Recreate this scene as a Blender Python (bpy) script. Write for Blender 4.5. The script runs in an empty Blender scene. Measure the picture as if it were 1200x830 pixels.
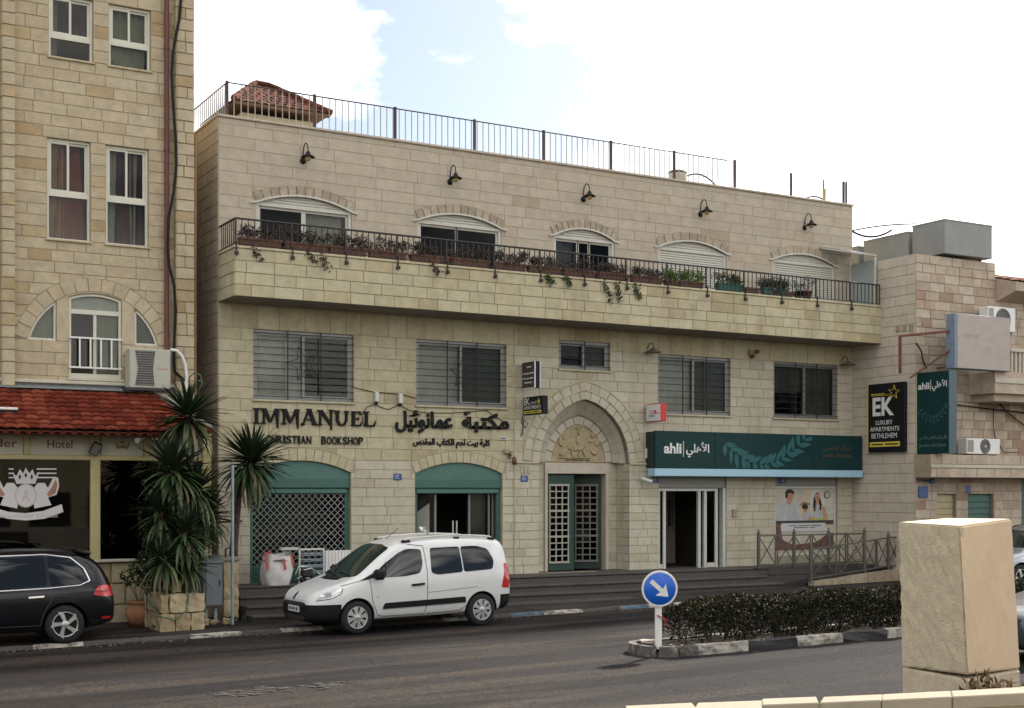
import bpy, bmesh, math, random
from mathutils import Vector, Matrix
from mathutils.geometry import tessellate_polygon
from mathutils.bvhtree import BVHTree
S = bpy.context.scene
COL = S.collection
R = math.radians
PI = math.pi

# camera
THETA = R(29.9)            # the street front runs along world X; the camera looks THETA to the right of +Y
CAMH = 2.63
FPX, CX, HY = 1580.0, 600.0, 576.0
cd = bpy.data.cameras.new('camera')
cam = bpy.data.objects.new('camera', cd)
COL.objects.link(cam)
cam.location = (0, 0, CAMH)
cam.rotation_euler = (R(90), 0, -THETA)
cd.sensor_width = 36
cd.lens = FPX / 1200 * 36
cd.shift_y = (HY - 415) / 1200
cd.clip_end = 3000
S.camera = cam

# light, sky, exposure
SUN_AZ, SUN_EL = R(62), R(38)      # azimuth from +Y towards +X: behind the buildings, to the right
sd = bpy.data.lights.new('sun', 'SUN')
sd.energy = 2.8
sd.angle = R(4)
sd.color = (1.0, 0.93, 0.83)
sun = bpy.data.objects.new('sun', sd)
COL.objects.link(sun)
sv = Vector((math.sin(SUN_AZ) * math.cos(SUN_EL), math.cos(SUN_AZ) * math.cos(SUN_EL), math.sin(SUN_EL)))
sun.rotation_euler = sv.to_track_quat('Z', 'Y').to_euler()
sun.location = (60, 60, 60)

W = bpy.data.worlds.new('World')
S.world = W
W.use_nodes = True
nt = W.node_tree
nt.nodes.clear()
def wn(t): return nt.nodes.new(t)
out = wn('ShaderNodeOutputWorld')
bg = wn('ShaderNodeBackground')
bg.inputs['Strength'].default_value = 0.055
sky = wn('ShaderNodeTexSky')
sky.sky_type = 'NISHITA'
sky.sun_disc = False
sky.sun_elevation = SUN_EL
sky.sun_rotation = SUN_AZ
sky.air_density = 1.0
sky.dust_density = 1.5
tc = wn('ShaderNodeTexCoord')
mp = wn('ShaderNodeMapping')
mp.inputs['Scale'].default_value = (1.0, 1.0, 1.9)
mp.inputs['Location'].default_value = (1.7, 0.4, 0.2)
n1 = wn('ShaderNodeTexNoise')
n1.inputs['Scale'].default_value = 3.4
n1.inputs['Detail'].default_value = 7
n1.inputs['Roughness'].default_value = 0.55
rp = wn('ShaderNodeValToRGB')
rp.color_ramp.elements[0].position = 0.45
rp.color_ramp.elements[0].color = (0.025, 0.025, 0.025, 1)
rp.color_ramp.elements[1].position = 0.62
rp.color_ramp.elements[1].color = (1, 1, 1, 1)
mx = wn('ShaderNodeMixRGB')
mx.inputs['Color2'].default_value = (26.5, 25.4, 23.8, 1)
nt.links.new(tc.outputs['Generated'], mp.inputs['Vector'])
nt.links.new(mp.outputs[0], n1.inputs['Vector'])
nt.links.new(n1.outputs['Fac'], rp.inputs[0])
nt.links.new(rp.outputs[0], mx.inputs['Fac'])
nt.links.new(sky.outputs[0], mx.inputs['Color1'])
nt.links.new(mx.outputs[0], bg.inputs['Color'])
nt.links.new(bg.outputs[0], out.inputs['Surface'])

S.view_settings.view_transform = 'Standard'
S.view_settings.look = 'None'
S.view_settings.gamma = 1
S.view_settings.exposure = 1.42
S.render.engine = 'CYCLES'
S.cycles.use_denoising = True
S.cycles.max_bounces = 6
S.cycles.transparent_max_bounces = 12

# survey helpers: a sight line met with a plane of the place
_s, _c = math.sin(THETA), math.cos(THETA)
def ray(px, py):
  a, b = (px - CX) / FPX, (HY - py) / FPX
  return (_s + a * _c, _c - a * _s, b)
def X(px, Y):
  r = ray(px, HY)
  return Y * r[0] / r[1]
def Z(px, py, Y):
  r = ray(px, py)
  return CAMH + Y * r[2] / r[1]
def atY(px, py, Y): return (X(px, Y), Y, Z(px, py, Y))
def atX(px, py, x):
  r = ray(px, py)
  t = x / r[0]
  return (x, r[1] * t, CAMH + r[2] * t)
def gz(x): return 0.012 * (max(-5, min(x, 45)) - 13.5)       # the street climbs gently to the right

# materials
MATS = {}
def mat(name, col, rough=0.6, metal=0.0, noise=0.0, nscale=6.0, bump=0.0, bscale=40.0, tone=None, spec=0.5, col2=None, emis=None, coat=0.0, stain=None):
  """Principled material. noise: brightness mottling; col2: second colour mixed by the noise; tone: strength of the per-piece 'tone' attribute"""
  if name in MATS: return MATS[name]
  m = bpy.data.materials.new(name)
  m.use_nodes = True
  n, l = m.node_tree.nodes, m.node_tree.links
  p = n['Principled BSDF']
  p.inputs['Roughness'].default_value = rough
  p.inputs['Metallic'].default_value = metal
  p.inputs['Specular IOR Level'].default_value = spec
  p.inputs['Coat Weight'].default_value = coat
  if coat: p.inputs['Coat Roughness'].default_value = 0.05
  c4 = (*col, 1)
  p.inputs['Base Color'].default_value = c4
  src = None
  geo = None
  def pos():
    nonlocal geo
    if geo is None: geo = n.new('ShaderNodeNewGeometry')
    return geo.outputs['Position']
  def noise_tex(sc, det=6, ro=0.6):
    t = n.new('ShaderNodeTexNoise')
    t.inputs['Scale'].default_value = sc
    t.inputs['Detail'].default_value = det
    t.inputs['Roughness'].default_value = ro
    l.new(pos(), t.inputs['Vector'])
    return t.outputs['Fac']
  def mixc(fac, a, b, mode='MIX'):
    x = n.new('ShaderNodeMixRGB')
    x.blend_type = mode
    if isinstance(fac, (int, float)): x.inputs[0].default_value = fac
    else: l.new(fac, x.inputs[0])
    for k, v in ((1, a), (2, b)):
      if isinstance(v, tuple): x.inputs[k].default_value = v
      else: l.new(v, x.inputs[k])
    return x.outputs[0]
  def ramp(v, e):
    r_ = n.new('ShaderNodeValToRGB')
    while len(r_.color_ramp.elements) < len(e): r_.color_ramp.elements.new(0.5)
    for q, (ps, cc) in zip(r_.color_ramp.elements, e):
      q.position = ps
      q.color = (*cc, 1) if len(cc) == 3 else cc
    l.new(v, r_.inputs[0])
    return r_.outputs[0]
  src = c4
  if col2 is not None:
    f = ramp(noise_tex(nscale), [(0.35, (0, 0, 0)), (0.65, (1, 1, 1))])
    src = mixc(f, src, (*col2, 1))
  if tone:
    at = n.new('ShaderNodeAttribute')
    at.attribute_name = 'tone'
    rr = ramp(at.outputs['Fac'], tone)
    src = rr if src == c4 else mixc(0.5, src, rr)
  if noise:
    lo, hi = 1 - noise, 1 + noise * 0.6
    f = ramp(noise_tex(nscale if col2 is None else nscale * 3.1), [(0.3, (lo, lo, lo)), (0.7, (hi, hi, hi))])
    src = mixc(1.0, src, f, 'MULTIPLY')
  if stain:
    sc, lo_, colr, amt = stain
    mpn = n.new('ShaderNodeMapping')
    mpn.inputs['Scale'].default_value = sc
    l.new(pos(), mpn.inputs['Vector'])
    t = n.new('ShaderNodeTexNoise')
    t.inputs['Scale'].default_value = 1
    t.inputs['Detail'].default_value = 5
    l.new(mpn.outputs[0], t.inputs['Vector'])
    f = ramp(t.outputs['Fac'], [(lo_, (0, 0, 0)), (lo_ + 0.16, (amt, amt, amt))])
    src = mixc(f, src, (*colr, 1))
  if not isinstance(src, tuple): l.new(src, p.inputs['Base Color'])
  if bump:
    b = n.new('ShaderNodeBump')
    b.inputs['Strength'].default_value = bump
    b.inputs['Distance'].default_value = 0.02
    l.new(noise_tex(bscale, 8, 0.65), b.inputs['Height'])
    l.new(b.outputs[0], p.inputs['Normal'])
  if emis:
    p.inputs['Emission Color'].default_value = (*emis[0], 1)
    p.inputs['Emission Strength'].default_value = emis[1]
  MATS[name] = m
  return m
def glassmat(name, tint, rough=0.02, ior=1.5, gl=1.0):
  """clear pane: sees through with a tint, reflects by Fresnel"""
  if name in MATS: return MATS[name]
  m = bpy.data.materials.new(name)
  m.use_nodes = True
  n, l = m.node_tree.nodes, m.node_tree.links
  n.remove(n['Principled BSDF'])
  o = n['Material Output']
  tr = n.new('ShaderNodeBsdfTransparent')
  tr.inputs['Color'].default_value = (*tint, 1)
  g = n.new('ShaderNodeBsdfGlossy')
  g.inputs['Roughness'].default_value = rough
  g.inputs['Color'].default_value = (gl, gl, gl, 1)
  f = n.new('ShaderNodeFresnel')
  f.inputs['IOR'].default_value = ior
  ms = n.new('ShaderNodeMixShader')
  l.new(f.outputs[0], ms.inputs[0])
  l.new(tr.outputs[0], ms.inputs[1])
  l.new(g.outputs[0], ms.inputs[2])
  l.new(ms.outputs[0], o.inputs['Surface'])
  MATS[name] = m
  return m

# object helpers
ORG = {}
def thing(name, label, cat, loc=(0, 0, 0), rz=0.0, group=None, local=False):
  o = bpy.data.objects.new(name, None)
  COL.objects.link(o)
  o.location = loc
  o.rotation_euler = (0, 0, rz)
  o.empty_display_size = 0.2
  o['label'] = label
  o['category'] = cat
  if group: o['group'] = group
  ORG[o] = Vector((0, 0, 0)) if local else Vector(loc)
  return o
def tag(o, label=None, cat=None, group=None, kind=None):
  if label: o['label'] = label
  if cat: o['category'] = cat
  if group: o['group'] = group
  if kind: o['kind'] = kind
  return o
def dup(root, loc, label=None, group=None, rz=None, scale=None):
  """copy of a thing with its parts and sub-parts"""
  def cp(o, parent):
    c = o.copy()
    COL.objects.link(c)
    if parent is not None: c.parent = parent
    for ch in list(o.children): cp(ch, c)
    return c
  r = cp(root, None)
  r.location = loc
  if rz is not None: r.rotation_euler = (0, 0, rz)
  if scale is not None: r.scale = scale
  if label: r['label'] = label
  if group: r['group'] = group
  return r
def link(name, me, parent=None, m=None):
  o = bpy.data.objects.new(name, me)
  COL.objects.link(o)
  if m is not None and not me.materials: me.materials.append(m)
  if parent is not None: o.parent = parent
  ORG[o] = ORG.get(parent, Vector((0, 0, 0)))
  return o

class MB:
  """collects geometry, then builds ONE mesh object"""
  def __init__(s):
    s.v, s.f, s.t, s.sm, s.mi = [], [], [], [], []
    s.tone = 0.5
    s.cur = 0
  def add(s, vs, fs, smooth=False):
    b = len(s.v)
    s.v += [tuple(p) for p in vs]
    for f in fs:
      s.f.append([b + i for i in f])
      s.t.append(s.tone)
      s.sm.append(smooth)
      s.mi.append(s.cur)
    return s
  def box(s, x0, x1, y0, y1, z0, z1):
    if x0 > x1: x0, x1 = x1, x0
    if y0 > y1: y0, y1 = y1, y0
    if z0 > z1: z0, z1 = z1, z0
    v = [(x, y, z) for z in (z0, z1) for y in (y0, y1) for x in (x0, x1)]
    return s.add(v, [(0, 2, 3, 1), (4, 5, 7, 6), (0, 1, 5, 4), (2, 6, 7, 3), (0, 4, 6, 2), (1, 3, 7, 5)])
  def bbox(s, x0, x1, y0, y1, z0, z1, b=0.01, M=None):
    """box with bevelled edges"""
    if x0 > x1: x0, x1 = x1, x0
    if y0 > y1: y0, y1 = y1, y0
    if z0 > z1: z0, z1 = z1, z0
    bm = bmesh.new()
    bmesh.ops.create_cube(bm, size=1)
    for v in bm.verts:
      v.co = Vector(((x0 + x1) / 2 + v.co.x * (x1 - x0), (y0 + y1) / 2 + v.co.y * (y1 - y0), (z0 + z1) / 2 + v.co.z * (z1 - z0)))
    b = min(b, 0.45 * min(x1 - x0, y1 - y0, z1 - z0))
    bmesh.ops.bevel(bm, geom=bm.edges[:], offset=b, segments=1, affect='EDGES', profile=0.5)
    if M is not None: bm.transform(M)
    s.frombm(bm)
    return s
  def frombm(s, bm, smooth=False):
    bm.verts.index_update()
    s.add([v.co[:] for v in bm.verts], [[v.index for v in f.verts] for f in bm.faces], smooth)
    bm.free()
    return s
  def beam(s, p, q, w, h=None, up=(0, 0, 1)):
    """rectangular bar from p to q"""
    h = h or w
    p, q = Vector(p), Vector(q)
    d = (q - p)
    if d.length < 1e-6: return s
    d.normalize()
    u = Vector(up)
    if abs(d.dot(u)) > 0.98: u = Vector((1, 0, 0))
    a = d.cross(u).normalized() * (w / 2)
    b = a.cross(d).normalized() * (h / 2)
    v = [p - a - b, p + a - b, p + a + b, p - a + b, q - a - b, q + a - b, q + a + b, q - a + b]
    return s.add(v, [(0, 1, 2, 3), (7, 6, 5, 4), (0, 4, 5, 1), (1, 5, 6, 2), (2, 6, 7, 3), (3, 7, 4, 0)])
  def tube(s, pts, r, n=8, caps=True):
    pts = [Vector(p) for p in pts]
    rs = r if isinstance(r, (list, tuple)) else [r] * len(pts)
    rings = []
    prev = None
    for i, p in enumerate(pts):
      d = (pts[min(i + 1, len(pts) - 1)] - pts[max(i - 1, 0)]).normalized()
      if prev is None:
        u = Vector((0, 0, 1)) if abs(d.z) < 0.9 else Vector((1, 0, 0))
        a = d.cross(u).normalized()
      else:
        a = (prev - d * prev.dot(d)).normalized()
      prev = a
      b = d.cross(a)
      rings.append([p + (a * math.cos(2 * PI * k / n) + b * math.sin(2 * PI * k / n)) * rs[i] for k in range(n)])
    v = [q for rg in rings for q in rg]
    f = []
    for i in range(len(pts) - 1):
      for k in range(n):
        f.append((i * n + k, i * n + (k + 1) % n, (i + 1) * n + (k + 1) % n, (i + 1) * n + k))
    s.add(v, f, True)
    if caps: s.add(rings[0], [list(range(n))[::-1]]); s.add(rings[-1], [list(range(n))])
    return s
  def prism(s, poly, fr, d0, d1, inset=0.0):
    """polygon (u, v) extruded between depths d0 and d1 in frame fr(u, v, d); the d1 face is inset for a bevel"""
    n = len(poly)
    ar = sum(poly[i][0] * poly[(i + 1) % n][1] - poly[(i + 1) % n][0] * poly[i][1] for i in range(n))
    if ar < 0: poly = poly[::-1]
    top = inset_poly(poly, inset) if inset else poly
    v = [fr(u, w, d0) for u, w in poly] + [fr(u, w, d1) for u, w in top]
    f = [[n + i for i in range(n)]] + [(i, (i + 1) % n, n + (i + 1) % n, n + i) for i in range(n)]
    f.append(list(range(n))[::-1])
    return s.add(v, f)
  def lathe(s, prof, c, n=16, axis='Z'):
    v, f = [], []
    for (r, z) in prof:
      for k in range(n):
        t = 2 * PI * k / n
        if axis == 'Z': v.append((c[0] + r * math.cos(t), c[1] + r * math.sin(t), c[2] + z))
        elif axis == 'Y': v.append((c[0] + r * math.cos(t), c[1] + z, c[2] + r * math.sin(t)))
        else: v.append((c[0] + z, c[1] + r * math.cos(t), c[2] + r * math.sin(t)))
    for i in range(len(prof) - 1):
      for k in range(n):
        f.append((i * n + k, i * n + (k + 1) % n, (i + 1) * n + (k + 1) % n, (i + 1) * n + k))
    return s.add(v, f, True)
  def build(s, name, m, parent=None, kind=None, fixn=True):
    o0 = ORG.get(parent, Vector((0, 0, 0)))
    me = bpy.data.meshes.new(name)
    me.from_pydata([(v[0] - o0.x, v[1] - o0.y, v[2] - o0.z) for v in s.v], [], s.f)
    if isinstance(m, (list, tuple)):
      for q in m: me.materials.append(q)
      me.polygons.foreach_set('material_index', s.mi)
    else: me.materials.append(m)
    me.polygons.foreach_set('use_smooth', s.sm)
    a = me.attributes.new('tone', 'FLOAT', 'FACE')
    a.data.foreach_set('value', s.t)
    if fixn:
      bm = bmesh.new()
      bm.from_mesh(me)
      bmesh.ops.recalc_face_normals(bm, faces=bm.faces[:])
      bm.to_mesh(me)
      bm.free()
    me.update()
    o = link(name, me, parent)
    if kind: o['kind'] = kind
    return o

def inset_poly(p, d):
  n = len(p)
  r = []
  for i in range(n):
    a, b, c = Vector(p[i - 1]), Vector(p[i]), Vector(p[(i + 1) % n])
    e1, e2 = (b - a), (c - b)
    if e1.length < 1e-6 or e2.length < 1e-6:
      r.append((b.x, b.y)); continue
    e1.normalize(); e2.normalize()
    n1, n2 = Vector((-e1.y, e1.x)), Vector((-e2.y, e2.x))
    m = n1 + n2
    if m.length < 1e-4: m = n1
    m.normalize()
    k = d / max(0.5, m.dot(n1))
    q = b + m * k
    r.append((q.x, q.y))
  return r

def frameY(Y0):                    # wall facing the street (-Y)
  return lambda u, v, d: (u, Y0 - d, v)
def frameX(X0):                    # wall facing -X; u runs along Y
  return lambda u, v, d: (X0 - d, u, v)

# arches
def seg_arch(a, b, zs, zc, n=12):
  """points of a segmental arch from a to b"""
  h, w = zc - zs, (b - a) / 2
  r = (w * w + h * h) / (2 * h)
  cx, cz = (a + b) / 2, zc - r
  t0 = math.asin(min(1, w / r))
  if h > w: t0 = PI - t0
  return [(cx + r * math.sin(-t0 + 2 * t0 * i / n), cz + r * math.cos(-t0 + 2 * t0 * i / n)) for i in range(n + 1)]
def pointed_arch(a, b, zs, zc, n=14):
  w, h = (b - a) / 2, zc - zs
  r = (w * w + h * h) / (2 * w)          # centres on the springing line
  cx = (a + b) / 2
  pts = []
  tmax = math.atan2(h, r - w) if r > w else PI / 2
  for i in range(n // 2 + 1):
    t = tmax * i / (n // 2)
    pts.append((a + r - r * math.cos(t), zs + r * math.sin(t)))
  return pts + [(2 * cx - x, z) for x, z in pts[-2::-1]]
def interp(pts, u):
  if u <= pts[0][0]: return pts[0][1]
  for (x0, z0), (x1, z1) in zip(pts, pts[1:]):
    if u <= x1: return z0 + (z1 - z0) * (u - x0) / max(1e-9, x1 - x0)
  return pts[-1][1]

# stonework
class Stones:
  """all stones of one building; the largest in view become parts of their own, the rest one 'stuff' part"""
  def __init__(s): s.l = []
  def put(s, poly, fr, d1, tone, m, inset=0.006, d0=-0.01):
    n = len(poly)
    ar = abs(sum(poly[i][0] * poly[(i + 1) % n][1] - poly[(i + 1) % n][0] * poly[i][1] for i in range(n))) / 2
    if ar < 0.002: return
    cu, cv = sum(p[0] for p in poly) / n, sum(p[1] for p in poly) / n
    c = Vector(fr(cu, cv, 0))
    nrm = (Vector(fr(cu, cv, 1)) - c)
    d = Vector((0, 0, CAMH)) - c
    z = c.x * _s + c.y * _c
    a = (c.x * _c - c.y * _s) / max(z, .1) * FPX + CX
    vis = ar * max(0, nrm.dot(d.normalized())) / max(1, d.length) ** 2
    if a < -10 or a > 1215: vis *= 0.01
    s.l.append((vis, poly, fr, d0, d1, inset, tone, m))
  def build(s, parent, name='stone', limit=300):
    s.l.sort(key=lambda q: -q[0])
    for q in s.l[:limit]:
      b = MB(); b.tone = q[6]
      b.prism(q[1], q[2], q[3], q[4], q[5])
      b.build(name, q[7], parent, fixn=False)
    rest = {}
    for q in s.l[limit:]:
      b = rest.setdefault(q[7].name, (MB(), q[7]))[0]
      b.tone = q[6]
      b.prism(q[1], q[2], q[3], q[4], q[5])
    for k, (b, m) in rest.items(): b.build('small_stones', m, parent, kind='stuff', fixn=False)

def courses(st, fr, u0, u1, zs, ops, m, lmin=0.4, lmax=0.75, seed=1, joint=0.009, proud=0.010, jit=0.003, tone=(0.25, 0.75), odd=0.07):
  """lays stones course by course between the levels zs, round the openings ops = [(a, b, zbottom, e)] with e(u) the top edge"""
  rnd = random.Random(seed)
  g = joint / 2
  for za, zb in zip(zs, zs[1:]):
    hard = [u0, u1]
    for (a, b, zl, e) in ops:
      zt = max(e(a + (b - a) * k / 8) for k in range(9))
      if zl < zb - 0.01 and zt > za + 0.01:
        for q in (a, b):
          if u0 < q < u1: hard.append(q)
    js = list(hard)
    u = u0 + rnd.uniform(0.15, lmax)
    while u < u1 - 0.15:
      if all(abs(u - q) > lmin * 0.45 for q in hard): js.append(u)
      u += rnd.uniform(lmin, lmax)
    js = sorted(set(js))
    for ua, ub in zip(js, js[1:]):
      if ub - ua < 0.03: continue
      mid = (ua + ub) / 2
      cur = [([ua + g, ub - g], [za + g] * 2, [zb - g] * 2)]
      for (a, b, zl, e) in ops:
        if not (a < mid < b): continue
        nx = []
        for us, bo, to in cur:
          if min(to) <= zl + 0.001: nx.append((us, bo, to)); continue
          if min(bo) < zl - 0.03: nx.append((us, bo, [min(t, zl - g) for t in to]))
          uu = us if len(us) > 2 else [us[0] + (us[-1] - us[0]) * k / 6 for k in range(7)]
          b2 = [max(bo[0], e(q) + g) for q in uu]
          ok = [k for k in range(len(uu)) if b2[k] < to[0] - 0.015]
          if not ok: continue
          k0, k1 = max(ok[0] - 1, 0), min(ok[-1] + 1, len(uu) - 1)
          if ok[-1] - ok[0] + 1 != len(ok):   # split by the crown
            mid_gap = [k for k in range(len(uu)) if k not in ok and ok[0] < k < ok[-1]]
            parts = [(0, mid_gap[0]), (mid_gap[-1], len(uu) - 1)]
          else: parts = [(k0, k1)]
          for p0, p1 in parts:
            if p1 > p0: nx.append((uu[p0:p1 + 1], [min(q, to[0] - 0.004) for q in b2[p0:p1 + 1]], [to[0]] * (p1 - p0 + 1)))
        cur = nx
      for us, bo, to in cur:
        if max(t - b_ for t, b_ in zip(to, bo)) < 0.025: continue
        if all(abs(b_ - bo[0]) < 1e-4 for b_ in bo) and all(abs(t - to[0]) < 1e-4 for t in to):
          poly = [(us[0], bo[0]), (us[-1], bo[0]), (us[-1], to[0]), (us[0], to[0])]
        else:
          poly = [(q, w) for q, w in zip(us, bo)] + [(us[-1], to[-1]), (us[0], to[0])]
        t = rnd.uniform(*tone) if rnd.random() > odd else rnd.choice((0.02, 0.97))
        st.put(poly, fr, proud + rnd.uniform(-jit, jit), t, m)
def ring(st, fr, intr, th, n, m, proud=0.02, seed=3, tone=(0.35, 0.7), joint=0.01, inset=0.006, d0=-0.01):
  """voussoirs along the intrados points; returns the extrados points"""
  rnd = random.Random(seed)
  L = [0]
  for p, q in zip(intr, intr[1:]): L.append(L[-1] + math.dist(p, q))
  def at(s_):
    for k in range(len(intr) - 1):
      if s_ <= L[k + 1] + 1e-9:
        f = (s_ - L[k]) / max(1e-9, L[k + 1] - L[k])
        p, q = Vector(intr[k]), Vector(intr[k + 1])
        d = (q - p).normalized()
        return p.lerp(q, f), Vector((-d.y, d.x))
    p, q = Vector(intr[-2]), Vector(intr[-1]); d = (q - p).normalized()
    return q, Vector((-d.y, d.x))
  def smooth_at(s_):
    p, _ = at(s_)
    h = L[-1] * 0.02
    q0, _ = at(max(0, s_ - h)); q1, _ = at(min(L[-1], s_ + h))
    d = (q1 - q0).normalized()
    return p, Vector((-d.y, d.x))
  ext = []
  for k in range(41):
    p, nn = smooth_at(L[-1] * k / 40)
    q = p + nn * th
    ext.append((q.x, q.y))
  if th > 0 and st is not None:
    for k in range(n):
      s0, s1 = L[-1] * k / n + joint / 2, L[-1] * (k + 1) / n - joint / 2
      inner, outer = [], []
      for j in range(4):
        p, nn = smooth_at(s0 + (s1 - s0) * j / 3)
        inner.append((p.x, p.y)); outer.append(((p + nn * th).x, (p + nn * th).y))
      st.put(inner + outer[::-1], fr, proud + rnd.uniform(-0.003, 0.003), rnd.uniform(*tone), m, inset, d0)
  ext = sorted(ext)
  return ext

def backing(b, fr, u0, u1, z0, z1, holes, depth):
  """wall face with holes (each a polygon) and reveals running `depth` inwards; holes must lie inside"""
  outer = [(u0, z0), (u1, z0), (u1, z1), (u0, z1)]
  loops = [outer] + holes
  tri = tessellate_polygon([[Vector((p[0], p[1], 0)) for p in lp] for lp in loops])
  flat = [p for lp in loops for p in lp]
  b.add([fr(p[0], p[1], 0) for p in flat], [list(t) for t in tri])
  for h in holes:
    n = len(h)
    b.add([fr(p[0], p[1], 0) for p in h] + [fr(p[0], p[1], -depth) for p in h], [(i, (i + 1) % n, n + (i + 1) % n, n + i) for i in range(n)])

# lettering
AR = {'ا': 'FE8D FE8E', 'أ': 'FE83 FE84', 'ة': 'FE93 FE94', 'د': 'FEA9 FEAA', 'ر': 'FEAD FEAE', 'و': 'FEED FEEE',
      'ب': 'FE8F FE90 FE91 FE92', 'ت': 'FE95 FE96 FE97 FE98', 'ح': 'FEA1 FEA2 FEA3 FEA4', 'س': 'FEB1 FEB2 FEB3 FEB4',
      'ع': 'FEC9 FECA FECB FECC', 'ق': 'FED5 FED6 FED7 FED8', 'ك': 'FED9 FEDA FEDB FEDC', 'ل': 'FEDD FEDE FEDF FEE0',
      'م': 'FEE1 FEE2 FEE3 FEE4', 'ن': 'FEE5 FEE6 FEE7 FEE8', 'ه': 'FEE9 FEEA FEEB FEEC', 'ي': 'FEF1 FEF2 FEF3 FEF4', 'ئ': 'FE89 FE8A FE8B FE8C'}
def arabic(w):
  """joins the letters of one word and sets it right to left"""
  w = w.replace('لأ', '\ue000').replace('لا', '\ue001')
  o = ''
  for i, ch in enumerate(w):
    f = {'\ue000': 'FEF7 FEF8', '\ue001': 'FEFB FEFC'}.get(ch) or AR[ch]
    f = f.split()
    prev = i > 0 and len((AR.get(w[i - 1]) or '').split()) == 4
    nxt = i < len(w) - 1 and len(f) == 4
    o += chr(int(f[(3 if nxt else 1) if prev else (2 if nxt else 0)], 16))
  return o[::-1]
def sent(s): return ' '.join(arabic(w) for w in s.split()[::-1])
def text(name, body, m, parent, fr, u0, u1, v0, v1, d, th=0.006, bold=0.0, keep=False, tone=0.5):
  """flat lettering fitted into the rectangle u0..u1, v0..v1 of a frame, standing th proud of depth d"""
  c = bpy.data.curves.new(name, 'FONT')
  c.body = body
  c.offset = bold
  c.resolution_u = 3
  c.fill_mode = 'FRONT' if th <= 0 else 'BOTH'
  o = bpy.data.objects.new(name, c)
  COL.objects.link(o)
  dg = bpy.context.evaluated_depsgraph_get()
  me = bpy.data.meshes.new_from_object(o.evaluated_get(dg))
  bpy.data.objects.remove(o)
  xs, ys = [v.co.x for v in me.vertices], [v.co.y for v in me.vertices]
  x0, x1, y0, y1 = min(xs), max(xs), min(ys), max(ys)
  su, sv_ = (u1 - u0) / (x1 - x0), (v1 - v0) / (y1 - y0)
  if keep: su = math.copysign(min(abs(su), sv_), su)
  b = MB(); b.tone = tone
  n = len(me.vertices)
  fl = [list(p.vertices) for p in me.polygons]
  P = [(u0 + (v.co.x - x0) * su, v0 + (v.co.y - y0) * sv_) for v in me.vertices]
  if th <= 0: b.add([fr(u, v, d) for u, v in P], fl)
  else:
    ec = {}
    for f in fl:
      for i in range(len(f)):
        e = (f[i], f[(i + 1) % len(f)])
        ec[e] = ec.get(e, 0) + 1
    side = [e for e in ec if (e[1], e[0]) not in ec]
    b.add([fr(u, v, d) for u, v in P] + [fr(u, v, d + th) for u, v in P], [[n + i for i in f] for f in fl] + [(a, q, n + q, n + a) for a, q in side])
  bpy.data.meshes.remove(me)
  return b.build(name, m, parent, fixn=False)
# ================================================================== MATERIALS OF THE PLACE
WARM = [(0.0, (0.385, 0.325, 0.195)), (0.15, (0.435, 0.38, 0.245)), (0.5, (0.46, 0.41, 0.27)), (0.85, (0.485, 0.44, 0.30)), (1.0, (0.44, 0.365, 0.22))]
GREY = [(0.0, (0.35, 0.285, 0.21)), (0.15, (0.395, 0.33, 0.252)), (0.5, (0.425, 0.36, 0.278)), (0.85, (0.45, 0.385, 0.298)), (1.0, (0.43, 0.35, 0.25))]
TANS = [(0.0, (0.35, 0.255, 0.135)), (0.15, (0.40, 0.32, 0.205)), (0.5, (0.435, 0.36, 0.235)), (0.85, (0.465, 0.39, 0.265)), (1.0, (0.39, 0.29, 0.155))]
PINK = [(0.0, (0.32, 0.21, 0.15)), (0.15, (0.40, 0.31, 0.23)), (0.5, (0.45, 0.36, 0.275)), (0.85, (0.49, 0.41, 0.32)), (1.0, (0.40, 0.28, 0.19))]
M_low = mat('limestone_cream', WARM[2][1], 0.85, noise=0.16, nscale=5, bump=0.5, bscale=22, tone=WARM, stain=((1.1, 1.1, 0.2), 0.54, (0.25, 0.19, 0.10), 0.5))
M_pale = mat('limestone_pale', (.5, .45, .35), .85, noise=.13, nscale=5, bump=.3, bscale=28, tone=[(0, (.41, .37, .27)), (.5, (.475, .435, .33)), (1, (.52, .48, .375))], stain=((1.1, 1.1, .22), .55, (.29, .23, .13), .5))
M_par = mat('limestone_parapet', WARM[2][1], 0.85, noise=0.16, nscale=5, bump=0.3, bscale=28, tone=[(a, (b[0] * 0.98, b[1] * 0.97, b[2] * 0.95)) for a, b in WARM], stain=((1.3, 1.3, 0.5), 0.55, (0.24, 0.18, 0.10), 0.45))
M_up = mat('limestone_grey', GREY[2][1], 0.85, noise=0.13, nscale=4, bump=0.3, bscale=28, tone=GREY, stain=((0.7, 0.7, 0.18), 0.58, (0.24, 0.19, 0.14), 0.35))
M_hot = mat('limestone_tan', TANS[2][1], 0.85, noise=0.16, nscale=5, bump=0.6, bscale=22, tone=TANS, stain=((1.2, 1.2, 1.2), 0.6, (0.26, 0.16, 0.07), 0.4))
M_pink = mat('limestone_pink', PINK[2][1], 0.85, noise=0.2, nscale=4, bump=0.5, bscale=24, tone=PINK, stain=((0.8, 0.8, 0.3), 0.54, (0.20, 0.13, 0.08), 0.4))
M_white_stone = mat('limestone_white', (0.52, 0.475, 0.375), 0.8, noise=0.1, nscale=5, bump=0.2, tone=[(0, (0.44, 0.39, 0.30)), (1, (0.56, 0.51, 0.41))])
M_old = mat('limestone_weathered', (0.36, 0.29, 0.20), 0.9, noise=0.25, nscale=7, bump=0.9, bscale=18, tone=[(0, (0.25, 0.185, 0.115)), (1, (0.42, 0.35, 0.25))])
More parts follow.
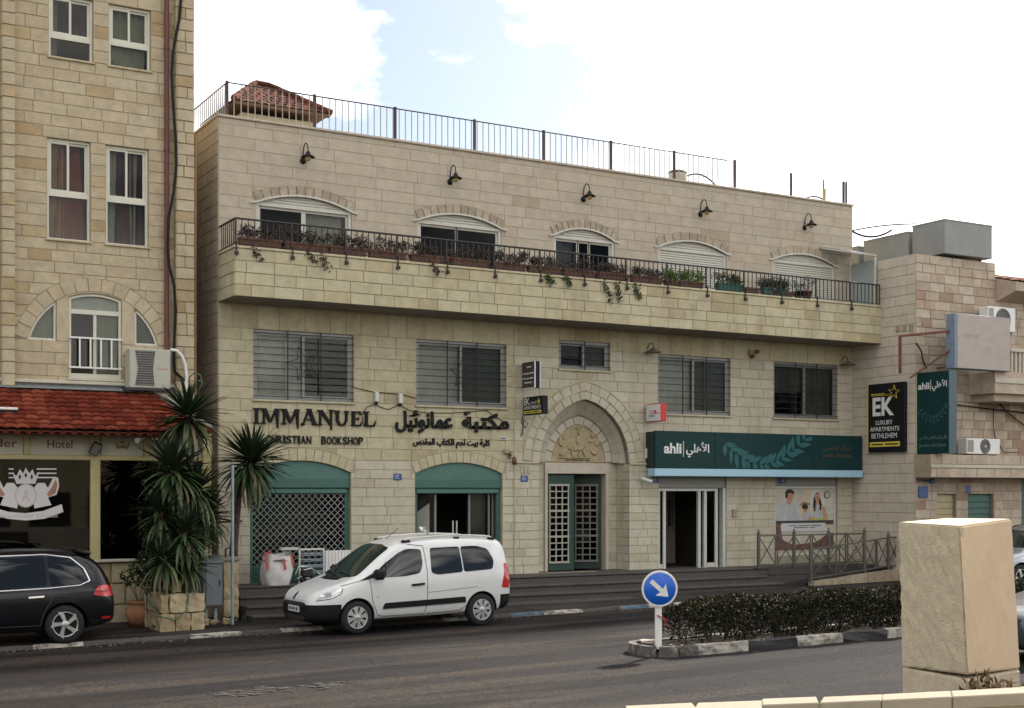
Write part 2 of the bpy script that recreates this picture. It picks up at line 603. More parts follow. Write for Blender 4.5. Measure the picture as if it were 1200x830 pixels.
M_hood = mat('limestone_rough', (0.36, 0.30, 0.225), 0.95, noise=0.25, nscale=11, bump=1.0, bscale=22, tone=[(0, (0.32, 0.26, 0.19)), (1, (0.42, 0.355, 0.27))])
M_mortar = mat('mortar', (0.35, 0.30, 0.21), 0.95, noise=0.2)
M_mortar_h = mat('mortar_brown', (0.31, 0.25, 0.16), 0.95, noise=0.2)
M_conc = mat('concrete', (0.26, 0.235, 0.20), 0.9, noise=0.2, nscale=3, bump=0.4)
M_dark = mat('dark_interior', (0.03, 0.028, 0.026), 0.9)
M_room = mat('room_plaster', (0.16, 0.14, 0.12), 0.9, noise=0.1)
M_alu = mat('aluminium_grey', (0.23, 0.23, 0.215), 0.42, metal=0.35, noise=0.08)
M_alu_l = mat('aluminium_pale', (0.55, 0.55, 0.50), 0.45, metal=0.1, noise=0.06)
M_white = mat('white_paint', (0.70, 0.69, 0.65), 0.5, noise=0.06)
M_cream = mat('cream_frame', (0.56, 0.54, 0.44), 0.5, noise=0.05)
M_shut = mat('shutter_white', (0.50, 0.48, 0.41), 0.55, noise=0.06)
M_black = mat('black_metal', (0.012, 0.0115, 0.012), 0.65, noise=0.2, spec=0.2)
M_iron = mat('dark_iron', (0.028, 0.025, 0.025), 0.65, noise=0.3, nscale=12)
M_rust = mat('rusty_iron', (0.10, 0.055, 0.04), 0.8, noise=0.4, nscale=15, col2=(0.05, 0.04, 0.045))
M_teal = mat('teal_paint', (0.042, 0.115, 0.092), 0.5, noise=0.12)
M_teal_l = mat('teal_paint_pale', (0.062, 0.15, 0.122), 0.5, noise=0.12)
M_gdoor = mat('green_door_paint', (0.010, 0.045, 0.028), 0.5, noise=0.2)
M_glass = glassmat('clear_glass', (0.80, 0.81, 0.79), .03, 1.27, .8)
M_glass_d = glassmat('tinted_glass', (0.22, 0.24, 0.23), .03, 1.22, .8)
M_blind = mat('pale_blind', (0.60, 0.61, 0.56), 0.8, noise=0.15, nscale=3)
M_blind_d = mat('grey_blind', (0.085, 0.09, 0.08), 0.8, noise=0.2, nscale=3)
M_asph = mat('asphalt', (0.0165, 0.0148, 0.016), 0.85, noise=0.42, nscale=7, bump=0.8, bscale=90, stain=((0.10, 0.95, 1), 0.46, (0.043, 0.0345, 0.028), 0.95), spec=0.15)
M_pave = mat('pavement_asphalt', (0.037, 0.031, 0.029), 0.88, noise=0.3, nscale=9, bump=0.5, bscale=80, stain=((0.5, 0.5, 1), 0.55, (0.075, 0.063, 0.053), 0.6), spec=.2)
M_step = mat('step_stone', (0.068, 0.059, 0.052), 0.75, noise=0.2, nscale=6, bump=0.25, stain=((0.6, 3, 1), 0.52, (0.09, 0.08, 0.075), 0.6))
M_kerb = mat('kerb_concrete', (0.07, 0.062, 0.054), 0.9, noise=0.3, nscale=8, bump=0.6, bscale=30)
M_kwhite = mat('kerb_white_paint', (0.42, 0.39, 0.33), 0.85, noise=0.3, nscale=10, bump=0.8, stain=((7, 7, 7), 0.48, (0.12, 0.10, 0.085), 0.95))
M_kblue = mat('kerb_blue_paint', (0.07, 0.115, 0.15), 0.8, noise=0.3, nscale=10, bump=0.5, stain=((6, 6, 6), 0.5, (0.2, 0.18, 0.16), 0.9))
M_kblack = mat('kerb_black_paint', (0.03, 0.028, 0.028), 0.75, noise=0.4, nscale=12, bump=0.5)
M_kdark = mat('kerb_dark_stone', (0.10, 0.09, 0.08), 0.9, noise=0.4, nscale=9, bump=0.9, bscale=20, stain=((4, 4, 4), 0.58, (0.42, 0.38, 0.30), 0.8))

def road_detail(m, crack, agg):
  """aggregate speckle, cracks and patched bands worked into an asphalt material"""
  n, l = m.node_tree.nodes, m.node_tree.links
  p = n['Principled BSDF']; src = p.inputs['Base Color'].links[0].from_socket
  g = n.new('ShaderNodeNewGeometry')
  v = n.new('ShaderNodeTexVoronoi'); v.feature = 'DISTANCE_TO_EDGE'; v.inputs['Scale'].default_value = crack
  w = n.new('ShaderNodeTexNoise'); w.inputs['Scale'].default_value = 2.2; w.inputs['Detail'].default_value = 6
  ad = n.new('ShaderNodeVectorMath'); ad.operation = 'MULTIPLY_ADD'; ad.inputs[1].default_value = (.9, .9, .9)
  l.new(g.outputs['Position'], w.inputs['Vector']); l.new(w.outputs['Color'], ad.inputs[0]); l.new(g.outputs['Position'], ad.inputs[2]); l.new(ad.outputs[0], v.inputs['Vector'])
  r1 = n.new('ShaderNodeValToRGB'); r1.color_ramp.elements[0].position = .0; r1.color_ramp.elements[0].color = (.45, .45, .45, 1); r1.color_ramp.elements[1].position = .012; r1.color_ramp.elements[1].color = (1, 1, 1, 1); l.new(v.outputs[0], r1.inputs[0])
  a = n.new('ShaderNodeTexNoise'); a.inputs['Scale'].default_value = agg; a.inputs['Detail'].default_value = 3; l.new(g.outputs['Position'], a.inputs['Vector'])
  r2 = n.new('ShaderNodeValToRGB'); r2.color_ramp.elements[0].position = .35; r2.color_ramp.elements[0].color = (.5, .5, .5, 1); r2.color_ramp.elements[1].position = .68; r2.color_ramp.elements[1].color = (1.75, 1.68, 1.6, 1); l.new(a.outputs['Fac'], r2.inputs[0])
  mpn = n.new('ShaderNodeMapping'); mpn.inputs['Scale'].default_value = (.07, .55, 1); mpn.inputs['Rotation'].default_value = (0, 0, .05); l.new(g.outputs['Position'], mpn.inputs['Vector'])
  b_ = n.new('ShaderNodeTexNoise'); b_.inputs['Scale'].default_value = 1; b_.inputs['Detail'].default_value = 4; b_.inputs['Roughness'].default_value = .62; l.new(mpn.outputs[0], b_.inputs['Vector'])
  r3 = n.new('ShaderNodeValToRGB'); r3.color_ramp.elements[0].position = .45; r3.color_ramp.elements[0].color = (.42, .40, .43, 1); r3.color_ramp.elements[1].position = .50; r3.color_ramp.elements[1].color = (1, 1, 1, 1); l.new(b_.outputs['Fac'], r3.inputs[0])
  for q in (r1, r2, r3):
    x = n.new('ShaderNodeMixRGB'); x.blend_type = 'MULTIPLY'; x.inputs[0].default_value = 1; l.new(src, x.inputs[1]); l.new(q.outputs[0], x.inputs[2]); src = x.outputs[0]
  l.new(src, p.inputs['Base Color'])
road_detail(M_asph, .4, 22); road_detail(M_pave, .7, 30)
# ================================================================== GROUND AND STREET
b = MB()
xs = [-400, -120, -60, -5] + list(range(0, 46, 3)) + [60, 120, 400]
ysg = [-300, -60, -10, 5, 15, 22, 24.3, 40, 80, 300, 900]
v = [(x, y, gz(x)) for y in ysg for x in xs]
n_ = len(xs)
b.add(v, [(j * n_ + i, j * n_ + i + 1, (j + 1) * n_ + i + 1, (j + 1) * n_ + i) for j in range(len(ysg) - 1) for i in range(n_ - 1)])
b.build('road', M_asph, None, kind='structure')

KY = 24.4                                    # kerb line
b = MB()
pv = [-30, -5] + list(range(0, 46, 3)) + [60]
for x0, x1 in zip(pv, pv[1:]):
  z0, z1 = gz(x0) + 0.07, gz(x1) + 0.07
  b.add([(x0, KY + 0.14, z0), (x1, KY + 0.14, z1), (x1, 36, z1), (x0, 36, z0)], [(0, 1, 2, 3)])
pavement = b.build('pavement', M_pave, None, kind='structure')

kerb = bpy.data.objects.new('kerb', None); COL.objects.link(kerb); kerb['kind'] = 'structure'; ORG[kerb] = Vector((0, 0, 0))
rk = random.Random(5)
x = -2.0
def kerb_piece(x0, x1, y0, y1, m, parent, hgt=0.078, name='kerb_stone', seed=0, rough=0.012):
  bm = bmesh.new()
  bmesh.ops.create_cube(bm, size=1)
  bmesh.ops.subdivide_edges(bm, edges=bm.edges[:], cuts=2, use_grid_fill=True)
  r = random.Random(seed)
  for v in bm.verts:
    cx_, cy_, cz_ = v.co
    xx = (x0 + x1) / 2 + cx_ * (x1 - x0 - 0.015)
    edge = abs(cy_) > 0.49 and cz_ > 0.49
    yy = (y0 + y1) / 2 + cy_ * (y1 - y0 - (0.03 if edge else 0))
    zz = gz(xx) - 0.1 + (cz_ + 0.5) * (hgt + 0.1 - (0.012 if edge else 0))
    v.co = (xx + r.uniform(-.5, .5) * rough, yy + r.uniform(-1, 1) * rough, zz + (r.uniform(-1, .3) * rough if cz_ > 0 else 0))
  mb = MB(); mb.frombm(bm)
  return mb.build(name, m, parent)
k = 0
while x < 29:
  L = rk.uniform(0.75, 1.0)
  px_ = (x + L / 2)
  if 4.2 < px_ < 5.7 or 6.9 < px_ < 7.8 or 8.6 < px_ < 9.6: m_ = M_kwhite
  elif px_ < 12: m_ = M_kerb
  elif px_ < 20: m_ = [M_kblue, M_kwhite, M_kerb][k % 3]
  else: m_ = M_kerb
  kerb_piece(x, x + L, KY - 0.02, KY + 0.15, m_, kerb, seed=k)
  x += L; k += 1

# traffic island
isl = bpy.data.objects.new('traffic_island', None); COL.objects.link(isl); isl['kind'] = 'structure'; ORG[isl] = Vector((0, 0, 0))
IY0, IY1 = 17.25, 18.45
b = MB()
for x0, x1 in ((13.0, 16), (16, 20), (20, 24), (24, 27)):
  b.add([(x0, IY0 + 0.1, gz(x0) + 0.13), (x1, IY0 + 0.1, gz(x1) + 0.13), (x1, IY1 - 0.1, gz(x1) + 0.13), (x0, IY1 - 0.1, gz(x0) + 0.13)], [(0, 1, 2, 3)])
M_soil = mat('soil', (0.055, 0.042, 0.032), 0.95, noise=0.4, nscale=12, bump=1.0, bscale=30)
b.build('soil_bed', M_soil, isl)
pal = [M_kdark, M_kwhite, M_kblack, M_kwhite, M_kblack, M_kwhite, M_kblack, M_kwhite, M_kblack, M_kwhite, M_kblack, M_kwhite, M_kblack]
x = 13.0
for i in range(13):
  L = 0.37 if i == 0 else 1.04
  kerb_piece(x, x + L, IY0, IY0 + 0.17, pal[i], isl, hgt=0.17, seed=50 + i, rough=0.02)
  kerb_piece(x, x + L, IY1 - 0.17, IY1, [M_kwhite, M_kblack][i % 2], isl, hgt=0.17, seed=80 + i, rough=0.02)
  x += L
# the worn nose: a half ring of rough dark blocks
for i in range(4):
  t0, t1 = PI / 2 + PI * i / 4, PI / 2 + PI * (i + 1) / 4
  b = MB()
  cyy, rr = (IY0 + IY1) / 2, (IY1 - IY0) / 2
  pts = []
  for t in (t0 + 0.02, (t0 + t1) / 2, t1 - 0.02): pts.append((13.0 + 0.62 * rr * math.cos(t) * 1.2, cyy + rr * math.sin(t)))
  pin = [(13.0 + 0.5 * rr * math.cos(t) * 1.0, cyy + (rr - 0.18) * math.sin(t)) for t in (t1 - 0.02, (t0 + t1) / 2, t0 + 0.02)]
  b.prism(pts + pin, lambda u, w, d: (u, w, gz(u) + d), -0.1, 0.165, 0.02)
  b.build('kerb_stone', M_kdark, isl)

# landing and steps before the shops
LZ = 0.64
stp = bpy.data.objects.new('steps', None); COL.objects.link(stp); stp['kind'] = 'structure'; ORG[stp] = Vector((0, 0, 0))
b = MB(); b.box(8.92, 27.05, 27.55, 36, -0.3, LZ - 0.03); b.build('landing_slab', M_step, stp)
r = random.Random(9)
x = 8.95
while x < 23.0:                                      # paving slabs of the landing
  L = min(r.uniform(0.9, 1.3), 23.3 - x)
  if L < 0.4: break
  b = MB(); b.bbox(x + .004, x + L - .004, 27.12, 28.6, LZ - 0.035, LZ + r.uniform(-.003, .003), 0.008); b.build('paving_slab', M_step, stp)
  x += L
b = MB(); b.bbox(x, 27.05, 27.12, 28.6, LZ - 0.2, LZ, 0.008); b.build('ramp_landing', M_step, stp)
for i in range(3):                                   # three treads, each of long slabs with a nosing
  y0 = 27.15 - 0.40 * (i + 1)
  zt = LZ - 0.17 * (i + 1)
  x = 8.95
  xe = 22.95 + 0.22 * (i > 0) + 0.25 * (i > 1)
  b = MB(); b.box(8.95, xe - .03, y0 + 0.03, 27.6, zt - 0.5, zt - 0.04); b.build('riser', M_step, stp)
  while x < xe - 0.05:
    L = min(r.uniform(1.0, 1.5), xe - x)
    b = MB(); b.bbox(x + .003, x + L - .003, y0 - 0.02, y0 + 0.42, zt - 0.05, zt + r.uniform(-.003, .003), 0.01); b.build('tread', M_step, stp)
    x += L
b = MB(); b.box(8.95, 27.04, 27.14, 27.56, -0.2, LZ - 0.05); b.build('riser', M_step, stp)

# ================================================================== MAIN BUILDING
YF, YB, YU = 28.0, 26.9, 28.0
XL, XR = 8.89, 27.1
ZS, ZP, ZR = 6.66, 7.70, 10.62          # soffit, parapet top, roof edge
main = thing('shop_building', 'long three storey limestone building with arched shops below a full width balcony', 'building', (XL, YF, 0))
st = Stones()
F = frameY(YF)

LW = []                                   # lower windows: x0, x1, z0, z1
for (a, bq, t0, t1, c0, c1) in ((297, 414, 385.6, 392.7, 467.7, 472), (488, 593, 399, 405, 474.8, 477.7), (771, 855.5, 419, 422.7, 487.5, 488.8), (906.5, 981, 427, 430.7, 490.7, 492), (655, 714.5, 398.5, 402.5, 432.5, 435)):
  LW.append([X(a, YF), X(bq, YF), (Z(a, c0, YF) + Z(bq, c1, YF)) / 2, (Z(a, t0, YF) + Z(bq, t1, YF)) / 2])
for q in (LW[1], LW[2], LW[3]): q[2], q[3] = LW[0][2], LW[0][3]
ZW0, ZW1 = LW[0][2], LW[0][3]
# shop openings
SH = []
for (a, bq, zs_, ax, zc_) in ((293, 411, 553, 350, 539), (486.5, 588.5, 556.5, 537, 543)):
  SH.append((X(a, YF), X(bq, YF), Z(bq, zs_, YF), Z(ax, zc_, YF)))
zsp = (SH[0][2] + SH[1][2]) / 2; zcr = (SH[0][3] + SH[1][3]) / 2
SHA = [seg_arch(q[0], q[1], zsp, zcr) for q in SH]
SHE = [ring(st, F, p, 0.26, 13, M_low, 0.016, seed=11 + i, d0=-0.01) for i, p in enumerate(SHA)]
# entrance: pointed arch
EX0, EX1, EZS = 16.86, 19.50, Z(690, 543, YF)
EZC = Z(688, 468, YF)
ENA = pointed_arch(EX0, EX1, EZS, EZC)
E1 = ring(st, F, ENA, 0.22, 17, M_pale, 0.03, seed=21)
E2 = ring(st, F, E1[::4], 0.24, 19, M_pale, 0.018, seed=22)
# bank door and window
BD = (X(772, YF), X(851, YF), LZ, Z(811, 557, YF))
BW = (X(908.5, YF), X(981, YF), LZ + 0.25, Z(945, 557, YF))

def rect_hole(q): return [(q[0], q[2]), (q[1], q[2]), (q[1], q[3]), (q[0], q[3])]
holes = [rect_hole(q) for q in LW]
holes += [[(q[0], LZ), (q[1], LZ)] + p[::-1] for q, p in zip(SH, SHA)]
holes += [[(EX0, LZ), (EX1, LZ)] + ENA[::-1]]
holes += [rect_hole(BD), rect_hole(BW)]
b = MB()
backing(b, F, XL, XR, 0.0, ZS, holes, 0.22)
ops = [(q[0], q[1], q[2], (lambda z: (lambda u: z))(q[3])) for q in LW]
for q, e in zip(SH, SHE):
  ops.append((q[0], q[1], LZ - .1, (lambda p: (lambda u: interp(p, u)))(SHA[SHE.index(e)])))
  ops.append((e[0][0], e[-1][0], zsp - 0.0, (lambda p: (lambda u: interp(p, u)))(e)))
ops.append((EX0, EX1, LZ - .1, lambda u: interp(ENA, u)))
ops.append((E2[0][0], E2[-1][0], EZS, lambda u: interp(E2, u)))
ops += [(q[0], q[1], LZ - .1, (lambda z: (lambda u: z))(q[3])) for q in (BD, BW)]
nb = 13
zl = [LZ + (EZS - LZ) * k / nb for k in range(nb + 1)]
na = 9
zl += [EZS + (ZW0 - EZS) * k / 4 for k in range(1, 5)] if False else []
n1_ = round((ZW0 - EZS) / 0.245)
zl += [EZS + (ZW0 - EZS) * k / n1_ for k in range(1, n1_ + 1)]
n2_ = round((ZW1 - ZW0) / 0.25)
zl += [ZW0 + (ZW1 - ZW0) * k / n2_ for k in range(1, n2_ + 1)]
zl += [ZS - 0.012]
zsplit = zl[-2]
XA = X(603, YF)
courses(st, F, XL, XR, zl[:nb + 1], ops, M_pale, 0.42, 0.8, seed=2)
courses(st, F, XL, XA, zl[nb:-1], ops, M_low, 0.42, 0.8, seed=12)
courses(st, F, XA, XR, zl[nb:-1], ops, M_pale, 0.45, 0.8, seed=13)
courses(st, F, XL, XR, [zsplit, ZS - 0.012], ops, M_low, 0.35, 0.75, seed=3, tone=(0.0, 0.8))
# upper wall
UW = []
for (a, bq, la, lz, ra, rz_, ca, cz_) in ((300, 412, 296, 233, 417.5, 248, 345, 226.5), (489.3, 587.5, 485, 256.5, 596, 269, 533, 250), (648.5, 720, 644, 275, 728, 285, 682.7, 268), (771, 851, 764.6, 289.5, 860, 300.7, 806.5, 283.7), (905, 978, 899, 304.5, 985.7, 315, 936.5, 300)):
  UW.append([X(a, YU), X(bq, YU), (Z(la, lz, YU) + Z(ra, rz_, YU)) / 2, Z(ca, cz_, YU)])
zus = sum(q[2] for q in UW) / 5; zuc = sum(q[3] for q in UW) / 5
UA = [seg_arch(q[0], q[1], zus, zuc) for q in UW]
ZBF = 6.95                                # balcony floor
backing(b, F, XL, XR, ZS, ZR, [[(q[0], ZBF), (q[1], ZBF)] + p[::-1] for q, p in zip(UW, UA)], 0.2)
UE = [ring(st, F, p, 0.22, 9 + (i < 3) * 3, M_hood, 0.03, seed=31 + i, tone=(0, 1), joint=0.001, inset=0.015) for i, p in enumerate(UA)]
ops = [(q[0], q[1], ZBF, (lambda p: (lambda u: interp(p, u)))(p)) for q, p in zip(UW, UA)]
ops += [(e[0][0], e[-1][0], zus, (lambda p: (lambda u: interp(p, u)))(e)) for e in UE]
zu = [ZBF + 0.0 + (ZR - 0.14 - ZBF) * k / 14 for k in range(15)] + [ZR - 0.005]
courses(st, F, XL, XR, zu[2:], ops, M_up, 0.6, 1.05, seed=4, joint=0.006, proud=0.006, jit=0.002, tone=(0.3, 0.7), odd=0.04)
# left flank (seen through the gap beside the hotel)
FX = frameX(XL)
b.add([FX(YF, 0, 0), FX(38, 0, 0), FX(38, ZR, 0), FX(YF, ZR, 0)], [(0, 1, 2, 3)])
courses(st, FX, YF, 33, [0.2 + 0.26 * k for k in range(41)][:-1] + [ZR - 0.005], [], M_up, 0.5, 0.9, seed=6)
# roof, back, floors, right flank above the neighbour
b.box(XL + .02, XR, YF + .25, 38, ZR - 0.25, ZR - 0.05)
b.box(XL + .02, XR, YF + .21, 38, 6.62, 6.9)
b.box(XL + .02, EX0 - .25, YF + .21, 37.75, 3.52, 3.7); b.box(EX1 + .25, XR - .21, YF + .21, 37.75, 3.52, 3.7); b.box(EX0 - .249, EX1 + .249, 29.6, 37.75, 3.52, 3.7)
b.box(XL + .02, XR, 37.8, 38, 0, ZR - 0.3)
b.box(XR - 0.2, XR - 0.002, YF + .03, 37.8, 0, ZR - 0.002)
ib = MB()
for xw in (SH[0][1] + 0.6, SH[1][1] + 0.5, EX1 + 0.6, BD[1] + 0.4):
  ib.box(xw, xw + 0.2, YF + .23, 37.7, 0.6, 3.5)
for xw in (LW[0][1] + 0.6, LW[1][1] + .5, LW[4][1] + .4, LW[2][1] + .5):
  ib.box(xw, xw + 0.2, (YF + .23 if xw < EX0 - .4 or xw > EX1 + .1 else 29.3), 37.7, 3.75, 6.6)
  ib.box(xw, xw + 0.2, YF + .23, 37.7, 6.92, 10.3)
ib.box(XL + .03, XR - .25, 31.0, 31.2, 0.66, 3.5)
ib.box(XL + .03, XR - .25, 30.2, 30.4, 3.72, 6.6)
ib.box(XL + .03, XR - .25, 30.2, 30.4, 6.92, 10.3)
ib.build('partition_walls', mat('partition_dark', (.05, .045, .04), .95), main)  # near-black colour puts the shade of unlit rooms into the walls
b.build('wall', M_mortar, main)
b = MB(); b.bbox(XL - 0.03, XR + 0.02, YF - 0.05, YF + 0.3, ZR - 0.01, ZR + 0.045, 0.01)
b.bbox(XL - 0.03, XL + 0.25, YF + 0.31, 37.9, ZR - 0.01, ZR + 0.045, 0.01)
b.build('coping', M_up, main)
# balcony
FB = frameY(YB)
bal = MB()
bal.box(XL + .004, XR - .003, YB + 0.004, YB + 0.22, ZS + .004, ZP - 0.05)
bal.box(XL + .004, XR - .003, YB + 0.221, YF - .005, ZS + .006, ZBF)
bal.box(XL + .004, XL + 0.22, YB + 0.225, YF - .006, ZBF, ZP - .05)
balcony = bal.build('balcony', M_conc, main)
courses(st, FB, XL, XR, [ZS + 0.0 + (ZP - 0.055 - ZS) * k / 4 for k in range(5)], [], M_par, 0.45, 0.75, seed=7, joint=0.008, tone=(0.1, 0.85), odd=0.12)
courses(st, frameX(XL), YB, YF, [ZS + (ZP - 0.055 - ZS) * k / 4 for k in range(5)], [], M_par, 0.4, 0.6, seed=8)
b = MB(); b.bbox(XL - .03, XR - .003, YB - .03, YB + .25, ZP - .052, ZP, 0.01); b.bbox(XL - .03, XL + .25, YB + .252, YF - .03, ZP - .052, ZP, 0.01)
b.build('parapet_coping', M_par, balcony)
st.build(main)

# barred windows of the first floor
def barred(q, nv, nh, panes, seed):
  x0, x1, z0, z1 = q
  fr = MB()
  y0, y1 = YF + 0.05, YF + 0.14
  t = 0.055
  fr.box(x0 + .002, x1 - .002, y0, y1, z1 - t, z1 - .002); fr.box(x0 + .002, x1 - .002, y0, y1, z0 + .002, z0 + t)
  fr.box(x0 + .002, x0 + t, y0, y1, z0 + t, z1 - t); fr.box(x1 - t, x1 - .002, y0, y1, z0 + t, z1 - t)
  w = fr.build('window', M_alu, main)
  s = MB(); s.bbox(x0 - .04, x1 + .04, YF - 0.06, YF + .045, z0 - .05, z0 - .004, .01); s.build('sill', M_low, w)
  xm = (x0 + x1) / 2
  for i, (a, c) in enumerate(((x0 + t, xm + .03), (xm - .03, x1 - t))):
    yy = y0 + 0.045 - 0.035 * i
    sa = MB(); tt = .06
    for (p0, p1, r0, r1) in ((a, c, z0 + t, z0 + t + tt), (a, c, z1 - t - tt, z1 - t), (a, a + tt, z0 + t + tt, z1 - t - tt), (c - tt, c, z0 + t + tt, z1 - t - tt)):
      sa.box(p0, p1, yy, yy + .03, r0, r1)
    sa.build('sash', M_alu, w)
    pn = MB(); pn.box(a + tt, c - tt, yy + .012, yy + .018, z0 + t + tt, z1 - t - tt); pn.build('pane', M_glass, w)
    bl = MB()
    nf = 14
    za = z0 + t + (z1 - z0) * (0.0 if panes[i] != 'half' else 0.42)
    vv, ff = [], []
    for k_ in range(nf + 1):
      xx = a + .02 + (c - a - .04) * k_ / nf
      yv = yy + .14 + .02 * math.sin(k_ * 2.4 + seed)
      vv += [(xx, yv, za), (xx, yv, z1 - t)]
    for k_ in range(nf): ff.append((2 * k_, 2 * k_ + 2, 2 * k_ + 3, 2 * k_ + 1))
    bl.add(vv, ff, True)
    bl.build('blind', {'pale': M_blind, 'dark': M_blind_d, 'half': M_blind_d}[panes[i]], w)
  for k_ in range(nv):
    xx = x0 + (x1 - x0) * (k_ + 1) / (nv + 1)
    g = MB(); g.beam((xx, YF - .012, z0), (xx, YF - .012, z1), .022); g.build('bar', M_iron, w)
  for k_ in range(nh):
    zz = z0 + (z1 - z0) * (k_ + .5) / nh
    g = MB(); g.tube([(x0 - .01, YF - .03, zz), (x1 + .01, YF - .03, zz)], .009, 6); g.build('bar', M_iron, w)
  return w
barred(LW[0], 2, 10, ('pale', 'half'), 1)
barred(LW[1], 2, 10, ('pale', 'dark'), 2)
barred(LW[2], 2, 9, ('pale', 'dark'), 3)
barred(LW[3], 2, 9, ('half', 'dark'), 4)
barred(LW[4], 1, 4, ('half', 'dark'), 5)

# balcony doors under segmental heads
def arched(q, p, shut, layout, seed):
  """shut: fraction of the height covered by the roller shutter below the springing"""
  x0, x1 = q[0], q[1]
  fr = MB()
  trim = [(a, z) for a, z in p]
  o = ring(None, F, p, 0.06, 1, M_white)
  pts = [(x0 - .06, zus - .02)] + p + [(x1 + .06, zus - .02)]
  for a, c in zip(p, p[1:]):
    fr.beam((a[0], YF - .035, a[1]), (c[0], YF - .03, c[1]), .04, .03, up=(0, 1, 0))
  fr.beam((x0 - .14, YF - .04, zus - .02), (x0 + .02, YF - .04, zus + .006), .04, .03, up=(0, 1, 0))
  fr.beam((x1 - .02, YF - .04, zus + .006), (x1 + .14, YF - .04, zus - .02), .04, .03, up=(0, 1, 0))
  t = .07
  fr.box(x0 + .002, x0 + t, YF + .02, YF + .12, ZBF, zus - .06); fr.box(x1 - t, x1 - .002, YF + .02, YF + .12, ZBF, zus - .06)
  fr.box(x0 + .002, x1 - .002, YF + .015, YF + .13, zus - .06, zus)
  w = fr.build('window', M_shut, main)
  # shutter slats: in the arched head, and as far down as the shutter hangs
  zb = zus - shut * (zus - ZP + 0.35)
  k_ = 0
  z = zuc - .02
  while z > zb:
    z0_ = z - .058
    if z0_ > zus: # width at this height
      us = [u for u, zz in p if zz > z]
      a, c = (min(us), max(us)) if us else ((x0 + x1) / 2 - .1, (x0 + x1) / 2 + .1)
    else: a, c = x0 + t, x1 - t
    if k_ == 0:
      s = MB(); s.prism([(x0 + .01, zus), (x1 - .01, zus)] + [(u, q_ - .004) for u, q_ in p[::-1]], F, -.075, -.06); s.build('head_panel', M_shut, w)
      k_ = 1
    if c - a > .15:
      s = MB()
      s.add([(a, YF + .055, z0_), (c, YF + .055, z0_), (c, YF + .040, z0_ + .012), (a, YF + .040, z0_ + .012), (c, YF + .044, z - .012), (a, YF + .044, z - .012), (c, YF + .058, z - .002), (a, YF + .058, z - .002)],
                  [(0, 1, 2, 3), (3, 2, 4, 5), (5, 4, 6, 7)])
      s.build('shutter_slat', M_shut, w)
    z -= .06
  if shut < 0.95:
    for (a, c, kind) in layout:
      xa, xc = x0 + t + (x1 - x0 - 2 * t) * a, x0 + t + (x1 - x0 - 2 * t) * c
      sa = MB(); tt = .05
      for (p0, p1, r0, r1) in ((xa, xc, ZBF, ZBF + tt), (xa, xa + tt, ZBF + tt, zus - .06), (xc - tt, xc, ZBF + tt, zus - .06), (xa + tt, xc - tt, zus - .11, zus - .06)): sa.box(p0, p1, YF + .075, YF + .11, r0, r1)
      sa.build('sash', M_shut, w)
      pn = MB(); pn.box(xa + tt, xc - tt, YF + .09, YF + .096, ZBF + tt, zus - .11); pn.build('pane', M_glass if kind == 'pale' else M_glass_d, w)
      if kind == 'pale':
        cu = MB(); vv, ff = [], []
        for k_ in range(17):
          xx = xa + .1 + (xc - xa - .2) * k_ / 16
          vv += [(xx, YF + .22 + .025 * math.sin(k_ * 1.9), ZBF), (xx, YF + .22 + .015 * math.sin(k_ * 1.9), zus - .1)]
        cu.add(vv, [(2 * k_, 2 * k_ + 2, 2 * k_ + 3, 2 * k_ + 1) for k_ in range(16)], True)
        cu.build('curtain', M_blind_d if seed != 1 else mat('curtain_olive', (0.30, 0.31, 0.23), .9, noise=.15), w)
  return w
arched(UW[0], UA[0], 0, [(0, .5, 'dark'), (.5, 1, 'pale')], 1)
arched(UW[1], UA[1], 0, [(0, .48, 'pale2'), (.46, 1, 'dark')], 2)
arched(UW[2], UA[2], 0, [(0, .42, 'pale'), (.4, .62, 'dark'), (.6, 1, 'dark')], 3)
arched(UW[3], UA[3], .62, [(0, .5, 'dark'), (.5, 1, 'dark')], 4)
arched(UW[4], UA[4], .97, [], 5)

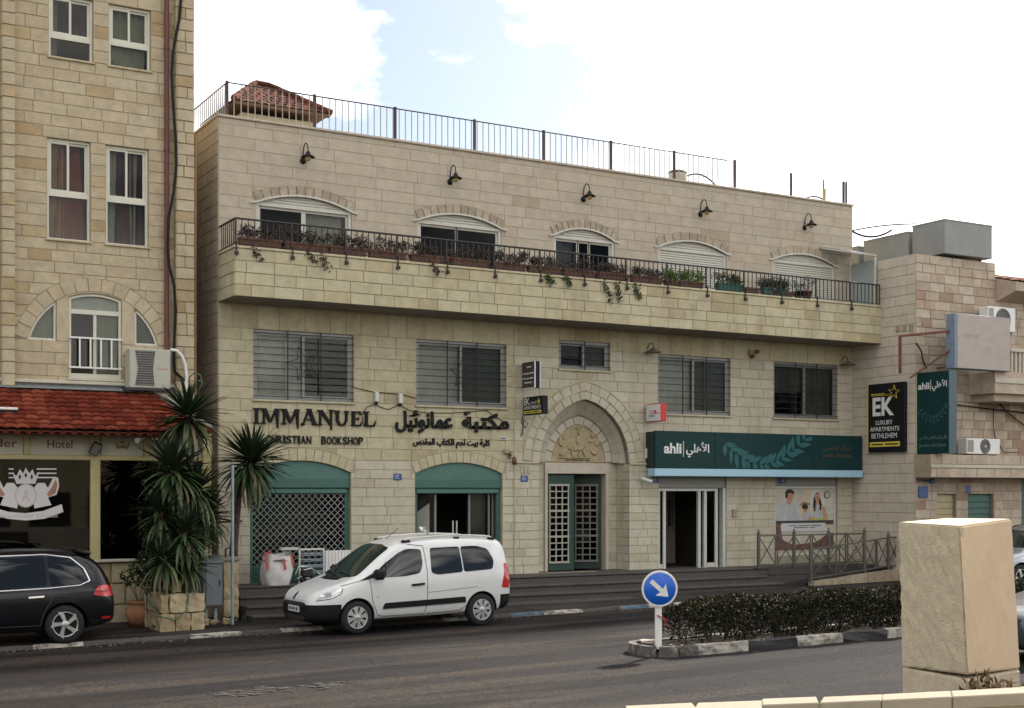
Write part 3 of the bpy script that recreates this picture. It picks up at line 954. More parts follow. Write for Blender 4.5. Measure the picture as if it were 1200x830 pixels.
# shop fronts
def shopfront(q, p, closed):
  x0, x1 = q[0], q[1]
  fr = MB()
  t = .10
  y0 = YF + .10
  fr.box(x0 + .003, x0 + t, y0, y0 + .09, LZ + .002, zsp - .15)
  w = fr.build('shop_front', M_teal, main)
  jb = MB(); jb.box(x1 - t, x1 - .003, y0, y0 + .09, LZ + .002, zsp - .15); jb.build('jamb', M_teal, w)
  hd = MB(); hd.prism([(x0 + .002, zsp - .15), (x1 - .002, zsp - .15)] + p[::-1], F, -.19, -.05, 0); hd.build('arched_head', M_teal_l, w)
  bx = MB(); bx.bbox(x0 + .003, x1 - .003, YF + .03, YF + .19, zsp - .35, zsp - .152, .02); bx.build('shutter_box', M_teal, w)
  bx = MB(); bx.bbox(x0 + .05, x1 - .05, YF + .06, YF + .15, zsp - .47, zsp - .352, .02); bx.build('shutter_rail', M_teal_l, w)
  if closed:
    ls = MB()                              # chain-link roller grille: crossed wavy rods
    zt, zb_ = zsp - .47, LZ + .38
    yy = YF + .11
    st_ = 0.15
    wd, ht = x1 - x0 - 2 * t, zt - zb_
    nd = int((wd + ht) / st_) + 1
    for k_ in range(nd):
      for sg in (1, -1):
        s0 = k_ * st_
        # line u - sg*v = s0 (- ht)
        u_a, v_a = (s0 - ht, 0) if s0 > ht else (0, ht - s0)
        ln = min(wd - u_a, ht - v_a)
        if ln < .02: continue
        ua, ub = u_a, u_a + ln
        va, vb = v_a, v_a + ln
        if sg < 0: ua, ub = wd - ua, wd - ub
        ls.beam((x0 + t + ua, yy + .004 * sg, zb_ + va), (x0 + t + ub, yy + .004 * sg, zb_ + vb), .014, .007, up=(0, 1, 0))
    ls.build('chain_grille', mat('galvanised_grille', (0.27, 0.30, 0.28), .5, metal=.4), w, kind='stuff')
    for k_ in range(5):
      sl = MB(); sl.bbox(x0 + t, x1 - t, YF + .10, YF + .13, LZ + .01 + k_ * .075, LZ + .08 + k_ * .075, .012); sl.build('shutter_slat', M_teal, w)
    gl = MB(); gl.box(x0 + t, x1 - t, YF + .26, YF + .268, LZ + .3, zsp - .3); gl.build('pane', M_glass, w)
    sh = MB()
    for zz in (1.15, 1.65, 2.1):
      sh.box(x0 + .12, x1 - .12, YF + .55, YF + .85, zz, zz + .03)
    s_ = sh.build('display_shelf', M_room, w)
  else:
    xa = x0 + t
    cols = [(xa, xa + .52, 'l'), (xa + .52, xa + 1.42, 'open'), (xa + 1.42, xa + 1.95, 'l'), (xa + 1.95, x1 - t, 'r')]
    fm = MB()
    for (a, c, kk) in cols:
      fm.box(a, a + .045, YF + .24, YF + .30, LZ, zsp - .30)
    fm.box(x1 - t - .045, x1 - t, YF + .24, YF + .30, LZ, zsp - .3)
    fm.box(xa + .05, x1 - t - .05, YF + .242, YF + .298, zsp - .44, zsp - .36)
    fm.build('door_frame', M_alu, w)
    for (a, c, kk) in cols:
      if kk == 'open': continue
      g = MB(); g.box(a + .045, c - .0, YF + .262, YF + .27, LZ + .02, zsp - .44); g.build('pane', M_glass, w)
    # grey blind behind one pane, display behind another
    g = MB(); g.box(xa + 1.47, xa + 1.93, YF + .36, YF + .37, LZ + .9, zsp - .45); g.build('blind', M_blind_d, w)
    g = MB(); g.box(xa + .02, xa + .5, YF + .6, YF + .62, LZ + 1.2, zsp - .5); g.build('blind', M_blind_d, w)
    g = MB(); g.prism([(xa + .02, 1.45), (xa + .50, 1.45), (xa + .50, 2.35), (xa + .22, 2.18), (xa + .02, 1.9)], F, -.50, -.47); g.build('poster', M_white, w)
    g = MB()
    for hx in (xa + .98, xa + 1.08): g.tube([(hx, YF + .2, LZ + .75), (hx, YF + .2, LZ + 1.3)], .018, 6)
    g.build('door_handle', M_alu_l, w)
shopfront(SH[0], SHA[0], True)
shopfront(SH[1], SHA[1], False)

# entrance portal
YD = 28.55
port = MB()
FD = frameY(YD)
DX0, DX1, DZ1 = X(641, YD), X(709, YD), Z(675, 555.5, YD)
ix0, ix1 = EX0 - .05, EX1 + .05
# deep reveal following the arch
n = len(ENA)
loop = [(EX0, LZ)] + ENA + [(EX1, LZ)]
rv = [F(u, v, .0) for u, v in loop] + [F(u, v, -(YD - YF) - .3) for u, v in loop]
port.add(rv, [(i, i + 1, len(loop) + i + 1, len(loop) + i) for i in range(len(loop) - 1)])
portal = port.build('entrance_portal', M_pale, main)
ps = Stones()
# inner wall with door opening, tympanum
iw = MB()
zs2 = Z(676, 543, YD)
TYM = pointed_arch(X(645, YD), X(708, YD), zs2 + .02, Z(676, 497, YD))
for (a, c, z0_, z1_) in ((EX0 - .1, DX0, LZ, DZ1), (DX1, EX1 + .1, LZ, DZ1), (EX0 - .1, EX1 + .1, DZ1, EZC + .5)):
  iw.box(a, c, YD + .002, YD + .25, z0_, z1_)
iw.build('inner_wall', M_pale, portal)
courses(ps, FD, DX1 + .095, EX1 - .004, zl[:nb + 1], [], M_pale, .3, .6, seed=44)
courses(ps, FD, EX0, DX0 - .095, zl[:nb + 1], [], M_pale, .3, .6, seed=45)
lt = MB(); lt.bbox(DX0 - .09, DX1 + .09, YD - .05, YD - .002, DZ1 + .003, zs2, .008); lt.build('lintel', M_white_stone, portal)
lt = MB(); lt.bbox(DX0 - .09, DX0 - .002, YD - .05, YD + .1, LZ, DZ1, .008); lt.build('jamb', M_white_stone, portal)
lt = MB(); lt.bbox(DX1 + .002, DX1 + .09, YD - .05, YD + .1, LZ, DZ1, .008); lt.build('jamb', M_white_stone, portal)
ty = MB(); ty.prism([TYM[0]] + TYM[1:], FD, .003, .03, 0.01); tymp = ty.build('tympanum', mat('carved_stone', (0.40, 0.32, 0.19), .85, noise=.25, nscale=9, bump=.5, bscale=25), portal)
rnd = random.Random(4)
rel = MB()                                 # carved relief: horse and rider like lumps of low relief
cxx, czz = (TYM[0][0] + TYM[-1][0]) / 2, zs2
def blob(u, v, ru, rv_, rot=0):
  pts = []
  for k_ in range(10):
    t = 2 * PI * k_ / 10
    a, c = ru * math.cos(t), rv_ * math.sin(t)
    pts.append((u + a * math.cos(rot) - c * math.sin(rot), v + a * math.sin(rot) + c * math.cos(rot)))
  rel.prism(pts, FD, .02, .075, min(ru, rv_) * .35)
for q in ((-.05, .36, .26, .09, .1), (.22, .47, .07, .13, -.5), (.33, .56, .10, .05, -.4), (-.3, .42, .14, .04, .9), (-.02, .55, .07, .16, .2), (.02, .74, .06, .07, 0), (-.18, .2, .04, .15, .3), (.02, .2, .035, .14, -.4), (.18, .22, .04, .15, .5), (-.45, .25, .15, .08, .6), (.45, .28, .14, .1, -.6), (-.52, .5, .10, .14, .3), (.55, .52, .11, .13, -.3), (-.4, .62, .1, .06, .5), (.42, .7, .08, .09, 0), (.05, .9, .16, .05, .4), (-.1, .12, .5, .03, 0)):
  blob(cxx + q[0], czz + q[1] + .02, *q[2:])
rel.build('relief', MATS['carved_stone'], portal)
ring(ps, FD, pointed_arch(TYM[0][0] - .004, TYM[-1][0] + .004, zs2 + .02, interp(TYM, cxx) + .004), .2, 11, M_white_stone, .05, seed=41)
# radiating stones of the niche above
inner_e = ring(None, FD, pointed_arch(TYM[0][0] - .2, TYM[-1][0] + .2, zs2 + .02, interp(TYM, cxx) + .23), .3, 1, M_low)
NI = pointed_arch(TYM[0][0] - .21, TYM[-1][0] + .21, zs2 + .02, interp(TYM, cxx) + .24, 30)
NO = pointed_arch(EX0 + .01, EX1 - .01, EZS, EZC - .01, 30)
for k in range(15):                        # splayed niche of radiating stones
  mb = MB(); mb.tone = rnd.uniform(.3, .9)
  q = []
  for (j, f0) in ((2 * k, .02), (2 * k + 1, 0), (2 * k + 2, -.02)):
    jo, ji = Vector(F(*NO[j], -.14)), Vector(FD(*NI[j], .06))
    q.append((jo, jo.lerp(ji, .49), jo.lerp(ji, .51), ji))
  sh = lambda a, b_, f: a.lerp(b_, f)
  for c0, c1 in ((0, 1), (2, 3)):
    rows = [(sh(q[0][c], q[1][c], .04), q[1][c], sh(q[2][c], q[1][c], .04)) for c in (c0, c1)]
    vv = [p for r_ in rows for p in r_]
    cen = sum(vv, Vector()) / 6; nrm = (vv[2] - vv[0]).cross(vv[3] - vv[0]).normalized()
    if nrm.y > 0: nrm = -nrm
    mb.add([p + nrm * .012 for p in vv] + [p - nrm * .03 for p in vv], [(0, 1, 4, 3), (1, 2, 5, 4), (0, 6, 7, 1), (1, 7, 8, 2), (3, 4, 10, 9), (4, 5, 11, 10), (0, 3, 9, 6), (2, 8, 11, 5)])
  mb.build('niche_stone', M_white_stone, portal)
mb = MB()
for j in range(30):
  jo = [Vector(F(*NO[i], -.16)) for i in (j, j + 1)]; ji = [Vector(FD(*NI[i], .03)) for i in (j, j + 1)]
  mb.add([jo[0], jo[1], ji[1], ji[0]], [(0, 1, 2, 3)])
mb.build('niche_joints', M_mortar, portal)
for pts_, pr_ in ((E1, .062), (E2, .05)):
  mb = MB(); pl = [Vector(F(u, v, pr_ - .035)) for u, v in pts_[::2] if v > EZS]
  mb.tube(pl, .024, 6); mb.build('hood_moulding', M_low, portal)
for q in ps.l:
  mb = MB(); mb.tone = q[6]; mb.prism(q[1], q[2], q[3], q[4], q[5]); mb.build('voussoir', q[7], portal, fixn=False)
# courses painted on the reveal sides as stones
for (xx, sgn) in ((EX1, 1),):
  fr_ = frameX(xx)
  for k_ in range(nb):
    for (ya, yb) in (((YF + .02, YD - .02),) if k_ % 2 else ((YF + .02, YF + .25), (YF + .26, YD - .02))):
      mb = MB(); mb.tone = rnd.uniform(.3, .75); mb.prism([(ya, zl[k_] + .005), (yb, zl[k_] + .005), (yb, zl[k_ + 1] - .005), (ya, zl[k_ + 1] - .005)], fr_, 0.001, .012, .005); mb.build('reveal_stone', M_pale, portal)
g = MB()
for k in range(11): g.prism([(cxx - .36 + .065 * k, zs2 + .05), (cxx - .315 + .065 * k, zs2 + .05 + .02 * (k % 3)), (cxx - .315 + .065 * k, zs2 + .1), (cxx - .36 + .065 * k, zs2 + .085)], FD, .031, .036)
g.build('inscription', M_dark, portal)
# moulded impost bands beside the portal
for (a, c) in ((X(603, YF) + .03, EX0 - .01), (EX1 + .01, X(757, YF))):
  ib = MB(); ib.bbox(a, c, YF - .05, YF - .014, EZS - .03, EZS + .02, .01); imp = ib.build('impost_band', M_low, portal)
  ft = MB()
  xx = a + .12
  while xx < c - .3:
    ft.bbox(xx, xx + .07, YF - .034, YF - .012, EZS - .27, EZS - .07, .02); xx += .105
    if xx > a + .62: break
  ft.build('fluting', M_low, imp)
# the two green leaves
def leaf(name, w_, m, hinge, ang, lm=None):
  lm = lm or mat('lattice_cream', (.36, .345, .28), .5, noise=.1)
  root_m = Matrix.Translation(hinge) @ Matrix.Rotation(ang, 4, 'Z')
  def tm(mb):
    mb.v = [tuple(root_m @ Vector(p)) for p in mb.v]; return mb
  h = DZ1 - LZ - .04
  mb = MB(); th = .05
  mb.box(0, .12, -th / 2, th / 2, 0, h); mb.box(w_ - .20, w_, -th / 2, th / 2, 0, h)
  mb.box(.12, w_ - .20, -th / 2, th / 2, 0, .2); mb.box(.12, w_ - .2, -th / 2, th / 2, h - .26, h)
  d = tm(mb).build(name, m, portal)
  gl = MB(); gl.box(.12, w_ - .2, -.004, .004, .2, h - .26); tm(gl).build('pane', M_glass_d, d)
  wl, wr, zb, zt = .10, w_ - .18, .2, h - .26
  for k_ in range(4):
    x_ = wl + (wr - wl) * k_ / 3
    g = MB(); g.beam((x_, -.04, zb), (x_, -.04, zt), .03, .03); g.beam((x_, .04, zb), (x_, .04, zt), .03, .03); tm(g).build('lattice_bar', lm, d)
  for k_ in range(13):
    z_ = zb + (zt - zb) * k_ / 12
    big = .05 if k_ in (0, 4, 8, 12) else .028
    g = MB(); e_ = .03 if big > .04 else 0; g.beam((wl - e_, -.045, z_), (wr + e_, -.045, z_), .03, big); g.beam((wl - e_, .045, z_), (wr + e_, .045, z_), .03, big); tm(g).build('lattice_bar', lm, d)
  return d
dm = (DX0 + DX1) / 2 - .04
leaf('door_leaf', dm - DX0, M_gdoor, (DX0 + .004, YD + .08, LZ + .02), 0)
l2 = leaf('door_leaf', dm - DX0, mat('door_green_shaded', (.006, .02, .014), .6), (DX1 - .02, YD + .16, LZ + .02), R(180 - 30), mat('lattice_shaded', (.15, .145, .12), .6))  # leaf and lattice coloured darker to imitate the shade of the hall
l2['label'] = 'inner door leaf standing open in the dark hall'

# bank front
bf = MB()
y0 = YF + .06
bf.bbox(BD[0] + .003, BD[1] - .003, YF + .03, YF + .2, BD[3] - .34, BD[3] - .003, .02)
bank = bf.build('bank_front', mat('grey_shutter_box', (0.27, 0.265, 0.235), .55, noise=.06), main)
bx0, bx1, bz = BD[0], BD[1], BD[3] - .34
xs_ = [bx0, X(780, YF), X(823, YF), X(841, YF), bx1]
fm = MB()
for i, xx in enumerate((X(773, YF) + .03, X(781, YF), X(822, YF), X(829, YF), X(842, YF))):
  fm.box(xx - .04, xx + .04, y0 + .02, y0 + .1, LZ, bz)
fm.box(X(848, YF), bx1 - .003, YF + .02, YF + .2, LZ, bz)
fm.box(X(773, YF) + .07, X(842, YF) - .04, y0 + .022, y0 + .098, bz - .07, bz - .001)
fm.build('door_frame', M_alu_l, bank)
for (a, c) in ((773.5, 780.5), (829.5, 841.5)):
  g = MB(); g.box(X(a, YF) + .05, X(c, YF) - .04, y0 + .055, y0 + .063, LZ + .12, bz - .07); g.build('pane', M_glass_d, bank)
  g = MB(); g.box(X(a, YF) + .05, X(c, YF) - .04, y0 + .03, y0 + .09, LZ + .01, LZ + .12); g.build('kick_rail', M_alu_l, bank)
g = MB(); g.box(X(781, YF) + .2, X(822, YF) + .8, 30.2, 30.25, LZ, 3.3); g.build('inner_partition', mat('hall_wall', (0.30, 0.25, 0.19), .9), bank)
g = MB(); g.box(X(818, YF), X(822, YF), 29.2, 29.3, 1.7, 2.4); g.build('notice_board', M_dark, bank)
wf = MB(); wf.bbox(BW[0] + .003, BW[1] - .003, YF + .03, YF + .2, BW[3] - .30, BW[3] - .003, .02)
bwin = wf.build('shop_window', MATS['grey_shutter_box'], main)
wf = MB(); wz1 = BW[3] - .3
for (p0, p1, r0, r1) in ((BW[0] + .003, BW[0] + .07, BW[2], wz1), (BW[1] - .07, BW[1] - .003, BW[2], wz1), (BW[0] + .07, BW[1] - .07, BW[2], BW[2] + .06), (BW[0] + .07, BW[1] - .07, wz1 - .06, wz1)):
  wf.box(p0, p1, y0 + .0, y0 + .08, r0, r1)
wf.build('window_frame', M_alu_l, bwin)
g = MB(); g.box(BW[0] + .07, BW[1] - .07, y0 + .03, y0 + .036, BW[2] + .06, wz1 - .06); g.build('pane', M_glass, bwin)
# ================================================================== THINGS ON THE MAIN BUILDING
# balcony railing
rail = thing('balcony_railing', 'dark iron railing of thin bars running along the balcony parapet', 'railing', (XL, YB, ZP))
ZT = Z(275, 252, YB); ZT = (ZT + Z(1034, 337, YB)) / 2
yr = YB + .02
b = MB(); b.tube([(XL + .02, yr, ZT), (XR - .04, yr, ZT)], .022, 6); b.tube([(XL + .02, yr, ZT), (XL + .02, YF - .02, ZT)], .022, 6); b.build('top_rail', M_iron, rail)
b = MB(); b.beam((XL + .02, yr, ZP + .05), (XR - .04, yr, ZP + .05), .03, .015); b.beam((XL + .02, yr + .02, ZP + .05), (XL + .02, YF - .02, ZP + .05), .03, .015); b.build('bottom_rail', M_iron, rail)
nb_ = 134
bm0 = None
for k in range(nb_ + 1):
  xx = XL + .02 + (XR - XL - .06) * k / nb_
  post = k % 9 == 0
  if bm0 is None or post:
    g = MB(); g.beam((xx, yr, ZP + .05), (xx, yr, ZT), .034 if post else .017)
    if post:
      g.beam((xx, yr - .055, ZP + .06), (xx, yr - .055, ZP - .16), .03); g.beam((xx, yr, ZP + .06), (xx, yr - .07, ZP + .06), .03); g.bbox(xx - .035, xx + .035, yr - .11, yr - .03, ZP - .2, ZP - .13, .005)
    o = g.build('railing_post' if post else 'baluster', M_iron, rail)
    if not post: bm0 = (o, xx)
  else:
    o = bm0[0].copy(); COL.objects.link(o); o.location.x = xx - bm0[1]
for k in range(7):
  o = bm0[0].copy(); COL.objects.link(o); o.location = (XL + .02 - bm0[1], .13 * (k + 1), 0)

# roof railing
rr_ = thing('roof_railing', 'rusty iron railing with pale thin bars along the roof edge', 'railing', (XL, YF, ZR))
yr2 = YF + .08
ztr = Z(266, 96.5, yr2)
posts = [266, 368.5, 463, 556, 637, 716, 790, 861]
M_pale = mat('pale_weathered_iron', (0.33, 0.31, 0.29), .6, noise=.2)
x0r = X(266, yr2)
for k, p in enumerate(posts):
  xx = X(p, yr2)
  g = MB(); g.beam((xx, yr2, ZR), (xx, yr2, ztr + .03), .055); g.build('railing_post', M_rust, rr_)
g = MB(); g.beam((x0r, yr2 + 2.95, ZR), (x0r, yr2 + 2.95, ztr - .1), .055); g.build('railing_post', M_rust, rr_)
g = MB(); g.tube([(x0r, yr2, ztr), (X(852, yr2), yr2, ztr - .01)], .015, 6); g.build('top_rail', M_iron, rr_)
g = MB(); g.tube([(x0r, yr2, ztr), (x0r, yr2 + 5.5, ztr)], .015, 6); g.build('top_rail', M_iron, rr_)
g = MB(); g.beam((x0r, yr2, ZR + .07), (X(800, yr2), yr2, ZR + .07), .02); g.beam((x0r, yr2 + .02, ZR + .07), (x0r, yr2 + 5.5, ZR + .07), .02); g.build('bottom_rail', M_iron, rr_)
xe = X(846, yr2)
nbr = int((xe - x0r) / .155)
first = None
for k in range(1, nbr):
  xx = x0r + (xe - x0r) * k / nbr
  if first is None:
    g = MB(); g.beam((xx, yr2, ZR + .06), (xx, yr2, ztr), .017); first = (g.build('baluster', M_pale, rr_), xx)
  else:
    o = first[0].copy(); COL.objects.link(o); o.location.x = xx - first[1]
for k in range(1, 20):
  o = first[0].copy(); COL.objects.link(o); o.location = (x0r - first[1], .145 * k, 0)

# loose posts at the right end of the roof
for i, (p, py0, py1, m_, lab) in enumerate(((927, 203, 232, M_rust, 'lone short rusty post on the roof edge, leftmost past the railing'), (965, 211, 236, mat('yellow_rust', (.42, .30, .10), .8, noise=.3), 'thin post with a yellowed foot on the roof edge'), (988.5, 213, 240, M_iron, 'tall dark post nearest the right roof corner'))):
  xx = X(p, YF + .2)
  t = thing('roof_post', lab, 'post', (xx, YF + .2, ZR))
  g = MB(); g.beam((xx, YF + .2, ZR), (xx, YF + .2, Z(p, py0, YF + .2)), .05 if i != 1 else .025)
  if i == 2: g.beam((xx + .1, YF + .2, ZR), (xx + .1, YF + .2, Z(p, py0, YF + .2)), .04)
  g.build('post', M_rust if i == 0 else M_iron, t)
  if i == 1: g = MB(); g.beam((xx, YF + .17, ZR), (xx, YF + .17, ZR + .42), .06); g.build('post_foot', m_, t)
# roof tank and hoses
xx = X(794, YF + .7)
t = thing('roof_tank', 'small pale round tank standing on the roof behind the railing', 'tank', (xx, YF + .7, ZR))
g = MB(); g.lathe([(.001, 0), (.24, 0), (.24, .42), (.22, .47), (.001, .5)], (xx, YF + .7, ZR), 18); g.build('tank_body', mat('tank_beige', (.42, .38, .31), .5, noise=.1), t)
g = MB(); g.lathe([(.245, 0), (.255, .01), (.255, .03), (.245, .04)], (xx, YF + .7, ZR + .4), 18); g.build('tank_rim', M_iron, t)
def arc_tube(name, label, p, q, h, r, m, cat, n=10):
  p, q = Vector(p), Vector(q)
  pts = [p.lerp(q, i / n) + Vector((0, 0, h * 4 * (i / n) * (1 - i / n))) for i in range(n + 1)]
  g = MB(); g.tube(pts, r, 6)
  o = g.build(name, m); tag(o, label, cat); return o
arc_tube('hose', 'black hose arching from the roof tank to the roof edge', (xx + .24, YF + .6, ZR + .35), (xx + 1.0, YF + .25, ZR + .04), .18, .022, M_black, 'hose')
arc_tube('hose', 'black hose lying in a low arch beside the yellowed roof post', (X(940, YF + .3), YF + .3, ZR + .05), (X(972, YF + .3), YF + .3, ZR + .05), .16, .02, M_black, 'hose')

# roof hut with tiled hip roof
hy = 30.0
hx0, hx1 = X(274, hy), X(388, hy)
hut = thing('roof_hut', 'small rendered hut on the roof with a red tiled hip roof', 'hut', ((hx0 + hx1) / 2, hy + 1, ZR))
g = MB(); g.box(hx0 + .28, hx1 - .28, hy + .3, hy + 2.3, ZR - .2, Z(330, 134, hy)); g.build('wall', mat('cream_render', (.45, .40, .30), .9, noise=.12), hut)
ze, zp = Z(330, 126, hy), Z(322, 103, hy + 1.2)
pk0, pk1 = (hx0 + .95, hy + 1.25, zp), (hx1 - 1.1, hy + 1.25, zp)
c00, c10, c11, c01 = (hx0, hy, ze), (hx1, hy, ze), (hx1, hy + 2.6, ze), (hx0, hy + 2.6, ze)
g = MB(); g.add([c00, c10, c11, c01, pk0, pk1], [(0, 1, 5, 4), (1, 2, 5), (2, 3, 4, 5), (3, 0, 4), (3, 2, 1, 0)]); hr = g.build('roof', mat('hut_roof_board', (.12, .06, .04), .9), hut)
M_tile = mat('clay_tile', (.15, .028, .016), .95, noise=.35, nscale=9, bump=.3, tone=[(0, (.09, .019, .012)), (.5, (.15, .028, .016)), (1, (.22, .055, .03))], spec=.1)
M_tile_old = mat('clay_tile_old', (.10, .035, .022), .95, noise=.3, nscale=9, bump=.3, tone=[(0, (.07, .028, .02)), (.5, (.10, .036, .023)), (1, (.14, .055, .035))], spec=.1)
def tiles(a, bq, c, d, rows, cols, m, parent, name, rnd, th=.035, stuff=False, clip=None):
  """overlapping barrel tiles on the plane a-b (eave) d-c (ridge)"""
  a, bq, c, d = map(Vector, (a, bq, c, d))
  nrm = (bq - a).cross(d - a).normalized()
  if nrm.z < 0: nrm = -nrm
  out = MB()
  for i in range(rows):
    for j in range(cols):
      f0, f1 = j / cols, (j + 1) / cols
      r0, r1 = i / rows, min(1, (i + 1.12) / rows)
      def P(f, r_): return (a.lerp(bq, f)).lerp(d.lerp(c, f), r_)
      if clip and not clip(P((f0 + f1) / 2, (r0 + r1) / 2)): continue
      k = 4
      vs = []
      for rr, lift in ((r0, th * 1.35), (r1, th * .35)):
        for q in range(k + 1):
          f = f0 + (f1 - f0) * q / k
          h = th * (.2 + .9 * math.sin(PI * q / k)) + lift
          vs.append(P(f, rr) + nrm * h)
      for q in range(k + 1):                     # thick lower edge
        f = f0 + (f1 - f0) * q / k
        h = th * (.2 + .9 * math.sin(PI * q / k)) + th * .7
        vs.append(P(f, r0) + nrm * h)
      fs = [(q, q + 1, k + 2 + q, k + 1 + q) for q in range(k)] + [(2 * k + 2 + q, 2 * k + 3 + q, q + 1, q) for q in range(k)]
      out.tone = rnd.uniform(0, 1)
      if stuff: out.add(vs, fs, True)
      else:
        one = MB(); one.tone = out.tone; one.add(vs, fs, True); one.build(name, m, parent, fixn=False)
  if stuff: out.build(name, m, parent, kind='stuff', fixn=False)
rt = random.Random(8)
def tri_tiles(e0, e1, p0, p1, rows, cols):
  mb = MB()
  e0, e1, p0, p1 = map(Vector, (e0, e1, p0, p1))
  nrm = (e1 - e0).cross(p0 - e0).normalized()
  if nrm.z < 0: nrm = -nrm
  for i in range(rows):
    for r0, r1 in ((i / rows, (i + 1.1) / rows),):
      A0, B0, A1, B1 = e0.lerp(p0, r0), e1.lerp(p1, r0), e0.lerp(p0, min(1, r1)), e1.lerp(p1, min(1, r1))
      n_t = max(1, int((B0 - A0).length / .2))
      for j in range(n_t):
        f0, f1 = j / n_t, (j + 1) / n_t
        mb.tone = rt.random()
        q = [A0.lerp(B0, f0), A0.lerp(B0, (f0 + f1) / 2), A0.lerp(B0, f1), A1.lerp(B1, f1), A1.lerp(B1, (f0 + f1) / 2), A1.lerp(B1, f0)]
        hs = [.02, .045, .02, .012, .034, .012]
        mb.add([p + nrm * h for p, h in zip(q, hs)], [(0, 1, 4, 5), (1, 2, 3, 4)], True)
  return mb
for args in ((c00, c10, pk0, pk1, 8, 0), (c01, c00, pk0, pk0, 8, 0), (c10, c11, pk1, pk1, 8, 0)):
  tri_tiles(*args).build('roof_tiles', M_tile_old, hut, kind='stuff', fixn=False)
for i, (p, q) in enumerate(((c00, pk0), (c10, pk1), (pk0, pk1))):
  g = MB(); p, q = Vector(p), Vector(q); nn = int((q - p).length / .3)
  for k in range(nn):
    g.tone = rt.random(); g.tube([p.lerp(q, k / nn) + Vector((0, 0, .05)), p.lerp(q, (k + 1.1) / nn) + Vector((0, 0, .05))], [.085, .07], 6)
  g.build('ridge_cap', M_tile_old, hut)
g = MB(); g.beam((hx0 + .02, hy + .05, ze - .03), (hx1 - .02, hy + .05, ze - .03), .1, .07); g.build('eaves_board', mat('brown_wood', (.11, .06, .035), .8, noise=.2), hut)

# five wall lamps
def wall_lamp(px, py, label):
  x_, z_ = X(px, YF), Z(px, py, YF)
  t = thing('wall_lamp', label, 'wall lamp', (x_, YF, z_), group='gooseneck lamps along the upper wall')
  return t
lampspots = [(357, 180, 'black gooseneck wall lamp above the leftmost balcony door, nearest the roof hut'), (529, 205, 'black gooseneck wall lamp above the second balcony door from the roof hut'), (685, 226, 'black gooseneck wall lamp above the middle and narrowest balcony door'), (822, 244, 'black gooseneck wall lamp above the half lowered white shutter'), (944, 260, 'black gooseneck wall lamp above the closed shutter near the roof corner')]
L0 = wall_lamp(*lampspots[0])
x_, z_ = X(357, YF), Z(357, 180, YF)
yw = YF - .012
g = MB(); g.lathe([(.001, -.03), (.05, -.03), (.085, -.005), (.085, .0)], (x_ - .05, yw, z_ - .2), 12, 'Y'); g.build('wall_plate', M_black, L0)
pts = [(x_ - .05, yw - .02, z_ - .17)] + [(x_ - .05 + .03 * i / 10, yw - .02 - .13 * (1 - math.cos(PI * i / 10)), z_ + .02 + .2 * math.sin(PI * i / 10)) for i in range(11)] + [(x_ - .02, yw - .28, z_ - .02)]
g = MB(); g.tube(pts, .014, 7); g.build('gooseneck', M_black, L0)
g = MB(); g.lathe([(.02, .0), (.05, -.03), (.075, -.09), (.17, -.15), (.18, -.165), (.15, -.15), (.06, -.08), (.02, -.03)], (x_ - .02, yw - .28, z_ + .0), 16); g.build('lamp_shade', M_black, L0)
g = MB(); g.lathe([(.05, -.12), (.085, -.17), (.075, -.23), (.03, -.26), (.001, -.265)], (x_ - .02, yw - .28, z_), 14); g.build('glass_bowl', mat('lamp_glass', (.36, .27, .12), .3, spec=.5), L0)
L0.scale = (.86,) * 3
for i, (px, py, lab) in enumerate(lampspots[1:]):
  dup(L0, (X(px, YF), YF, Z(px, py, YF)), lab)

# planters on the parapet
M_terra = mat('terracotta', (.14, .062, .04), .8, noise=.3, nscale=8, bump=.2)
M_gplast = mat('green_plastic', (.02, .10, .075), .45, noise=.1)
def leaves(mb, c, sp, n, L, W_, rnd, up=.3, droop=0.0, tones=(0, 1)):
  """n small leaf blades scattered through an ellipsoid of half-axes sp"""
  for _ in range(n):
    while True:
      p = Vector((rnd.uniform(-1, 1), rnd.uniform(-1, 1), rnd.uniform(-1, 1)))
      if p.length < 1: break
    p = Vector((c[0] + p.x * sp[0], c[1] + p.y * sp[1], c[2] + p.z * sp[2]))
    d = Vector((rnd.gauss(0, 1), rnd.gauss(0, 1), rnd.gauss(up, 1) - droop)).normalized()
    s_ = d.cross(Vector((rnd.gauss(0, 1), rnd.gauss(0, 1), rnd.gauss(0, 1)))).normalized()
    l_, w_ = L * rnd.uniform(.6, 1.3), W_ * rnd.uniform(.7, 1.3)
    nrm = d.cross(s_) * (w_ * .3)
    mb.tone = rnd.uniform(*tones)
    mb.add([p, p + d * l_ * .45 + s_ * w_ / 2 + nrm, p + d * l_, p + d * l_ * .45 - s_ * w_ / 2 + nrm], [(0, 1, 2, 3)])
FOL = [(0, (.018, .026, .012)), (.5, (.04, .06, .022)), (1, (.085, .105, .035))]
M_fol = mat('shrub_leaf', (.04, .06, .022), .6, tone=FOL, spec=.3)
M_dry = mat('dry_purple_leaf', (.055, .038, .034), .7, tone=[(0, (.022, .018, .016)), (.5, (.055, .04, .032)), (1, (.095, .07, .045))], spec=.3)
M_lime = mat('bright_green_leaf', (.09, .16, .03), .6, tone=[(0, (.04, .085, .015)), (1, (.16, .24, .05))], spec=.3)
M_stem = mat('stem_brown', (.09, .06, .04), .9, noise=.3)
rp_ = random.Random(12)
px = 277
PLL = ['weathered', 'brick red', 'dusty', 'pale rimmed', 'dark stained', 'sunburnt']
def plx(i): return i
plist = []
xx = XL + .12
i = 0
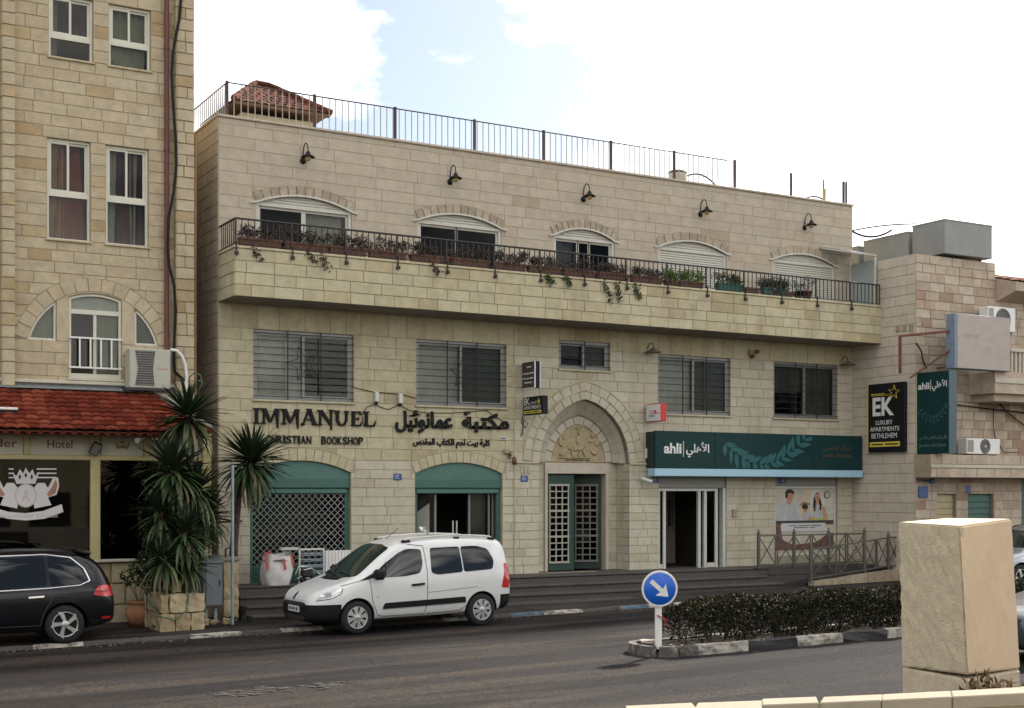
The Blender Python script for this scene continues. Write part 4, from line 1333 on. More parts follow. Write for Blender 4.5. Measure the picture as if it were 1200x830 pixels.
while xx < X(782, YB) - .2:
  L = rp_.uniform(.86, 1.0)
  plist.append((xx, L)); xx += L + rp_.uniform(.03, .12); i += 1
doors = [X(300, YB), X(412, YB), X(489, YB), X(587, YB), X(648, YB), X(720, YB)]
def where(xm, k):
  d = ['at the balcony corner', 'before the first balcony door', 'between the first and second doors', 'before the second balcony door', 'between the second and third doors', 'before the narrow third balcony door', 'right of the narrow third balcony door']
  z_ = sum(xm > q for q in doors)
  return z_, d[z_]
cnt = {}
for (xx, L) in plist: cnt.setdefault(where(xx + L / 2, 0)[0], []).append(xx)
ORD = ['first', 'second', 'third', 'fourth', 'fifth', 'sixth']
def trough(xx, L, m, label, kind, seed, hgt=.2):
  t = thing('planter_box', label, 'planter', (xx + L / 2, YB + .15, ZP), group='planter boxes along the balcony')
  r = random.Random(seed)
  g = MB()
  y0, y1 = YB + .07, YB + .24
  z0, z1 = ZP + .002, ZP + hgt
  g.add([(xx + .03, y0 + .03, z0), (xx + L - .03, y0 + .03, z0), (xx + L - .03, y1 - .03, z0), (xx + .03, y1 - .03, z0), (xx, y0, z1), (xx + L, y0, z1), (xx + L, y1, z1), (xx, y1, z1), (xx + .02, y0 + .02, z1), (xx + L - .02, y0 + .02, z1), (xx + L - .02, y1 - .02, z1), (xx + .02, y1 - .02, z1)],
          [(0, 1, 5, 4), (1, 2, 6, 5), (2, 3, 7, 6), (3, 0, 4, 7), (3, 2, 1, 0), (4, 5, 9, 8), (5, 6, 10, 9), (6, 7, 11, 10), (7, 4, 8, 11)])
  g.bbox(xx - .012, xx + L + .012, y0 - .014, y0 - .001, z1 - .045, z1 + .004, .004)
  g.build('trough', m, t)
  g = MB(); g.box(xx + .02, xx + L - .02, y0 + .02, y1 - .02, z1 - .06, z1 - .03); g.build('soil', M_soil, t)
  if kind == 'none': return t
  f = MB(); sm_ = MB()
  mm = {'dry': M_dry, 'green': M_fol, 'lime': M_lime}[kind]
  hh = {'dry': .22, 'green': .2, 'lime': .26}[kind]
  for _ in range(9):
    bx_ = xx + r.uniform(.05, L - .05)
    tip = Vector((bx_ + r.uniform(-.16, .16), YB + .15 + r.uniform(-.14, .08), z1 + r.uniform(.06, hh)))
    sm_.tube([(bx_, YB + .15, z1 - .04), tip], [.006, .003], 4, False)
    leaves(f, tip, (.12, .10, .09), 38, .085, .026, r, .3)
  leaves(f, (xx + L / 2, YB + .13, z1 + .07), (L / 2 + .02, .16, .13), 240, .09, .028, r, .4)
  f.build('foliage', mm, t, kind='stuff', fixn=False)
  sm_.build('stems', M_stem, t, kind='stuff')
  return t
seen = {}
LOOK = ['red clay', 'brownish clay', 'dull clay', 'dusty clay', 'dark clay', 'worn clay']
for k, (xx, L) in enumerate(plist):
  z_, w_ = where(xx + L / 2, 0)
  seen[z_] = seen.get(z_, 0) + 1
  n_in = len(cnt[z_])
  pos = '' if n_in == 1 else f', {ORD[seen[z_] - 1]} from left'
  trough(xx, L, M_terra, f'clay planter of dry plants {w_}{pos}', 'dry', 100 + k, .2)
# dangling creepers below the parapet edge
for i, (px, py, h) in enumerate(((296, 300, .25), (360, 305, .2), (375, 310, .3), (505, 313, .2), (640, 325, .2), (660, 330, .2), (707, 335, .5), (720, 345, .45), (742, 340, .35))):
  r = random.Random(200 + i)
  x_ = X(px, YB)
  f = MB()
  pts = [(x_, YB + .05, ZP + .1), (x_ + .02, YB - .06, ZP + .02)] + [(x_ + r.uniform(-.05, .05) + .03 * j, YB - .05, ZP - h * j / 5) for j in range(1, 6)]
  f.tube(pts, .005, 4, False)
  for p in pts[2:]: leaves(f, p, (.09, .04, .07), 7 if i < 4 else 13, .08, .045, r, -.2)
  o = f.build('trailing_plant', M_dry if i < 4 else M_fol, None, fixn=False)
  tag(o, ['brown creeper dangling over the parapet near the balcony corner', 'thin dry creeper below the right half of the first balcony door', 'tangled dry creeper hanging right of the first balcony door', 'short dry creeper hanging under the second balcony door', 'short green creeper between the second and third doors', 'small green creeper under the left edge of the narrow door', 'long green creeper hanging over the parapet under the narrow door', 'longest leafy green creeper hanging just right of the narrow door', 'green creeper hanging low left of the bright green planter'][i], 'creeper')
# right part of the balcony: individual planters and pots
for a, c, m, kind, lab in ((783, 798, M_terra, 'lime', 'short clay planter with bright green growth, left one of the lush pair'), (800, 827, M_terra, 'lime', 'clay planter with the biggest bright green bush by the half lowered shutter'), (872, 902, M_gplast, 'green', 'dark green plastic planter under the half lowered shutter'), (905, 921, M_terra, 'none', 'bare low red planter between two green plastic planters'), (925, 940, M_gplast, 'green', 'square green plastic planter left of the closed shutter'), (942, 954, M_gplast, 'green', 'small green plastic planter just below the closed shutter')):
  if a > 860: a, c = a - 28, c - 28
  xa, xc = X(a, YB), X(c, YB)
  trough(xa, xc - xa, m, lab, kind, int(a), .22 if m is M_gplast else .17)
def pot(x_, y_, z_, r_, h, m, label, grp, kind=None, seed=0, group=None):
  t = thing('flower_pot', label, 'flower pot', (x_, y_, z_), group=grp)
  g = MB(); g.lathe([(.001, .0), (r_ * .65, 0), (r_ * .92, h * .82), (r_ * 1.05, h * .82), (r_ * 1.05, h), (r_ * .9, h), (r_ * .85, h * .9), (.001, h * .9)], (x_, y_, z_), 16); g.build('pot', m, t)
  if kind:
    r = random.Random(seed); f = MB(); sm_ = MB()
    for _ in range(8):
      tip = Vector((x_ + r.uniform(-.22, .22), y_ + r.uniform(-.12, .12), z_ + h + r.uniform(.08, .38)))
      sm_.tube([(x_, y_, z_ + h * .9), tip], [.006, .003], 4, False)
      leaves(f, tip, (.08, .06, .08), 16, .06, .022, r, .4)
    f.build('foliage', kind, t, kind='stuff', fixn=False); sm_.build('stems', M_stem, t, kind='stuff')
  return t
for a, r_, h, m, kind, lab in ((906, .11, .17, M_terra, M_dry, 'little clay pot before the closed shutter'), (914, .08, .12, M_black, None, 'tiny dark pot beside the little clay pot'), (935, .13, .2, M_black, M_dry, 'dark pot with a greyish twiggy plant'), (945, .15, .24, M_terra, mat('lilac_leaf', (.13, .09, .10), .7, tone=[(0, (.05, .04, .04)), (1, (.22, .16, .17))]), 'largest clay pot with a lilac grey plant')):
  pot(X(a, YB + .16), YB + .16, ZP, r_, h, m, lab, 'pots on the balcony', kind, a)
trough(X(922, YB), .32, M_terra, 'short red planter standing left of the lilac plant pot', 'none', 3, .15)

# glass shelter at the right end of the balcony
t = thing('glass_shelter', 'frosted glass screen with a small clear canopy at the far balcony end', 'shelter', (XR - .5, YU, ZBF))
za, zb2 = Z(970, 291, YU - .02), Z(1030, 299, YB + .1)
M_frost = mat('frosted_panel', (.33, .36, .34), .35, noise=.08)
M_canopy = glassmat('canopy_glass', (.75, .8, .82), .12, 1.6)
g = MB(); g.add([(XR - 1.25, YU - .02, za), (XR - .04, YU - .02, za + .0), (XR - .04, YB + .12, zb2), (XR - .9, YB + .12, zb2), (XR - 1.25, YU - .02, za + .012), (XR - .04, YU - .02, za + .012), (XR - .04, YB + .12, zb2 + .012), (XR - .9, YB + .12, zb2 + .012)], [(0, 1, 2, 3), (4, 5, 6, 7), (0, 1, 5, 4), (1, 2, 6, 5), (2, 3, 7, 6), (3, 0, 4, 7)]); g.build('canopy', M_canopy, t)
g = MB()
for p, q in (((XR - 1.25, YU - .02, za - .015), (XR - .9, YB + .12, zb2 - .015)), ((XR - .9, YB + .12, zb2 - .015), (XR - .05, YB + .12, zb2 - .015)), ((XR - .06, YB + .12, zb2 - .02), (XR - .06, YU - .02, za - .02))): g.beam(p, q, .03)
g.build('canopy_frame', M_alu_l, t)
sx = XR - .1
g = MB(); g.box(sx, sx + .01, YB + .16, YU - .05, ZP - .3, Z(1028, 305, YB + .14)); g.build('glass_screen', M_frost, t)
g = MB()
for yy in (YB + .13, YU - .03): g.beam((sx, yy, ZP - .4), (sx, yy, Z(1028, 302, YB + .14)), .05)
g.build('screen_frame', M_alu_l, t)

# lettering of the bookshop
def letters(polys, u0, u1, v0, v1, d, th, m, parent, name='letter'):
  for u_off, w_, pl in polys:
    pass
yl = YF - .02
FL = frameY(yl)
s1 = thing('shop_sign', 'large dark cut out latin letters of the bookshop name on the wall', 'sign', (X(295, yl), yl, Z(295, 490, yl)))
lx0, lx1 = X(295.5, yl), X(441.5, yl)
lz0, lz1 = (Z(295, 497, yl) + Z(441, 500, yl)) / 2, (Z(295, 477.5, yl) + Z(441, 483, yl)) / 2
def stroke(a, c, wa, wc): # tapered slab between two points
  a, c = Vector(a), Vector(c); d = (c - a).normalized(); n_ = Vector((-d.y, d.x))
  return [tuple(a - n_ * wa / 2), tuple(c - n_ * wc / 2), tuple(c + n_ * wc / 2), tuple(a + n_ * wa / 2)]
def serif(u, v, w, up=True):
  s_ = 1 if up else -1
  return [(u - w / 2, v), (u + w / 2, v), (u + w * .22, v - s_ * .13), (u - w * .22, v - s_ * .13)]
GL = {
  'I': (.42, [stroke((.21, .08), (.21, .95), .17, .15), serif(.21, 1, .42), serif(.21, 0, .36, False)]),
  'M': (1.05, [stroke((.16, -.0), (.18, .95), .10, .13), stroke((.20, .97), (.5, .12), .19, .15), stroke((.5, .12), (.8, .97), .10, .12), stroke((.84, .95), (.88, -.26), .20, .05), serif(.14, 1, .34), serif(.86, 1, .3), serif(.14, 0, .28, False)]),
  'A': (.86, [stroke((.08, -.05), (.42, .98), .07, .12), stroke((.44, 1.02), (.74, 0), .17, .21), stroke((.2, .36), (.66, .36), .08, .08), serif(.44, 1.06, .34), serif(.1, 0, .22, False), serif(.76, 0, .3, False)]),
  'N': (.92, [stroke((.16, 0), (.17, .95), .10, .13), stroke((.18, .98), (.74, .05), .19, .17), stroke((.74, 1.0), (.76, -.3), .12, .05), serif(.15, 1, .34), serif(.76, 1.04, .3), serif(.15, 0, .26, False)]),
  'U': (.84, [stroke((.17, .98), (.17, .3), .17, .17), stroke((.17, .34), (.3, .06), .17, .14), stroke((.3, .07), (.52, .07), .13, .13), stroke((.52, .07), (.64, .3), .13, .12), stroke((.65, .28), (.66, .98), .12, .12), serif(.16, 1, .36), serif(.68, 1, .3)]),
  'E': (.72, [stroke((.2, .02), (.2, .98), .17, .17), stroke((.1, .94), (.6, .94), .11, .11), stroke((.2, .5), (.5, .5), .10, .09), stroke((.1, .06), (.62, .06), .12, .12), [(.6, .99), (.6, .72), (.54, .9)], [(.62, 0), (.66, .32), (.56, .1)], [(.5, .62), (.5, .38), (.44, .5)]]),
  'L': (.8, [stroke((.2, .02), (.2, .98), .17, .16), serif(.2, 1, .38), stroke((.08, .06), (.66, .06), .12, .12), [(.66, 0), (.72, .42), (.6, .1)]]),
}
word = 'IMMANUEL'
tw = sum(GL[c][0] for c in word)
su = (lx1 - lx0) / tw; hv = lz1 - lz0
cur = lx0
for ci, ch in enumerate(word):
  w_, strokes = GL[ch]
  mb = MB()
  for si, p in enumerate(strokes):
    mb.prism([(cur + u * su, lz0 + v * hv) for u, v in p], FL, -.02, .05 + .0012 * si, .004)
  mb.build('letter', M_black, s1)
  cur += w_ * su
s2 = thing('shop_sign', 'small dark latin letters spelling the trade below the large shop name', 'sign', (X(315, yl), yl, Z(315, 517, yl)))
for wd, a, c in (('CHRISTIAN', 311, 365), ('BOOKSHOP', 376, 425.5)):
  u0, u1 = X(a, yl), X(c, yl)
  ws = [.55 if q == 'I' else 1 for q in wd]; k = (u1 - u0) / sum(ws)
  for i, ch in enumerate(wd):
    ua = u0 + k * sum(ws[:i])
    v0 = (Z(311, 511.5 + 9, yl) + Z(425, 512.5 + 8, yl)) / 2
    text('letter', ch, M_black, s2, FL, ua + k * .07, ua + k * (.93 if ch != 'I' else .46), v0, v0 + .17, 0, .03, .012)
s3 = thing('shop_sign', 'large dark cut out arabic lettering beside the latin shop name', 'sign', (X(465, yl), yl, Z(465, 490, yl)))
text('lettering', arabic('مكتبة'), M_black, s3, FL, X(541, yl), X(596, yl), Z(541, 507, yl), Z(541, 483, yl), -.01, .055, .035)
text('lettering', arabic('عمانوئيل'), M_black, s3, FL, X(463, yl), X(530, yl), Z(463, 507, yl), Z(463, 480, yl), -.01, .055, .03)
s4 = thing('shop_sign', 'small dark arabic lettering above the open shop arch', 'sign', (X(485, yl), yl, Z(485, 520, yl)))
text('lettering', sent('كلية بيت لحم للكتاب المقدس'), M_black, s4, FL, X(484, yl), X(574, yl), Z(484, 525, yl), Z(484, 513, yl), -.01, .035, .02)

# star ornaments on the grilles
def star(px, py, r_, rot, label):
  x_, z_ = X(px, YF), Z(px, py, YF)
  t = thing('star_ornament', label, 'star', (x_, YF - .06, z_), group='wire stars on the window grilles')
  g = MB()
  P = []
  for k in range(10):
    a = rot + PI / 2 + k * PI / 5
    q = r_ if k % 2 == 0 else r_ * .42
    P.append((x_ + q * math.cos(a), YF - .06, z_ + q * math.sin(a)))
  for k in range(10): g.beam(P[k], P[(k + 1) % 10], .014, .014)
  for k in range(0, 10, 2): g.beam(P[k], (x_, YF - .085, z_), .009)
  g.build('wire_frame', M_iron, t)
star(354, 427, .40, .3, 'dark wire star hung on the leftmost first floor window grille')
star(541, 438, .36, .05, 'dark wire star hung on the window grille above the open shop')

# floodlights and cables on the front
def cable(name, label, pts, r_=.008, m=None, cat='cable'):
  g = MB(); g.tube(pts, r_, 5)
  o = g.build(name, m or M_black); tag(o, label, cat); return o
for i, (px, py, lab) in enumerate(((439.5, 466, 'slim white floodlight box on the wall, the nearer to the leftmost barred window'), (467.5, 468, 'slim white floodlight box on the wall, the nearer to the second barred window'))):
  x_, z_ = X(px, YF), Z(px, py, YF)
  t = thing('floodlight', lab, 'light', (x_, YF, z_), group='slim lights over the shop lettering')
  g = MB(); g.bbox(x_ - .05, x_ + .05, YF - .13, YF - .03, z_ - .1, z_ + .13, .012); g.build('housing', M_alu_l, t)
  g = MB(); g.beam((x_, YF - .01, z_), (x_, YF - .05, z_), .03); g.bbox(x_ - .03, x_ + .03, YF - .1, YF - .04, z_ - .17, z_ - .102, .01); g.build('bracket', M_black, t)
yc = YF - .03
def ypt(px, py, y=None): return atY(px, py, yc if y is None else y)
cable('cable', 'thin cable sagging between the two slim floodlights', [ypt(439, 474), ypt(448, 478), ypt(455, 480), ypt(462, 477), ypt(467, 474)])
cable('cable', 'thin cable running from the floodlights along the top of the arabic lettering', [ypt(467, 474), ypt(480, 481), ypt(500, 484), ypt(530, 484), ypt(570, 481), ypt(592, 496)])
cable('cable', 'thin cable looping left of the floodlights to the last big letter', [ypt(439, 474), ypt(430, 477), ypt(424, 486), ypt(426, 498)])
cable('cable', 'thin cable crossing the wall between the two left barred windows', [ypt(414, 454), ypt(440, 460), ypt(470, 462), ypt(488, 467)])
# brass lantern by the portal
x_, z_ = X(597, YF), Z(597, 537, YF)
t = thing('wall_lantern', 'old brass lantern on a bracket at the edge of the open shop', 'lantern', (x_, YF, z_))
g = MB(); g.beam((x_ - .02, YF, z_ + .1), (x_ - .02, YF - .14, z_ + .06), .03); g.bbox(x_ - .06, x_ + .04, YF - .03, YF, z_ - .02, z_ + .16, .01); g.build('bracket', mat('old_brass', (.17, .10, .045), .5, metal=.5, noise=.2), t)
g = MB(); g.lathe([(.001, .05), (.05, .03), (.06, -.06), (.05, -.14), (.001, -.15)], (x_ + .05, YF - .15, z_ - .02), 10); g.build('lamp_body', mat('brass_dark', (.12, .06, .03), .45, metal=.4), t)
g = MB(); g.bbox(x_ - .18, x_ - .04, YF - .1, YF - .02, z_ + .1, z_ + .22, .02); g.build('lamp_head', M_old, t)
# blue street plaques
for i, (px, py, lab) in enumerate(((465.5, 559, 'small blue plaque on the pier between the two shop arches'), (614, 561, 'small blue plaque on the pier left of the entrance portal'), (917, 563.5, 'small blue plaque under the bank sign beside the poster window'), (767.5, 562.5, 'small blue plaque under the near end of the bank sign'))):
  x_, z_ = X(px, YF), Z(px, py, YF)
  t = thing('blue_plaque', lab, 'plaque', (x_, YF, z_), group='blue plaques on the street front')
  g = MB(); g.bbox(x_ - .1, x_ + .1, YF - .026, YF - .012, z_ - .075, z_ + .075, .004); g.build('plate', mat('plaque_blue', (.025, .07, .22), .4, noise=.1), t)
  g = MB()
  for q in range(3): g.box(x_ - .07, x_ + .05 - .03 * (q % 2), YF - .0275, YF - .0262, z_ + .035 - q * .035, z_ + .045 - q * .035)
  g.build('lettering', M_alu_l, t)
# notice, number plate, white box
def plate(px0, px1, py0, py1, m, label, cat, name, y=YF, th=.03):
  x0, x1 = X(px0, y), X(px1, y); z0, z1 = Z(px0, py1, y), Z(px0, py0, y)
  t = thing(name, label, cat, ((x0 + x1) / 2, y, z0))
  g = MB(); g.bbox(x0, x1, y - th - .01, y - .01, z0, z1, .006); g.build('plate', m, t)
  return t
t = plate(585, 592.5, 512, 516, M_alu_l, 'tiny white plate with dark marks at the end of the small arabic line', 'plate', 'number_plate')
g = MB()
for k in range(3): g.box(X(586 + 2 * k, YF), X(587.4 + 2 * k, YF), YF - .0415, YF - .04, Z(586, 515, YF), Z(586, 513, YF))
g.build('plate_marks', M_black, t)
plate(755, 762, 526, 537, M_white, 'small white junction box beside the near end of the bank sign', 'box', 'junction_box', th=.06)
# pipes on the front
g = MB(); xx = X(602.5, YF); g.tube([(xx, YF - .02, LZ + .02), (xx, YF - .02, ZS)], .022, 6); o = g.build('drain_pipe', M_low); tag(o, 'thin stone coloured pipe running up the front left of the portal', 'pipe')
xx = X(1002.5, YF - .05); g = MB(); g.tube([(xx, YF - .09, LZ), (xx, YF - .09, ZS - .0)], .04, 8); o = g.build('drain_pipe', mat('pipe_grey', (.28, .235, .20), .6, noise=.15)); tag(o, 'grey drain pipe in the corner between the shop building and its right neighbour', 'pipe')
# small spotlights under the balcony
for px, py, lab in ((765, 411, 'flat bell shaped lamp under the balcony right of the portal'), (993, 426, 'flat bell shaped lamp by the drain pipe under the balcony')):
  x_, z_ = X(px, YF - .25), Z(px, py, YF - .25)
  t = thing('bell_lamp', lab, 'lamp', (x_, YF, z_), group='bell lamps under the balcony')
  g = MB(); g.tube([(x_, YF, z_ + .06), (x_, YF - .12, z_ + .2), (x_ + .02, YF - .24, z_ + .16), (x_ + .02, YF - .25, z_ + .05)], .013, 6); g.build('arm', M_rust, t)
  g = MB(); g.lathe([(.02, .07), (.07, .05), (.1, .02), (.21, -.03), (.215, -.045), (.05, -.02), (.001, -.015)], (x_ + .02, YF - .25, z_), 16); g.build('lamp_shade', mat('grey_brown_metal', (.15, .125, .10), .6, noise=.2), t)
x_, z_ = X(880, YF), Z(880, 415.5, YF)
t = thing('alarm_box', 'brownish round headed alarm box between the two right barred windows', 'alarm box', (x_, YF, z_))
g = MB(); g.bbox(x_ - .12, x_ + .07, YF - .1, YF - .01, z_ - .02, z_ + .12, .02); g.build('housing', mat('alarm_beige', (.25, .19, .12), .6), t)
g = MB(); g.lathe([(.001, -.14), (.045, -.13), (.06, -.05), (.06, 0)], (x_ + .1, YF - .06, z_ + .07), 10, 'Y'); g.lathe([(.001, -.12), (.05, -.1), (.06, -.02), (.06, 0)], (x_ - .02, YF - .04, z_ - .06), 10, 'Y'); g.build('lamp_eye', mat('lens_brown', (.16, .06, .03), .3), t)

# blade signs by the portal (they stand square to the wall)
def blade(x_, pyt, pyb, y0, y1, th, label, name='blade_sign'):
  pass
# upper brown sign: seen from its -X face
M_brown = mat('sign_brown', (.055, .04, .037), .45, noise=.15)
M_sblack = mat('sign_black', (.009, .009, .011), .5, spec=.2)
M_gold = mat('sign_yellow', (.62, .50, .06), .5)
M_ink = mat('sign_white_ink', (.66, .66, .62), .5)
bxs = X(612, YF) + .02
def boxsign(x0, yw, y1, z0, z1, th, name, label, mface, medge, medge2=None):
  t = thing(name, label, 'sign', (x0, yw, z0))
  g = MB(); g.bbox(x0 + .012, x0 + th - .012, y1, yw, z0, z1, .008); g.build('sign_box', medge, t)
  g = MB(); g.box(x0, x0 + .011, y1 + .02, yw - .02, z0 + .02, z1 - .02); g.build('sign_face', mface, t)
  g = MB()
  for zz in (z0 + .05, z1 - .05): g.beam((x0 + th / 2, yw, zz), (x0 + th / 2, YF, zz), .035)
  g.build('bracket', M_black, t)
  return t
# the face runs from the wall end (left in view) to the street end
def bladeY(px_end, x0):            # Y of the street end of a face at X = x0
  r = ray(px_end, HY); return x0 * r[1] / r[0]
x0 = X(611, YF - .1)
def fx(xx): return lambda u, v, d: (xx - d, -u, v)      # u runs towards the street
yw = bladeY(611.5, x0); ye = bladeY(626.5, x0)
z1, z0 = CAMH + (576 - 425.5) / FPX * (x0 * _s + yw * _c), CAMH + (576 - 456.5) / FPX * (x0 * _s + yw * _c)
t = boxsign(x0, yw, ye, z0, z1, .16, 'blade_sign', 'brown box sign with faint white lines standing out above the black one', M_brown, M_sblack)
g = MB(); g.box(x0 - .002, x0 + .02, ye - .012, ye + .02, z0, z1); g.box(x0 + .14, x0 + .162, ye - .012, ye + .02, z0, z1); g.box(x0 - .002, x0 + .011, ye + .02, yw, z0 - .012, z0 + .018); g.build('edge_trim', M_ink, t)
fr_ = fx(x0 - .002)
L = yw - ye
for i, (u0, u1, v) in enumerate(((.4, .74, .78), (.12, .26, .55), (.3, .62, .54), (.66, .92, .55), (.1, .3, .36), (.38, .55, .35), (.62, .9, .36), (.2, .8, .2))):
  g = MB(); zz = z0 + (z1 - z0) * v; g.prism([(-yw + L * u0, zz), (-yw + L * u1, zz), (-yw + L * u1, zz + .03), (-yw + L * u0, zz + .03)], fr_, 0, .002); g.build('faint_line', M_ink, t)
x0 = X(613, YF - .1); yw = bladeY(613, x0); ye = bladeY(635.5, x0)
k_ = (x0 * _s + yw * _c) / FPX
z1, z0 = CAMH + (576 - 466) * k_, CAMH + (576 - 487) * k_
t = boxsign(x0, yw, ye, z0, z1, .17, 'blade_sign', 'small black apartment box sign with a yellow strip beside the portal arch', M_sblack, M_sblack)
fr_ = fx(x0 - .002); L = yw - ye; H = z1 - z0
text('lettering', 'EK', M_ink, t, fr_, -yw + L * .06, -yw + L * .34, z0 + H * .55, z0 + H * .92, .001, 0, .02)
text('lettering', 'LUXURY', M_ink, t, fr_, -yw + L * .36, -yw + L * .74, z0 + H * .57, z0 + H * .72, .001, 0)
text('lettering', 'APARTMENTS', M_ink, t, fr_, -yw + L * .06, -yw + L * .92, z0 + H * .30, z0 + H * .5, .001, 0, .01)
g = MB(); g.prism([(-yw + L * .06, z0 + H * .07), (-yw + L * .95, z0 + H * .07), (-yw + L * .95, z0 + H * .22), (-yw + L * .06, z0 + H * .22)], fr_, 0, .002); g.build('yellow_strip', M_gold, t)
g = MB()
for u0, u1 in ((.14, .44), (.5, .86)): g.prism([(-yw + L * u0, z0 + H * .12), (-yw + L * u1, z0 + H * .12), (-yw + L * u1, z0 + H * .17), (-yw + L * u0, z0 + H * .17)], fr_, .002, .004)
g.build('faint_line', M_sblack, t)
def star_poly(u, v, r_, ratio=.42, rot=0, sy=1):
  return [(u + (r_ if k % 2 == 0 else r_ * ratio) * math.cos(rot + PI / 2 + k * PI / 5), v + sy * (r_ if k % 2 == 0 else r_ * ratio) * math.sin(rot + PI / 2 + k * PI / 5)) for k in range(10)]
g = MB(); g.prism(star_poly(-yw + L * .82, z0 + H * .7, H * .2, .35), fr_, 0, .002); g.build('star_mark', M_gold, t)
# red and white box by the bank sign
x0 = X(757, YF - .1); yw = bladeY(757, x0); ye = bladeY(774, x0)
k_ = (x0 * _s + yw * _c) / FPX
z1, z0 = CAMH + (576 - 474) * k_, CAMH + (576 - 495) * k_
M_red = mat('sign_red', (.50, .025, .03), .4)
t = boxsign(x0, yw, ye, z0, z1, .2, 'blade_sign', 'small red edged white box sign above the near end of the bank sign', M_white, M_red)
fr_ = fx(x0 - .002); L = yw - ye; H = z1 - z0
g = MB(); g.prism([(-yw + L * .3, z0 + H * .44), (-yw + L * .95, z0 + H * .44), (-yw + L * .95, z0 + H * .49), (-yw + L * .3, z0 + H * .49)], fr_, 0, .002)
g.prism([(-yw + L * .58, z0 + H * .5), (-yw + L * .72, z0 + H * .5), (-yw + L * .72, z0 + H * .62), (-yw + L * .58, z0 + H * .62)], fr_, 0, .002); g.build('red_mark', M_red, t)
g = MB()
for v in (.58, .34, .27): g.prism([(-yw + L * .2, z0 + H * v), (-yw + L * .62, z0 + H * v), (-yw + L * .62, z0 + H * (v + .025)), (-yw + L * .2, z0 + H * (v + .025))], fr_, 0, .002)
g.build('lettering', M_black, t)
cable('cable', 'loose cable tangle hanging below the black apartment box sign', [ypt(613, 487), ypt(611, 495), ypt(616, 502), ypt(619, 496), ypt(614, 492), ypt(612, 505), ypt(610, 512), ypt(614, 507)], .01)

# bank sign
M_bank = mat('bank_green', (.006, .034, .034), .5, noise=.12, spec=.2)
M_bank_l = mat('bank_green_leaf', (.03, .11, .115), .5, spec=.2)
M_bank_d = mat('bank_edge', (.008, .022, .022), .4)
M_sky = mat('pale_blue_strip', (.33, .52, .62), .4)
ys = 27.55
bs = thing('bank_sign', 'long dark green bank fascia sign with a leaf pattern and pale blue strip', 'sign', (X(766, ys), ys, Z(766, 557, ys)))
FS = frameY(ys)
bz1, bz0 = (Z(768, 505, ys) + Z(1010, 511, ys)) / 2, Z(890, 550, ys)
e0, e1, e2, e3 = X(768, ys), X(838, ys), X(952.5, ys), X(1010.5, ys)
for a, c in ((e0, e1), (e1, e2), (e2, e3)):
  g = MB(); g.bbox(a + .006, c - .006, ys, ys + .1, bz0, bz1, .006); g.build('sign_panel', M_bank, bs)
g = MB(); g.box(e0 + .02, e3 - .02, ys + .101, YF - .012, bz0 + .02, bz1 - .02); g.build('sign_box', M_bank_d, bs)
g = MB(); g.bbox(e0 - .03, e3 + .02, ys - .02, ys + .3, bz0 - .2, bz0 - .008, .01); g.build('blue_strip', M_sky, bs)
def FU(px): return X(px, ys)
def FZ(px, py): return Z(px, py, ys)
text('lettering', 'ahli', M_ink, bs, FS, FU(778), FU(798.5), FZ(778, 531.5), FZ(778, 519), .001, .004, .03)
text('lettering', arabic('الأهلي'), M_ink, bs, FS, FU(804), FU(831), FZ(804, 536), FZ(804, 518), .001, .004, .02)
g = MB(); g.prism([(FU(800.5), FZ(800, 535.5)), (FU(801.2), FZ(800, 535.5)), (FU(801.2), FZ(800, 517)), (FU(800.5), FZ(800, 517))], FS, 0, .004); g.build('divider_line', M_ink, bs)
text('lettering', 'Jordan Ahli Bank', MATS['old_brass'], bs, FS, FU(964), FU(999), FZ(964, 537), FZ(964, 532), .001, .003)
text('lettering', sent('البنك الأهلي الأردني') if False else arabic('البنك'), MATS['old_brass'], bs, FS, FU(985), FU(998), FZ(985, 529), FZ(985, 523), .001, .003)
text('lettering', arabic('الأهلي'), MATS['old_brass'], bs, FS, FU(965), FU(983), FZ(965, 529), FZ(965, 523), .001, .003)
lf = MB()
def leafpoly(px, py, L, W_, ang):
  u, v = FU(px), FZ(px, py)
  pts = []
  for k in range(9):
    t_ = k / 8
    pts.append((t_ * L, W_ * math.sin(PI * t_ ** .8)))
  for k in range(7, 0, -1):
    t_ = k / 8
    pts.append((t_ * L, -W_ * math.sin(PI * t_ ** .8)))
  ca, sa = math.cos(ang), math.sin(ang)
  P = [(u + a * ca - c * sa, v + a * sa + c * ca) for a, c in pts]
  P = [(min(max(a, e1 + .03), e2 - .03), min(max(c, bz0 + .02), bz1 - .02)) for a, c in P]
  return P
rl = random.Random(3)
leafn = 0
for i in range(15):                        # a sprig curving down and up again across the middle panel
  f = i / 14
  px_, py_ = 850 + 92 * f, 512 + 34 * math.sin(PI * (.1 + .84 * f)) - 2
  tang = math.atan2(-(34 * math.cos(PI * (.1 + .84 * f)) * PI * .84), 92)
  for sgn in (1, -1):
    a = tang + sgn * rl.uniform(.55, .9) + (PI if f < -1 else 0)
    g = MB(); g.prism(leafpoly(px_ + rl.uniform(-1, 1), py_, rl.uniform(.26, .38) * (1.25 if f < .25 or f > .7 else 1), rl.uniform(.05, .075), a), FS, 0, .003 + .0004 * leafn)
    g.build('leaf_print', M_bank_l, bs); leafn += 1
for px0, py0, px1, py1 in ((942, 531, 946, 527), (957.5, 528, 961.5, 532)):
  pass
